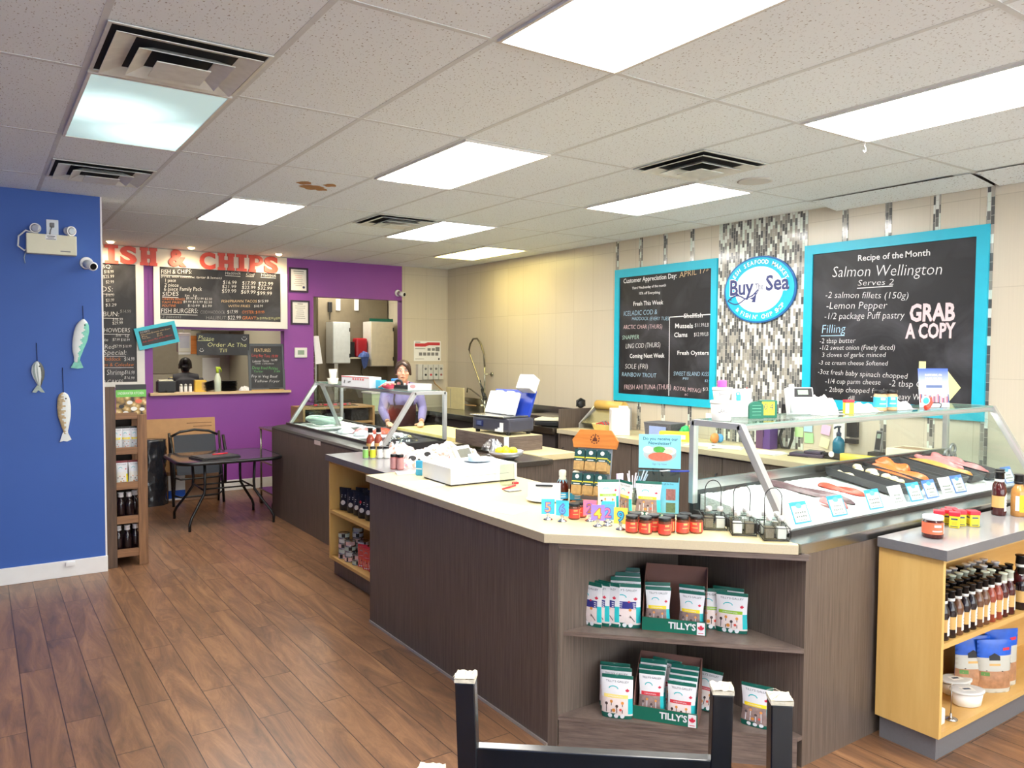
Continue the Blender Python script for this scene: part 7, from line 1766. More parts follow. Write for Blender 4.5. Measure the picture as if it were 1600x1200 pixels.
for k in range(6):
    a = k*1.05; mb = MB(); mb.ball((0, 0, 0), (.04, .030, .030)); o = single(mb, 'lemon', mat('lemon_yellow', (248, 226, 40), .4), 'yellow lemon in the steel bowl', 'lemon', 'lemons in the steel bowl', (3.27+.055*math.cos(a), 4.86+.055*math.sin(a), .985+.008*(k % 2)), a)
cloth('clear plastic bag bunched over the lemon bowl', 3.24, 5.00, .985, .17, .17, .09, 12, glass('bag_film', (236, 238, 242), .35, .15), 'plastic_bag', 'plastic bag')
cloth('small white twisted bag standing on the prep island', 3.36, 5.13, .9255, .10, .10, .13, 15, M_TOWEL, 'plastic_bag', 'plastic bag')
# bags of bread and labels on the left grey top
m, nt, b = _new('film_white'); b.inputs['Roughness'].default_value = .2; tc = N(nt, 'ShaderNodeTexCoord'); no = N(nt, 'ShaderNodeTexNoise'); no.inputs['Scale'].default_value = 26; no.inputs['Detail'].default_value = 5; nt.links.new(tc.outputs['Object'], no.inputs['Vector'])
cr = N(nt, 'ShaderNodeValToRGB'); e = cr.color_ramp.elements; e[0].position = .36; e[0].color = S(196, 150, 128); e[1].position = .56; e[1].color = S(236, 234, 238)
nt.links.new(no.outputs['Fac'], cr.inputs[0]); nt.links.new(cr.outputs[0], b.inputs['Base Color']); M_FILM = m
for x, y, lx, ly, h, s_, lb, rz in ((2.62, 4.98, .30, .26, .12, 21, 'front plastic packed bag with a dark oval label on the grey shelf top', .3), (2.85, 5.10, .32, .34, .14, 24, 'middle heap of white plastic packed bags on the grey shelf top', .8), (2.66, 5.42, .28, .26, .11, 27, 'rear heap of white plastic packed bags beside the glass case', .2), (2.50, 4.90, .18, .16, .10, 33, 'small white bag with black print beside the pink jars', .0)):
    o = cloth(lb, x, y, .9305, lx, ly, h, s_, M_FILM, 'bread_bag', 'bag', 'plastic bags on the grey shelf top', rz)
    d = MB()
    if s_ in (21, 33):
        L = plane_M((-.02, -ly*.30, h*.62), (1, -.2, 0), (0, .35, 1))
        d.disc(0, 0, .028, .018, 0, L, 16); d.disc(.045, -.02, .013, .013, 0, L, 12); line(d, L, -.06, -.045, -.01, -.05, .014, 1); line(d, L, 0, -.055, .05, -.06, .010, 2)
        d.build('print', [M_DARK, mat('print_rose', (228, 150, 170), .5), mat('print_wheat', (226, 190, 150), .5)], o, recalc=False)
cloth('white packed bag leaning behind the register box', 2.86, 4.80, .9505 if False else .9305, .24, .30, .13, 41, M_FILM, 'bread_bag', 'bag', 'plastic bags on the grey shelf top', .5)
GV_ = 'vials with black caps on the left grey top'
def vial(label, x, y, r, h, body, lab, grp=GV_, cap=M_CAPB):
    return make_jar(label, grp, (x, y, .9305), r, h, body, cap, lab, (.08, .74), -.5, 'vial', 'vial')
M_VCLEAR = mat('vial_clear', (196, 200, 196), .12)
for k, (x, y, lb_, w_) in enumerate(((2.385, 5.43, mat('vial_lime', (150, 210, 110), .4), 'lime and orange labelled vial at the left of the row'), (2.432, 5.405, mat('vial_yellow', (226, 230, 60), .4), 'bright yellow labelled vial, second in the row'), (2.476, 5.38, M_LABW, 'white labelled vial, third in the row'), (2.522, 5.36, M_LABW, 'white labelled vial at the right end of the row'))):
    vial(w_, x, y, .0215, .090, M_VCLEAR, lb_)
M_PKJ = mat('jar_pink', (206, 128, 124), .2, vary=.1)
vial('pink salt jar with black lid at the left of the pair near the register box', 2.335, 4.845, .024, .103, M_PKJ, mat('label_rose', (214, 156, 152), .4), 'pink jars near the register box'); vial('pink salt jar with black lid behind the other near the register box', 2.362, 4.80, .024, .103, M_PKJ, mat('label_rose', (214, 156, 152), .4), 'pink jars near the register box')
for x, y, lb in ((2.475, 5.545, 'left brown sauce bottle behind the vials on the grey shelf top'), (2.54, 5.54, 'right brown sauce bottle behind the vials on the grey shelf top')):
    make_bottle(lb, 'brown bottles behind the vials', r=.03, h=.215, sm=S_RED, lab=True, loc=(x, y, .9305), rz=-.4)
mb = MB(); mb.rbox(-.022, .022, -.012, .012, 0, .095, .005, 0); mb.box(-.02, .02, -.0125, -.012, .04, .046, 1); single(mb, 'tag_card', [mat('tag_blue', (70, 176, 226), .3), M_WHITEP], 'bright blue tag standing against the left end of the register box', 'tag', None, (2.30, 4.40, WT), -.9)
mb = MB(); mb.rbox(-.07, .07, -.04, .04, 0, .012, .003, 0); mb.rbox(.05, .068, -.045, -.03, .006, .02, .002, 1); single(mb, 'clipboard', [M_WHITEP, M_DARK], 'small white clipboard lying left of the register box', 'clipboard', None, (2.26, 4.50, WT), -.3)
# left case top
LTOP = 1.3935
pot('upper foam cup of a stacked pair on the left case', 2.99, 7.62, LTOP+.058, .042, .092, None, mat('foam_cup', (248, 244, 226), .6), 'foam_cup', 'cup', 'stacked foam cups', .72, .004)
pot('lower wide foam cup carrying another cup on the left case', 2.99, 7.62, LTOP, .056, .058, None, mat('foam_cup', (248, 244, 226), .6), 'foam_cup', 'cup', 'stacked foam cups', .8, .004)
mb = MB(); mb.rbox(-.16, .16, -.05, .05, 0, .07, .004, 0); mb.box(-.10, .12, -.0505, -.05, .01, .05, 1); single(mb, 'film_box', [mat('film_cream', (238, 232, 170), .5), mat('film_lemon', (232, 226, 60), .5)], 'pale yellow box behind the foam cups on the left case', 'box', None, (3.14, 7.38, LTOP), -PI/2)
t = thing('label_box', 'long white box with pink print on the left case', 'box', (2.98, 6.88, LTOP), -PI/2+.06)
mb = MB(); mb.rbox(-.30, .28, -.06, .06, 0, .10, .003); mb.build('box', M_WHITEP, t)
mb = MB(); L = plane_M((0, -.0608, 0), *WALLY)
line(mb, L, -.30, .094, .27, .094, .008, 0); line(mb, L, -.24, .03, -.22, .06, .02, 1); line(mb, L, -.16, .04, -.10, .05, .012, 1)
for q in range(5): line(mb, L, -.06+.05*q, .075, -.03+.05*q, .075, .018, 0)
mb.build('print', [mat('print_coral', (236, 130, 130), .5), M_PRINT], t, recalc=False)
t = thing('ribbon_box', 'box of crossed paper strips on the left case in front of the staff member', 'box', (3.02, 6.53, LTOP), -PI/2)
mb = MB(); mb.rbox(-.05, .05, -.03, .03, 0, .075, .003); mb.build('box', C_BL, t)
for k in range(7):
    mb = MB(); mb.tube([(.02, -.03+.01*k, .012+.008*k), (.20, -.05+.016*k, .045+.01*(k % 3))], .008, 6); mb.build('strip', (mat('strip_tan', (222, 180, 150), .6), M_PINK, M_TOWEL)[k % 3], t)
mb = MB(); mb.ball((0, 0, .03), (.08, .04, .03)); single(mb, 'red_cloth', mat('rag_rose', (214, 76, 104), .8), 'rose red rag on the left case beside the paper strips', 'cloth', None, (3.04, 6.39, LTOP))
t = thing('tape_roll', 'bottle with a blue cap on the left case beside the staff member', 'bottle', (3.13, 6.47, LTOP))
mb = MB(); mb.lathe([(.020, 0), (.022, .06), (.026, .062)], 14); mb.build('body', M_LABT, t)
mb = MB(); mb.lathe([(.030, .06), (.034, .062), (.034, .085), (.028, .09)], 16); mb.build('cap', mat('cap_blue', (46, 132, 206), .4), t)
t = thing('camera_bag', 'black tape dispenser on the left case under the face of the staff member', 'tape dispenser', (3.13, 6.30, LTOP), -PI/2+.5)
mb = MB(); mb.rbox(-.09, .06, -.03, .03, 0, .04, .012); mb.tube([(-.05+.035*math.cos(a), 0, .05+.03*math.sin(a)) for a in [2*PI*q/14 for q in range(14)]], .012, 8, True); mb.build('body', M_DARK, t)
mb = MB(); mb.ball((.03, -.02, .045), .012); mb.build('knob', M_ALU, t)
mb = MB(); mb.rbox(-.10, .10, -.03, .03, 0, .055, .002, 0); L = plane_M((0, -.031, 0), *WALLY); mb.disc(-.055, .033, .026, .016, 1, L, 14); single(mb, 'label_card', [M_WHITEP, M_PINK], 'white box with a pink oval mark at the near end of the left case', 'box', None, (3.19, 6.10, LTOP), -.75)
# inside the left case: ice sheets, hoses, packed fish, black trays
def lz(x): return .955+(x-2.72)*.02
def lbox(mb, x0, x1, y0, y1, up=.004, th=.012, mi=0):
    vs = [mb._v((x, y, lz(x)+z)) for z in (up, up+th) for x, y in ((x0, y0), (x1, y0), (x1, y1), (x0, y1))]
    mb._faces(vs, [(3, 2, 1, 0), (4, 5, 6, 7), (0, 1, 5, 4), (1, 2, 6, 5), (2, 3, 7, 6), (3, 0, 4, 7)], mi)
def ice2(y0, y1, lb):
    mb = MB()
    def fn(u, v):
        x, y = 2.735+.53*u, y0+(y1-y0)*v
        return Vector((x, y, lz(x)+.006*mnoise.noise(Vector((x*12, y*12, 2)))+.004*mnoise.noise(Vector((x*40, y*40, 7)))))
    mb.surf(fn, 24, 40)
    for k in (0, 1):
        mb.surf(lambda u, v, k=k: fn(k, u)*(1-v)+Vector((fn(k, u).x, fn(k, u).y, .93))*v, 30, 1); mb.surf(lambda u, v, k=k: fn(u, k)*(1-v)+Vector((fn(u, k).x, fn(u, k).y, .93))*v, 20, 1)
    o = mb.build('ice', M_ICE); tag(o, lb, 'ice', None, 'stuff')
ice2(7.42, 8.10, 'crushed ice at the far end of the left display case'); ice2(6.45, 7.15, 'crushed ice in the middle of the left display case')
mb = MB(); lbox(mb, 2.735, 3.28, 7.16, 7.41, -.02, .016); single(mb, 'fish_tray', M_TRAY, 'empty black tray between the two ice beds of the left case', 'tray')
for k in range(2):
    mb = MB(); lbox(mb, 2.735, 3.28, 5.92+.26*k, 6.16+.26*k, -.02, .018); single(mb, 'fish_tray', M_TRAY, ('black tray at the near end of the left case', 'second black tray from the near end of the left case')[k], 'tray')
t = thing('hose_coil', 'pale green coiled hose lying on the far ice of the left case', 'hose', (2.96, 7.80, lz(2.96)+.012))
mb = MB()
for k in range(4): mb.tube([((.10+.02*k)*math.cos(a), (.20+.03*k)*math.sin(a), .012+.014*k+.008*math.sin(3*a+k)) for a in [2*PI*q/30 for q in range(30)]], .011, 8, True)
mb.build('coil', mat('hose_mint', (196, 218, 206), .4), t)
M_FLM = mat('pack_film', (214, 218, 224), .15, vary=.1, scale=30)
for k, (x, y, lx, ly, m_, lb) in enumerate(((2.86, 6.95, .18, .20, M_FLM, 'clear wrapped fish pack at the left of the middle ice'), (2.98, 6.82, .22, .18, M_PNK, 'pink wrapped fish pack on the middle ice'), (3.12, 6.72, .20, .18, M_SALR, 'orange red wrapped fish pack on the middle ice'), (3.08, 6.98, .20, .2, M_FLM, 'silvery wrapped fish pack at the back of the middle ice'), (2.90, 6.68, .2, .16, M_FLM, 'white wrapped fish pack near the front of the middle ice'))):
    cloth(lb, x, y, lz(x)+.004, lx, ly, .05, 50+k*3, m_, 'fish_pack', 'fish pack', 'wrapped fish packs in the left case', .3*k)
cloth('clear bag with a pinkish fish at the near end of the left case', 3.0, 6.10, lz(3.0), .34, .22, .06, 70, glass('bag_film', (236, 238, 242), .35, .15), 'fish_pack', 'fish pack', 'wrapped fish packs in the left case', .2)
mb = MB(); mb.face([(2.5495, 6.96, .872), (2.5495, 6.80, .872), (2.5495, 6.80, .912), (2.5495, 6.96, .912)]); o = single(mb, 'sticker', mat('sticker_pale', (216, 200, 196), .4), 'small pale sticker on the dark front ledge of the left case', 'sticker')
o.location.x -= .001
# sink tap with spring hose
t = thing('spray_tap', 'tall spring hose spray tap over the corner sink bench', 'tap', (5.50, 8.69, .9305))
M_CHRM = mat('chrome', (176, 176, 160), .2, metal=.9)
mb = MB(); mb.cyl((0, 0, 0), (0, 0, .20), .022, .018, 14); mb.cyl((0, 0, .20), (0, 0, .62), .010, .010, 12); mb.build('column', M_CHRM, t)
mb = MB(); mb.tube([(0, 0, .60), (0, .02, .76), (0, .10, .90), (0, .19, .97), (0, .29, .97), (0, .37, .90), (0, .40, .82)], .013, 10); mb.build('spring_hose', mat('spring_dark', (120, 116, 100), .3, metal=.7), t)
mb = MB(); mb.tube([(0, .40, .83), (0, .36, .74), (0, .14, .42), (0, .05, .28)], .009, 8); mb.build('hose', M_CHRM, t)
mb = MB(); mb.cyl((0, .06, .30), (0, .0, .20), .022, .028, 14); mb.cyl((0, .0, .20), (0, -.015, .17), .032, .03, 14, mi=0); mb.tube([(0, .03, .30), (-.01, .07, .36), (-.01, .10, .42)], .008, 8); mb.build('spray_head', mat('spray_dark', (52, 54, 52), .35), t)
mb = MB(); mb.cyl((0, 0, .50), (.10, -.02, .50), .006, .006, 8); mb.cyl((.09, -.02, .50), (.105, -.02, .50), .03, .03, 12); mb.build('wall_bracket', M_CHRM, t)
mb = MB(); mb.tube([(0, .02, .10), (0, .10, .20), (-.01, .34, .29), (-.01, .42, .30), (-.01, .43, .24)], .010, 8); mb.build('spout', M_CHRM, t)
mb = MB(); mb.cyl((-.07, .0, .09), (.07, 0, .09), .014, .014, 10); mb.build('valve', M_CHRM, t)
mb = MB(); mb.rbox(-.012, .012, -.19, .19, 0, .30, .006, 0); mb.box(-.0135, -.012, .09, .10, .02, .28, 1); o = single(mb, 'sink_board', [mat('board_cream', (234, 222, 170), .5), M_CREAMWALL], 'cream cutting board standing upright behind the sink', 'cutting board', None, (5.44, 9.35, .9305), .15)
mb = MB(); mb.rbox(-.10, .10, -.12, .12, 0, .10, .01); o = single(mb, 'dish_tub', M_DARK, 'black tub on the far bench below the divider', 'tub', None, (5.40, 7.75, .9305))
mb = MB(); mb.ball((0, 0, .045), (.05, .03, .045)); mb.tube([(-.05, 0, .02), (-.05, 0, .08), (.0, 0, .10), (.05, 0, .08), (.05, 0, .02)], .012, 8); single(mb, 'tape_holder', M_DARK, 'black tape holder on top of the divider panel', 'tape holder', None, (5.34, 6.505, 1.1305))
t = thing('dish_bin', 'pale green plastic bin on the bench behind the staff member', 'bin', (4.45, 9.55, .9305))
mb = MB(); mb.box(-.22, .22, -.14, .14, 0, .24, taper=1.06); mb.build('bin', mat('bin_mint', (206, 222, 186), .5), t)
mb = MB(); mb.rbox(-.245, .245, -.165, .165, .24, .262, .006); mb.build('lid', M_WHITEP, t)
# work shelf behind the left case seen through the glass
t = thing('back_shelf', 'dark and tan open work shelf seen through the left display case', 'shelf', (3.02, 8.60, 0))
M_TANW = wood('tan_wood', (168, 128, 80), (196, 156, 106), 'X', 3, .5)
for x in (0, .85):
    mb = MB(); mb.box(x, x+.025, 0, .42, 0, 1.08); mb.build('side', M_TANW, t)
for z in (.10, .55, .88, 1.06):
    mb = MB(); mb.box(0.025, .85, 0, .42, z, z+.022); mb.build('shelf', M_TANW, t)
mb = MB(); mb.box(.025, .85, .40, .42, .0, 1.06); mb.build('back', mat('shelf_dark', (50, 46, 46), .7), t)
for k, (x, z, w_, h, c, lb) in enumerate(((.12, .905, .16, .12, M_DARK, 'black tub on the upper level of the work shelf'), (.36, .905, .24, .10, mat('tray_slate', (64, 66, 70), .4), 'slate tray on the upper level of the work shelf'), (.67, .905, .22, .13, M_DARK, 'black tub at the right of the work shelf'), (.16, .575, .22, .16, mat('tub_brown', (96, 66, 52), .5), 'brown tub on the middle level of the work shelf'), (.56, .575, .30, .20, M_DARK, 'black crate on the middle level of the work shelf'))):
    mb = MB(); mb.rbox(-w_/2, w_/2, -.13, .13, 0, h, .008); single(mb, 'storage_tub', c, lb, 'tub', 'tubs on the work shelf', (3.02+x+.05, 8.80, z))
t = thing('wire_rack', 'black wire tray of red clips on top of the work shelf', 'wire rack', (3.44, 8.80, 1.0825))
mb = MB()
for k in range(9): mb.tube([(-.26+.065*k, -.14, .0), (-.26+.065*k, .14, .0), ], .003, 5)
for z in (.0, .05): mb.tube([(-.27, -.14, z+.003), (.27, -.14, z+.003), (.27, .14, z+.003), (-.27, .14, z+.003)], .003, 5, True)
mb.build('basket', M_WIRE, t); random.seed(8)
for k in range(12):
    mb = MB(); mb.rbox(-.02, .02, -.012, .012, 0, .02, .004); single(mb, 'clip', (M_TINR, M_PRINT, M_PNK)[k % 3], '%s clip lying in the black wire tray' % ('red', 'grey', 'pink')[k % 3], 'clip', 'clips in the wire tray', (3.22+.04*k, 8.75+.06*((k*7) % 3)/2, 1.089), k)
mb = MB(); mb.rbox(-.20, .20, -.2, .2, 0, .98, .02, 0); mb.box(-.15, .15, -.203, -.2, .72, .90, 1); single(mb, 'floor_bin', [M_DARK, M_DARKST], 'tall dark bin beside the work shelf behind the left display case', 'bin', None, (4.12, 8.82, 0))

# ================================================================ LEFT AREA AND KITCHEN
M_RUST = wood('rustic_wood', (96, 66, 44), (158, 114, 76), 'Z', 4, .6, grain=12); M_RUSTD = wood('rustic_dark', (58, 44, 36), (104, 80, 62), 'Z', 4, .6, grain=12); M_RUSTH = wood('rustic_rail', (112, 80, 54), (168, 122, 84), 'X', 4, .6, grain=12)
t = thing('rustic_rack', 'narrow rustic wooden rack of bottles and bags beside the blue wall', 'rack', (.812, 6.84, 0))
for x0, x1, h, d, m_ in ((0, .075, 1.44, 0, M_RUSTD), (.232, .302, 1.215, 0, M_RUST), (0, .07, 1.30, .30, M_RUSTD), (.232, .302, 1.215, .30, M_RUST)):
    mb = MB(); mb.rbox(x0, x1, d, d+.03, 0, h, .003); mb.build('post', m_, t)
for z0, z1 in ((1.18, 1.232), (.90, .955), (.62, .678), (.345, .405), (.077, .139)):
    mb = MB(); mb.rbox(.075, .232, .004, .026, z0, z1, .002); mb.build('rail', M_RUSTH, t)
    mb = MB(); mb.box(.003, .299, .03, .30, z0, z0+.018); mb.build('shelf', M_RUSTD, t)
mb = MB(); mb.box(.0, .30, .33, .34, 0, 1.2); mb.build('back_panel', mat('rack_back', (40, 34, 32), .8), t)
o = thing('recipe_rack_card', 'green headed seafood picture card standing on top of the rustic rack', 'card', (.897, 6.885, 1.20))
m, nt, b = _new('oyster_print'); tc = N(nt, 'ShaderNodeTexCoord'); vo = N(nt, 'ShaderNodeTexVoronoi'); vo.inputs['Scale'].default_value = 26
nt.links.new(tc.outputs['Object'], vo.inputs['Vector']); cr = N(nt, 'ShaderNodeValToRGB'); e = cr.color_ramp.elements; e[0].color = S(236, 214, 160); e[1].color = S(60, 48, 36); e[0].position = .15; e[1].position = .8
x_ = e.new(.4); x_.color = S(186, 150, 84); nt.links.new(vo.outputs['Distance'], cr.inputs[0]); nt.links.new(cr.outputs[0], b.inputs['Base Color']); M_OY = m
mb = MB(); mb.box(0, .222, 0, .006, .0, .255, 0); mb.box(0, .222, -.001, 0, .155, .212, 1); mb.box(0, .222, -.001, 0, .212, .255, 2); mb.build('card', [M_OY, mat('card_lime', (112, 196, 84), .5), M_DARK], o)
mb = MB(); L = plane_M((0, -.0016, 0), *WALLY); mb.text("UNDERWATER KITCHEN", .03, L @ Matrix.Translation((.012, .175, 0)), 0, width=.19)
for k, (x, y, r_, c) in enumerate(((.10, .11, .022, 0), (.165, .12, .026, 1), (.13, .06, .024, 0), (.19, .055, .02, 0), (.04, .08, .02, 2), (.07, .03, .02, 0))): mb.disc(x, y, r_, r_*.7, c, L, 12, .0002*k)
mb.build('print', [M_LABW, M_ORL, M_DARK], o, recalc=False)
GR = 'goods on the rustic rack'
RB = [mat('grain_bag', (206, 208, 208), .4, vary=.1), M_BNDY]
for k in range(3):
    o = make_pouch(('left', 'middle', 'right')[k]+' white bag with a yellow band on the upper shelf of the rustic rack', 'yellow banded bags on the rustic rack', W=.075, H=.20, T=.05, bandm=M_BNDY, pic=RB[0]) if k == 0 else dup(o, (0, 0, 0), 0, ('left', 'middle', 'right')[k]+' white bag with a yellow band on the upper shelf of the rustic rack')
    o.location = (.905+.066*k, 6.91, .919); o.rotation_euler = (0, 0, .1*k-.1)
    if k == 0:
        sl = o.children[0].material_slots[0]; sl.link = 'OBJECT'; sl.material = M_DARK; sl = o.children[0].material_slots[4]; sl.link = 'OBJECT'; sl.material = RB[0]
for k in range(2):
    o = make_pouch('left white and red bag on the second shelf of the rustic rack', 'red topped bags on the rustic rack', W=.09, H=.205, T=.05, bandm=M_LABW, pic=M_LABW) if k == 0 else dup(o, (0, 0, 0), .1, 'right white and red bag on the second shelf of the rustic rack')
    o.location = (.935+.092*k, 6.91, .639)
    if k == 0:
        for q, mm_ in ((0, mat('bag_maroon', (120, 24, 40), .5)), (4, M_BNDY)):
            sl = o.children[0].material_slots[q]; sl.link = 'OBJECT'; sl.material = mm_
b0 = make_bottle('left dark bottle with white cap on the third shelf of the rustic rack', 'dark bottles on the rustic rack', r=.032, h=.225, sm=S_DARK, cap=M_PW, neckband=S_DARK, lab=False, loc=(.925, 6.91, .364))
for x, y, z, lb in ((.985, 6.905, .364, 'middle dark bottle with white cap on the third shelf of the rustic rack'), (1.035, 6.96, .364, 'right dark bottle with white cap on the third shelf of the rustic rack'), (.905, 6.91, .0965, 'left dark bottle with white cap on the bottom shelf of the rustic rack'), (.968, 6.905, .0965, 'middle dark bottle with white cap on the bottom shelf of the rustic rack'), (1.03, 6.93, .0965, 'right dark bottle with white cap on the bottom shelf of the rustic rack')): dup(b0, (x, y, z), 0, lb)
# patio table
t = thing('patio_table', 'black tube patio table with a dark glass top', 'table', (2.035, 8.17, 0))
def rrect(w_, d, r, n=5): return [(sx*(w_/2-r)+r*math.cos(a), sy*(d/2-r)+r*math.sin(a)) for sx, sy, a0 in ((1, 1, 0), (-1, 1, PI/2), (-1, -1, PI), (1, -1, 1.5*PI)) for a in [a0+PI/2*q/n for q in range(n+1)]]
TZ = .665
mb = MB(); mb.prism(rrect(.97, .82, .14), TZ-.004, TZ+.004); mb.build('glass_top', mat('smoked_glass', (66, 60, 62), .06, spec=.8), t)
mb = MB(); mb.tube([(x, y, TZ-.012) for x, y in rrect(.99, .84, .15)], .017, 8, True); mb.build('rim', M_BLACK, t)
for sx in (-1, 1):
    for sy in (-1, 1):
        mb = MB(); mb.tube([(sx*.24, sy*.27, TZ-.02), (sx*.235, sy*.25, .42), (sx*.24, sy*.25, .34), (sx*.30, sy*.28, .24), (sx*.38, sy*.335, .12), (sx*.40, sy*.352, .07), (sx*.40, sy*.353, 0)], .0135, 9); mb.build('leg', M_BLACK, t)
for sy in (-1, 1):
    mb = MB(); mb.cyl((-.235, sy*.15, .36), (.235, sy*.15, .36), .008, .008, 8); mb.build('stretcher', M_BLACK, t)
for sx in (-1, 1):
    mb = MB(); mb.cyl((sx*.235, -.25, .36), (sx*.235, .25, .36), .009, .009, 8); mb.build('cross_tube', M_BLACK, t)
t = thing('menu_folder', 'dark menu folder with a red pen lying on the patio table', 'folder', (1.92, 8.02, TZ+.0045), .25)
mb = MB(); mb.rbox(-.20, .20, -.14, .14, 0, .012, .003); mb.build('lower_cover', M_DARK, t)
mb = MB(); mb.rbox(-.18, .19, -.13, .13, .0125, .022, .003); mb.build('upper_cover', mat('folder_grey', (70, 68, 70), .4), t)
mb = MB(); mb.cyl((0, 0, 0), (.16, .03, 0), .006, .006, 8); single(mb, 'pen', M_TINR, 'red pen lying on the dark menu folder', 'pen', None, (1.90, 8.03, TZ+.033), .1)
# folding chair leaning at the wall
t = thing('folding_chair', 'black folded patio chair with a grey sling back standing by the purple wall', 'chair', (2.02, 9.16, 0), .03); M_SLING = mat('sling_grey', (58, 62, 70), .7, vary=.15, scale=160)
for x in (-.27, .27):
    mb = MB(); mb.tube([(x, .0, 0), (x, .10, .45), (x, .18, .80)], .015, 8); mb.build('side_tube', M_BLACK, t)
    mb = MB(); mb.tube([(x*.9, .12, 0), (x*.9, .06, .30), (x*.92, .10, .60)], .012, 8); mb.build('rear_leg', M_BLACK, t)
    mb = MB(); mb.tube([(x*1.04, -.02, .22), (x*1.05, -.02, .60), (x*1.05, .06, .76)], .017, 8); mb.build('armrest', M_BLACK, t)
mb = MB(); mb.tube([(-.25, .175, .76), (-.16, .185, .805), (0, .19, .825), (.16, .185, .805), (.25, .175, .76)], .014, 8); mb.build('top_rail', M_BLACK, t)
mb = MB(); mb.surf(lambda u, v: Vector((-.225+.45*u, .085+.09*v+.012*math.sin(PI*u), .40+.37*v)), 8, 8); mb.surf(lambda u, v: Vector((-.225+.45*u, .091+.09*v+.012*math.sin(PI*u), .40+.37*v)), 8, 8); mb.build('back_sling', M_SLING, t)
mb = MB(); mb.surf(lambda u, v: Vector((-.225+.45*u, .02+.03*v-.01*math.sin(PI*u), .34+.22*v)), 8, 6); mb.surf(lambda u, v: Vector((-.225+.45*u, .026+.03*v-.01*math.sin(PI*u), .34+.22*v)), 8, 6); mb.build('seat_sling', M_SLING, t)
for z, y in ((.32, .0), (.12, .0)):
    mb = MB(); mb.tube([(-.26, y+.03, z), (-.2, y-.02, z-.02), (.2, y-.02, z-.02), (.26, y+.03, z)], .011, 8); mb.build('cross_tube', M_BLACK, t)
mb = MB(); mb.T = Matrix.Rotation(-.10, 4, 'X'); mb.rbox(-.62, .50, -.04, .04, 0, .925, .004, 0); mb.box(.18, .46, -.0405, -.04, .86, .868, 1); mb.box(.25, .46, -.0405, -.04, .82, .828, 1); mb.box(.10, .3, -.0405, -.04, .78, .785, 1)
single(mb, 'cardboard_box', [mat('cardboard', (196, 152, 108), .8, vary=.06), mat('card_print', (120, 84, 60), .8)], 'flat brown cardboard box leaning on the purple wall behind the chair', 'box', None, (1.83, 9.665, .005))
mb = MB(); mb.T = Matrix.Rotation(-.06, 4, 'X'); mb.rbox(-.28, .28, -.03, .03, 0, .34, .004, 0); mb.box(-.28, -.10, -.031, -.03, .02, .30, 1); mb.box(-.28, -.10, -.032, -.031, .04, .13, 2); single(mb, 'flat_carton', [mat('carton_tan', (150, 116, 92), .7), M_WHITEP, M_BBLUE], 'low tan carton with a white and blue label behind the folding chair', 'box', None, (2.03, 9.46, .002))
mb = MB()
def bagf(u, v):
    a = 2*PI*u; p = Vector((math.cos(a)*2, math.sin(a)*2, v*4)); k = 1+.14*mnoise.noise(p*1.6)+.06*mnoise.noise(p*4)
    return Vector((.17*math.cos(a)*k, .11*math.sin(a)*k, .735*v))
mb.surf(bagf, 40, 40); mb.surf(lambda u, v: bagf(u, 1)*(1-v)+Vector((0, 0, .74))*v, 40, 2); bmesh.ops.remove_doubles(mb.bm, verts=mb.bm.verts[:], dist=.0004)
single(mb, 'bin_bag', mat('bag_gloss', (34, 36, 42), .18, spec=.7), 'shiny black plastic wrapped bundle between the rack and the folding chair', 'bag', None, (1.555, 9.40, 0))
t = thing('steel_cart', 'small chrome cart on black casters half hidden behind the fish case', 'cart', (2.62, 8.40, 0))
for x in (0, .30):
    for y in (0, .45):
        mb = MB(); mb.cyl((x, y, .09), (x, y, .86), .011, .011, 8); mb.build('post', M_CHRM, t)
        mb = MB(); mb.cyl((x-.012, y, .04), (x+.012, y, .04), .04, .04, 14); mb.cyl((x, y, .04), (x, y, .09), .008, .008, 6); mb.build('caster', M_DARK, t)
for z in (.16, .48, .85):
    mb = MB(); mb.rbox(-.02, .32, -.02, .47, z, z+.02, .004); mb.build('shelf', M_STEEL, t)
# serving sill and things on it
mb = MB(); mb.rbox(1.635, 3.288, WY-.075, WY+T, 1.195, 1.226, .003); single(mb, 'serving_sill', wood('pale_wood', (216, 184, 138), (236, 208, 166), 'X', 3, .45), 'pale wooden sill of the serving window', 'sill')
SZ = 1.2265
t = thing('payment_box', 'black toaster like box at the left end of the serving sill', 'box', (1.82, WY+.0, SZ))
mb = MB(); mb.rbox(-.10, .10, -.065, .075, .006, .135, .01); mb.build('body', M_DARK, t)
mb = MB(); mb.rbox(-.085, .07, -.05, .06, .135, .15, .004); mb.build('top_plate', M_IVORY, t)
mb = MB(); mb.tube([(-.02, -.066, .03), (.01, -.072, .006), (.07, -.072, .004), (.10, -.066, .03)], .005, 6); mb.build('cord', M_DARK, t)
for k in range(3):
    t = thing('shaker', ('first', 'second', 'third')[k]+' small white shaker from the left on the serving sill', 'shaker', (1.985+.052*k, WY+.0, SZ), 0, 'white shakers on the serving sill')
    mb = MB(); mb.lathe([(.018, 0), (.02, .004), (.018, .07)], 14); mb.build('body', M_WHITEP, t)
    mb = MB(); mb.lathe([(.018, .07), (.017, .09), (.008, .098)], 14); mb.build('cap', M_ALU, t)
mb = MB(); mb.rbox(-.065, .065, -.04, .04, 0, .14, .004, 0); mb.box(.01, .06, -.0405, -.04, .02, .12, 1); single(mb, 'tea_box', [mat('tea_yellow', (236, 196, 70), .5), M_LABT], 'yellow box on the serving sill next to the white shakers', 'box', None, (2.205, WY+.02, SZ))
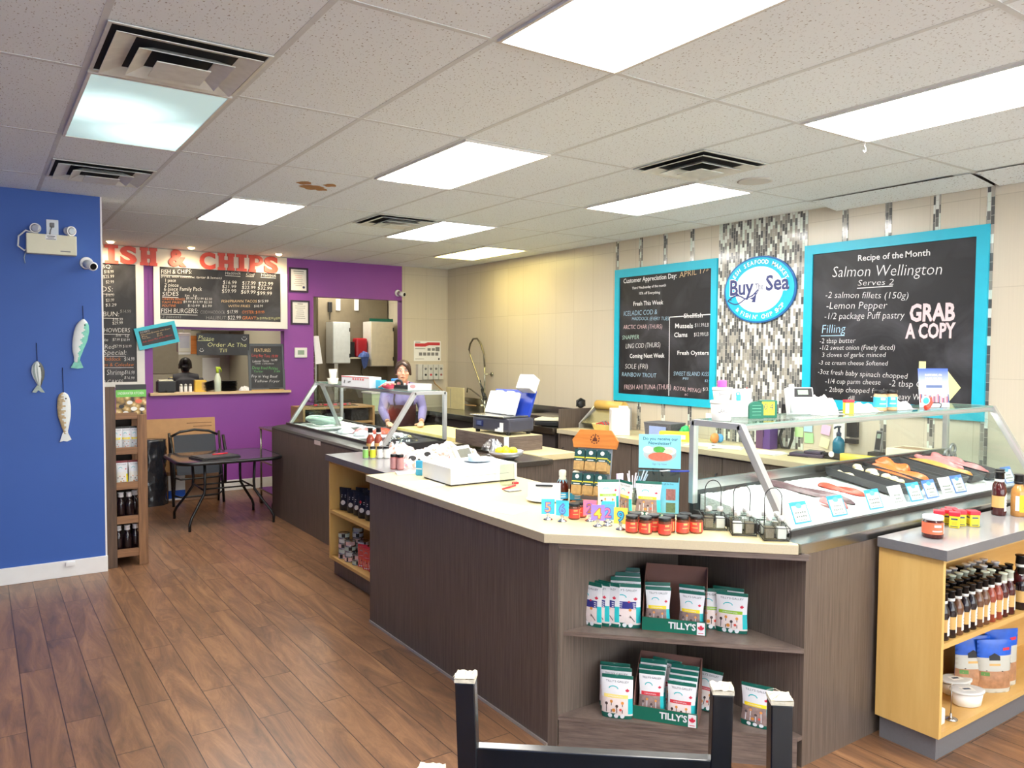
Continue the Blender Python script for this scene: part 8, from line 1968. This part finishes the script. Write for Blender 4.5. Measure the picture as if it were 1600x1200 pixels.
for x, r_, n_, lb, s3 in ((2.315, .088, 6, 'tilted pile of black plastic bowls on the serving sill', .25), (2.545, .10, 7, 'upright pile of black plastic bowls on the serving sill', 0)):
    t = thing('bowl_stack', lb, 'bowls', (x, WY+.03, SZ+(.012 if s3 else 0)), 0, 'black takeaway bowls'); t.rotation_euler.x = -s3*.3; t.rotation_euler.y = -s3
    for q in range(n_):
        mb = MB(); mb.lathe([(r_*.75, .018*q), (r_, .018*q+.016), (r_*1.04, .018*q+.0165), (r_*1.04, .018*q+.0175)], 22); mb.build('bowl', M_DARK, t)
t = thing('spray_bottle', 'white and lime trigger spray bottle on the serving sill', 'bottle', (2.395, WY-.03, SZ))
mb = MB(); mb.lathe([(.036, 0), (.04, .006), (.04, .15), (.03, .19), (.014, .22), (.013, .235)], 18); mb.build('body', mat('spray_milky', (224, 236, 214), .3), t)
mb = MB(); mb.lathe([(.016, .225), (.017, .255), (.012, .27)], 12); mb.rbox(-.02, .035, -.012, .012, .27, .30, .005); mb.tube([(.03, 0, .285), (.045, 0, .26), (.04, 0, .235)], .006, 6); mb.build('trigger_head', mat('trigger_lime', (186, 214, 50), .4), t)
cloth('white paper towel heap on the serving sill beside the features easel', 2.73, WY+.02, SZ, .13, .10, .06, 90, M_TOWEL, 'paper_towel', 'paper')
mb = MB(); mb.rbox(2.80, 3.20, WY-.065, WY-.03, SZ, SZ+.012, .002); single(mb, 'chalk_ledge', M_LABT, 'thin wooden strip in front of the features easel', 'strip')
mb = MB(); mb.rbox(3.02, 3.14, WY-.068, WY-.032, SZ+.0125, SZ+.028, .004); single(mb, 'eraser', M_DARK, 'black chalk eraser on the strip in front of the easel', 'eraser')
# unseen light panels, added to brighten the dark kitchen
M_KFILL = emit('kitchen_fill', (255, 246, 226), 13)
for x, y, lb in ((2.2, 11.4, 'unseen light panel added to brighten the kitchen behind the serving window'), (4.5, 11.5, 'unseen light panel added to brighten the kitchen behind the doorway')):
    t = thing('ceiling_light', lb, 'ceiling light', (x, y, CEIL-.014), 0, 'added kitchen fill panels')
    mb = MB(); mb.box(-.3, .3, -.6, .6, .004, .013); mb.build('frame', M_LFR, t); mb = MB(); mb.box(-.28, .28, -.58, .58, 0, .004); mb.build('diffuser', M_KFILL, t)
# kitchen seen through the serving window
GK = 'sheets on the kitchen wall'
for x0, x1, z0, z1, m_, lb in ((2.08, 2.62, 1.35, 2.2, mat('panel_grey', (150, 142, 124), .7), 'tall grey brown panel on the kitchen wall behind the cook'), (2.80, 3.18, 1.66, 1.95, M_ORW, 'orange brown board on the kitchen wall beside the cook'), (2.62, 2.80, 1.65, 1.98, M_PAPER, 'white sheet on the kitchen wall left of the orange board'), (2.98, 3.25, 1.22, 1.6, M_PAPER, 'pale sheet low on the kitchen wall behind the spray bottle'), (1.93, 2.03, 1.72, 1.95, M_DARK, 'small black photo on the kitchen wall at the left')):
    mb = MB(); mb.box(x0-.0, x1, KY-.012, KY-.001, z0, z1); single(mb, 'wall_sheet', m_, lb, 'wall sheet', GK)
t = thing('towel_dispenser', 'cream paper towel dispenser hanging in the serving window beside the order sign', 'dispenser', (2.02, WY+.32, 1.70))
mb = MB(); mb.rbox(0, .15, 0, .09, 0, .235, .012); mb.build('body', M_IVORY, t); mb = MB(); mb.box(.02, .13, -.001, 0, .05, .20); mb.build('panel', M_DISP, t)
mb = MB(); mb.tube([(.075, .05, .23), (.075, .05, 1.2)], .006, 6); mb.build('rod', M_ALU, t)
mb = MB(); mb.ball((0, 0, 0), (.07, .06, .09)); single(mb, 'lettuce_bunch', mat('leaf_green', (70, 110, 60), .7, vary=.2, scale=40), 'green leafy bunch hanging above the cook in the kitchen', 'herbs', None, (2.20, WY+.42, 1.60)) if False else None
t = thing('kitchen_bench', 'steel kitchen bench in front of the cook', 'bench', (1.5, 12.0, 0))
mb = MB(); mb.rbox(0, 1.8, 0, .6, .86, .9, .003); mb.build('bench_top', M_STEEL, t)
for x in (.05, 1.75):
    for y in (.05, .55):
        mb = MB(); mb.cyl((x, y, 0), (x, y, .86), .02, .02, 8); mb.build('leg', M_STEEL, t)
mb = MB(); mb.rbox(-.2, .2, -.15, .15, 0, .20, .02); single(mb, 'fryer', M_DARK, 'dark pot on the kitchen bench right of the cook', 'pot', None, (2.95, 12.25, .9005))
mb = MB(); mb.rbox(-.15, .15, -.1, .1, 0, .42, .01); single(mb, 'oil_box', M_BOARD, 'pale carton on the kitchen bench right of the dark pot', 'box', None, (2.5, 12.45, .9005))
t = thing('range_hood', 'grey extractor hood high in the kitchen behind the order sign', 'hood', (2.75, 12.3, 2.02))
mb = MB(); mb.box(0, .62, 0, .6, 0, .5, taper=.7); mb.build('hood', mat('hood_grey', (112, 112, 110), .5), t)
# kitchen seen through the doorway
def cabinet(label, x, y, z, w_, d, h, rz, m_):
    t = thing('wall_cabinet', label, 'cabinet', (x, y, z), rz, 'white wall cabinets beyond the doorway')
    mb = MB(); mb.box(0, w_, .02, d, 0, h); mb.build('body', M_DISP, t)
    mb = MB(); mb.rbox(.004, w_-.004, 0, .018, .01, h-.01, .002); dd = mb.build('door', m_, t)
    for z_ in (.12, h-.12):
        mb = MB(); mb.rbox(w_-.02, w_-.004, -.006, 0, z_-.03, z_+.03, .001); mb.build('hinge', M_DARK, dd)
cabinet('bright white wall cabinet in the middle of the kitchen doorway', 4.50, 11.45, 1.53, .28, .30, .64, 0, mat('cab_bright', (232, 240, 240), .3)); cabinet('cream wall cabinet at the right of the kitchen doorway', 5.13, 11.45, 1.48, .39, .32, .71, 0, mat('cab_cream', (226, 218, 190), .4))
mb = MB(); mb.rbox(4.4, 5.58, 11.82, 11.90, 0, CEIL-.02, .002); single(mb, 'partition_board', mat('hall_taupe', (122, 112, 92), .7), 'taupe partition behind the two wall cabinets', 'partition')
t = thing('wall_shelf', 'pale shelf between the two wall cabinets', 'shelf', (4.80, 11.5, 1.60))
mb = MB(); mb.rbox(0, .32, 0, .30, 0, .025, .002); mb.build('board', M_IVORY, t)
mb = MB(); mb.rbox(.12, .31, .03, .2, 0, .30, .03); single(mb, 'red_case', mat('case_red', (178, 30, 44), .4), 'red case on the pale shelf beyond the doorway', 'case', None, (4.80, 11.52, 1.6255))
mb = MB(); mb.rbox(.0, .09, .03, .2, 0, .24, .01); single(mb, 'black_case', M_DARK, 'black box on the pale shelf beyond the doorway', 'box', None, (4.805, 11.52, 1.6255))
cloth('blue and white cloth hanging over the pale shelf beyond the doorway', 5.02, 11.49, 1.6255, .18, .1, .1, 95, mat('cloth_blue', (86, 110, 176), .8, vary=.2, scale=40))
mb = MB(); mb.face([(0, 0, 0), (.14, 0, 0), (.10, 0, -.16), (.05, 0, -.2), (.02, 0, -.12)]); mb.face([(0, .005, 0), (.14, .005, 0), (.10, .005, -.16), (.05, .005, -.2), (.02, .005, -.12)]); single(mb, 'cloth', mat('cloth_blue', (86, 110, 176), .8), 'hanging corner of the blue cloth below the pale shelf', 'cloth', None, (4.97, 11.488, 1.64), recalc=False)
t = thing('steel_shelf', 'dark wood crate shelf with black boxes at the left of the kitchen doorway', 'shelf', (3.50, 11.2, 0))
M_CRATE = wood('crate_wood', (70, 50, 38), (112, 84, 64), 'X', 3, .6, grain=10)
for k in range(6):
    mb = MB(); mb.rbox(.0, .62, .01, .03, 1.30+.085*k, 1.375+.085*k, .003); mb.build('slat', M_CRATE, t)
mb = MB(); mb.rbox(0, .66, 0, .5, 1.82, 1.85, .003); mb.build('top', M_STEEL, t); mb = MB(); mb.rbox(0, .66, 0, .5, 1.22, 1.26, .003); mb.build('shelf', M_DARKST, t)
for x in (0, .63):
    for y in (.04, .46):
        mb = MB(); mb.box(x, x+.03, y, y+.03, 0, 1.82); mb.build('post', M_STEEL, t)
mb = MB(); mb.rbox(0, .36, .05, .4, 0, .15, .01); single(mb, 'black_tray', M_DARK, 'black tray on top of the crate shelf', 'tray', None, (3.62, 11.2, 1.8505)); mb = MB(); mb.rbox(0, .14, .1, .3, 0, .22, .01); mb.rbox(-.04, .22, .06, .34, .22, .26, .01); single(mb, 'coffee_machine', M_DARKST, 'small dark machine with a wide top on the black tray', 'machine', None, (3.66, 11.2, 2.0012))
for x, z, lb in ((4.62, 2.42, 'left white cover plate high on the taupe partition'), (4.93, 2.43, 'right white cover plate high on the taupe partition')):
    mb = MB(); mb.rbox(0, .07, -.02, 0, 0, .18, .003); single(mb, 'cover_plate', M_WHITEP, lb, 'cover plate', 'white cover plates', (x+.07, 11.819, z-.06))
mb = MB(); mb.rbox(0, .06, -.06, 0, 0, .16, .01); mb.tube([(.03, -.03, 0), (.03, -.03, -.12)], .006, 6); single(mb, 'door_closer', M_DARK, 'small dark bracket on the taupe partition left of the cover plates', 'bracket', None, (4.55, 11.819, 2.33))
mb = MB(); mb.prism([(0, 0), (.42, .02), (.30, .12), (.08, .10)], 0, .05); single(mb, 'baking_tray', M_BOXG, 'dark green tray lying on top of the cream wall cabinet', 'tray', None, (5.12, 11.5, 2.1905))
mb = MB(); mb.face([(0, 0, 0), (.07, -.01, 0), (.12, -.012, -.36), (.03, -.005, -.37)]); mb.face([(0, .006, 0), (.07, -.004, 0), (.12, -.006, -.36), (.03, .001, -.37)]); single(mb, 'towel', M_TOWEL, 'white towel hanging at the left edge of the kitchen doorway', 'towel', None, (3.615, WY+.02, 1.92), recalc=False)
mb = MB(); mb.tube([(0, 0, 0), (-.03, -.03, -.1), (.02, -.04, -.2), (.12, -.03, -.26)], .006, 6); mb.rbox(.11, .18, -.03, -.001, -.32, -.22, .004); single(mb, 'power_cord', M_DARK, 'black cord running from the cream cabinet to an outlet', 'cord', None, (5.13, 11.818, 1.48))
mb = MB(); mb.rbox(-.03, .03, 0, .01, 0, .6, .002); single(mb, 'mop_handle', M_DISP, 'pale upright bar under the bright white cabinet', 'bar', None, (4.56, 11.48, .93))

# ================================================================ FOREGROUND TABLE AND CHAIRS
M_CHAIR = mat('chair_black', (20, 21, 26), .25, vary=.15, spec=.5, coat=.25); M_FELT = mat('felt_pad', (214, 204, 182), .9, vary=.12, scale=90, bump=.4)
TB = .745; e_ = Vector((.769, -.639, 0)); n_ = Vector((-.639, -.769, 0)); P1 = Vector((.665, 1.105, 0))
rzc = math.atan2(e_.y, e_.x)
t = thing('dining_table', 'dark dining table under the upturned chairs in front of the viewer', 'table', P1+e_*.42+n_*.42, rzc)
mb = MB(); mb.rbox(-.46, .46, -.395, .37, TB-.03, TB, .003); mb.build('table_top', M_CHAIR, t)
for sx in (-1, 1):
    for sy in (-1, 1):
        mb = MB(); mb.box(sx*.42-.025, sx*.42+.025, sy*.32-.025, sy*.32+.025, 0, TB-.03); mb.build('leg', M_CHAIR, t)
def up_chair(label, loc, rz, W=.42, D=.36):
    """local x along the far pair of legs, -y towards the near pair; seat upside down on the table"""
    t = thing('dining_chair', label, 'chair', loc, rz, 'upturned dining chairs on the table')
    mb = MB(); mb.rbox(-.035, W+.035, -D-.03, .03, TB+.001, TB+.03, .006); mb.build('seat', M_CHAIR, t)
    mb = MB(); mb.box(0, W, -.012, .012, TB+.03, TB+.09); mb.box(0, W, -D-.012, -D+.012, TB+.03, TB+.09); mb.build('apron', M_CHAIR, t)
    for x in (0, W):
        for y, lean in ((0, .0), (-D, 0)):
            mb = MB(); q = .0165; dx = .016 if x == 0 else -.006
            vs = [mb._v(p) for p in [(x+dx-q, y-q, TB+.03), (x+dx+q, y-q, TB+.03), (x+dx+q, y+q, TB+.03), (x+dx-q, y+q, TB+.03), (x-q, y-q, 1.194), (x+q, y-q, 1.194), (x+q, y+q, 1.194), (x-q, y+q, 1.194)]]
            mb._faces(vs, [(3, 2, 1, 0), (4, 5, 6, 7), (0, 1, 5, 4), (1, 2, 6, 5), (2, 3, 7, 6), (3, 0, 4, 7)])
            lg = mb.build('leg', M_CHAIR, t, bevel=.002)
            mb = MB(); mb.surf(lambda u, v: Vector((x+.0175*(2*u-1)*(1-.12*math.cos(7*v)*.4), y+.0175*(2*v-1), 1.1945+.008+.003*mnoise.noise(Vector((u*5+x*9, v*5+y*7, 1))))), 8, 8)
            mb.box(x-.0172, x+.0172, y-.0172, y+.0172, 1.1945, 1.201)
            for k in range(3): mb.tube([(x-.01+.01*k, y-.01*k+.01, 1.202), (x-.014+.014*k, y-.004, 1.208+.002*k), (x-.02+.018*k, y-.016, 1.203)], .0004, 4)
            mb.build('felt_pad', M_FELT, lg)
    mb = MB(); mb.rbox(.012, W-.012, -.012, .010, 1.048, 1.084, .002); mb.build('stretcher', M_CHAIR, t)
    for x in (0, W):
        mb = MB(); mb.tube([(x, .028, TB+.02), (x, .05, .55), (x, .09, .34)], .016, 8); mb.build('back_post', M_CHAIR, t)
    for z, y in ((.40, .078), (.55, .05)):
        mb = MB(); mb.rbox(.01, W-.01, y-.008, y+.008, z-.03, z+.03, .003); mb.build('back_slat', M_CHAIR, t)
    return t
up_chair('upturned black chair with four felt tipped legs at the bottom centre of the photo', P1, rzc, .42, .30)
up_chair('upturned black chair whose single felt tipped leg stands right of the other chair', Vector((1.036, .761, 0))+e_*.40, rzc-PI/2, .42, .40)

# ================================================================ PEOPLE
def fuse(o, vox, sm=6):
    md = o.modifiers.new('fuse', 'REMESH'); md.mode = 'VOXEL'; md.voxel_size = vox; md.use_smooth_shade = True
    if sm: md = o.modifiers.new('soften', 'SMOOTH'); md.iterations = sm; md.factor = .5
    return o
def person(label, loc, rz, skin, shirt, hair, cuff, hands, elbows, hip_y=.16, head=(0, -.10, 1.535), head_rz=0.0, trousers=None, ponytail=False):
    t = thing('person', label, 'person', loc, rz)
    sh = [Vector((-.165, -.005, 1.315)), Vector((.165, -.005, 1.315))]
    hd = Vector(head); HM = Matrix.Translation(hd) @ Matrix.Rotation(head_rz, 4, 'Z')
    nb = Vector((0, -.01, 1.36))
    # body: one fused surface with head, neck, arms, fingers and legs
    mb = MB()
    mb.tube([(0, hip_y, .86), (0, hip_y-.02, 1.0), (0, hip_y*.5, 1.14), (0, .015, 1.28), nb], [.145, .125, .13, .135, .06], 14)
    mb.tube([nb, nb.lerp(hd, .5)+Vector((0, .015, 0)), hd+Vector((0, .02, -.04))], [.056, .050, .052], 12)
    mb.tube([sh[0], (0, .01, 1.33), sh[1]], [.055, .08, .055], 12)
    for k in (0, 1):
        s_ = -1 if k == 0 else 1; H_ = Vector(hands[k]); E_ = Vector(elbows[k])
        mb.tube([sh[k], sh[k].lerp(E_, .5), E_, E_.lerp(H_, .5), H_+(E_-H_).normalized()*.05], [.052, .046, .038, .034, .025], 12)
        d = (H_-E_); d.z = 0; d.normalize() if d.length > 1e-4 else None
        pr = Vector((-d.y, d.x, 0))
        pc = H_+d*.03+Vector((0, 0, -.006))
        mb.tube([H_-d*.01, pc, pc+d*.035], [.026, .033, .030], 10)
        for q, (off, ln) in enumerate(((-.026, .062), (-.009, .074), (.009, .070), (.026, .056))):
            b0 = pc+d*.04+pr*off; mb.tube([b0, b0+d*ln*.5+Vector((0, 0, .004)), b0+d*ln+Vector((0, 0, -.012))], [.0095, .009, .0075], 8)
        tb = pc-d*.01-pr*s_*.028; mb.tube([tb, tb-pr*s_*.026+d*.022, tb-pr*s_*.030+d*.05], [.012, .0105, .008], 8)
        mb.tube([(s_*.085, hip_y, .88), (s_*.10, hip_y-.01, .48), (s_*.10, hip_y+.01, .09)], [.095, .062, .042], 12)
        mb.tube([(s_*.10, hip_y+.03, .05), (s_*.105, hip_y-.10, .035)], [.045, .038], 10)
    mb.T = HM
    mb.ball((0, .012, .012), (.074, .090, .098), None, 18, 12); mb.ball((0, -.022, -.048), (.056, .058, .060), None, 16, 10); mb.ball((0, -.052, -.088), (.026, .022, .018))
    mb.tube([(0, -.080, .012), (0, -.094, -.020), (0, -.100, -.032)], [.008, .011, .013], 8); mb.ball((-.012, -.090, -.034), .008); mb.ball((.012, -.090, -.034), .008)
    for s_ in (-1, 1): mb.ball((s_*.075, .012, -.012), (.010, .018, .030)); mb.ball((s_*.04, -.064, -.022), (.022, .018, .02))
    mb.tube([(-.022, -.080, -.062), (0, -.087, -.060), (.022, -.080, -.062)], .0075, 8)
    fuse(mb.build('body', skin, t), .0055, 3)
    for s_ in (-1, 1):
        mb = MB(); mb.T = HM; mb.ball((s_*.030, -.0775, .008), (.0125, .006, .0065)); mb.build('eye', mat('eye_white', (226, 222, 216), .3), t)
        mb = MB(); mb.T = HM; mb.ball((s_*.030, -.0825, .008), (.0062, .003, .0062)); mb.build('iris', M_DARK, t)
        mb = MB(); mb.T = HM; mb.tube([(s_*.046, -.074, .024), (s_*.030, -.084, .029), (s_*.014, -.085, .025)], .003, 6); mb.build('eyebrow', hair, t)
    mb = MB(); mb.T = HM; mb.tube([(-.022, -.086, -.062), (0, -.0935, -.060), (.022, -.086, -.062)], [.002, .0048, .002], 8); mb.build('mouth', mat('lips', (176, 92, 84), .4), t)
    mb = MB(); mb.T = HM          # hair cap, parted and swept to one side
    mb.ball((0, .030, .026), (.085, .092, .098), None, 18, 12)
    mb.tube([(-.012, -.070, .088), (.035, -.076, .062), (.066, -.055, .022), (.078, -.02, -.04)], [.012, .020, .020, .012], 8)
    mb.tube([(-.012, -.070, .088), (-.05, -.062, .062), (-.076, -.03, .02), (-.080, .01, -.03)], [.012, .016, .016, .012], 8)
    mb.tube([(0, .10, .0), (0, .085, -.07)], [.055, .04], 10)
    if ponytail: mb.ball((0, .115, .075), (.045, .045, .045))
    fuse(mb.build('hair', hair, t), .006, 3)
    # shirt and sleeves
    mb = MB()
    mb.tube([(0, hip_y, .84), (0, hip_y-.02, 1.0), (0, hip_y*.5, 1.14), (0, .012, 1.28), (0, -.004, 1.345)], [.165, .148, .152, .155, .085], 16)
    mb.ball((-.07, -.075, 1.20), (.075, .07, .08)); mb.ball((.07, -.075, 1.20), (.075, .07, .08))
    mb.tube([sh[0]+Vector((0, 0, .004)), (0, .012, 1.322), sh[1]+Vector((0, 0, .004))], [.068, .10, .068], 14)
    for k in (0, 1):
        H_ = Vector(hands[k]); E_ = Vector(elbows[k]); end = E_.lerp(H_, .80) if cuff else sh[k].lerp(E_, .72)
        pts = [sh[k], sh[k].lerp(E_, .5), E_, E_.lerp(H_, .5), end] if cuff else [sh[k], sh[k].lerp(E_, .5), end]
        mb.tube(pts, [.060, .055, .048, .044, .036] if cuff else [.066, .062, .060], 14)
    fuse(mb.build('shirt', shirt, t), .009, 4)
    mb = MB()
    for s_ in (-1, 1): mb.tube([(s_*.085, hip_y, .90), (s_*.10, hip_y-.01, .48), (s_*.10, hip_y+.01, .07)], [.115, .082, .065], 14)
    mb.ball((0, hip_y, .87), (.17, .135, .12)); fuse(mb.build('trousers', trousers or M_DARK, t), .011, 4)
    for s_ in (-1, 1):
        mb = MB(); mb.tube([(s_*.10, hip_y+.06, .045), (s_*.10, hip_y+.02, .055), (s_*.105, hip_y-.12, .04)], [.04, .052, .042], 12); mb.build('shoe', M_DARK, t)
    return t, HM
SKIN = mat('skin', (232, 178, 150), .5, vary=.03, scale=8); SKIN2 = mat('skin_brown', (120, 78, 62), .5, vary=.03); HAIR = mat('hair_brown', (62, 44, 38), .45, vary=.25, scale=30, stretch=(30, 30, 2)); HAIR2 = mat('hair_black', (24, 20, 20), .5)
LAV = mat('shirt_lavender', (134, 124, 172), .8, vary=.08, scale=14); APR = mat('apron_maroon', (92, 56, 62), .7, vary=.08); TEE = mat('tee_charcoal', (58, 58, 62), .85, vary=.06)
pt, HM = person('woman in lavender top and maroon apron leaning on the cutting board behind the case', (3.735, 7.55, 0), -.36, SKIN, LAV, HAIR, True,
                [(-.17, -.30, .985), (.165, -.32, .985)], [(-.212, -.05, 1.115), (.216, -.05, 1.115)], hip_y=.20, head=(0, -.115, 1.520), head_rz=-.10)
mb = MB()       # apron bib, skirt, straps
def ap(u, v):
    a = -1.05+2.1*u; z = .62+.55*v; r_ = .172 if z < 1.0 else .172+.04*(z-1.0); cy = .20 if z < .9 else .20-.165*(z-.9)/.27*.9
    return Vector((r_*math.sin(a)*(1-.25*max(0, v-.75)*2), cy-.075*max(0, (z-1.02)/.15)-r_*math.cos(a)-.012, z))
mb.surf(ap, 18, 18); mb.surf(lambda u, v: ap(u, v)+Vector((0, .004, 0)), 18, 18); mb.build('apron', APR, pt, recalc=False)
for s_ in (-1, 1):
    mb = MB(); mb.tube([ap(.5+s_*.30, 1)+Vector((0, -.004, -.01)), (s_*.10, -.155, 1.22), (s_*.085, -.125, 1.32), (s_*.07, -.06, 1.395), (s_*.06, .05, 1.385)], .010, 8); mb.build('apron_strap', mat('strap_plum', (60, 48, 62), .6), pt)
mb = MB(); mb.tube([(-.055, -.04, 1.40), (-.05, -.085, 1.37), (0, -.115, 1.335), (.05, -.085, 1.37), (.06, -.03, 1.405)], .013, 8); mb.build('collar', mat('collar_pink', (226, 160, 186), .7), pt)
mb = MB(); mb.T = HM
for s_ in (-1, 1): mb.tube([(s_*.031+.019*math.cos(a), -.092, .006+.014*math.sin(a)) for a in [2*PI*q/16 for q in range(16)]], .0012, 5, True); mb.tube([(s_*.05, -.091, .010), (s_*.076, -.02, .008)], .0012, 5)
mb.tube([(-.012, -.093, .010), (.012, -.093, .010)], .0012, 5); mb.build('eyeglasses', mat('glasses_frame', (110, 96, 90), .3), pt)
person('cook in a charcoal tee seen from behind in the kitchen beyond the serving window', (2.40, 11.62, 0), PI-.12, SKIN2, TEE, HAIR2, False,
       [(-.12, -.28, 1.0), (.14, -.28, 1.0)], [(-.25, -.05, 1.08), (.26, -.05, 1.08)], hip_y=.10, head=(0, -.06, 1.50), ponytail=True)
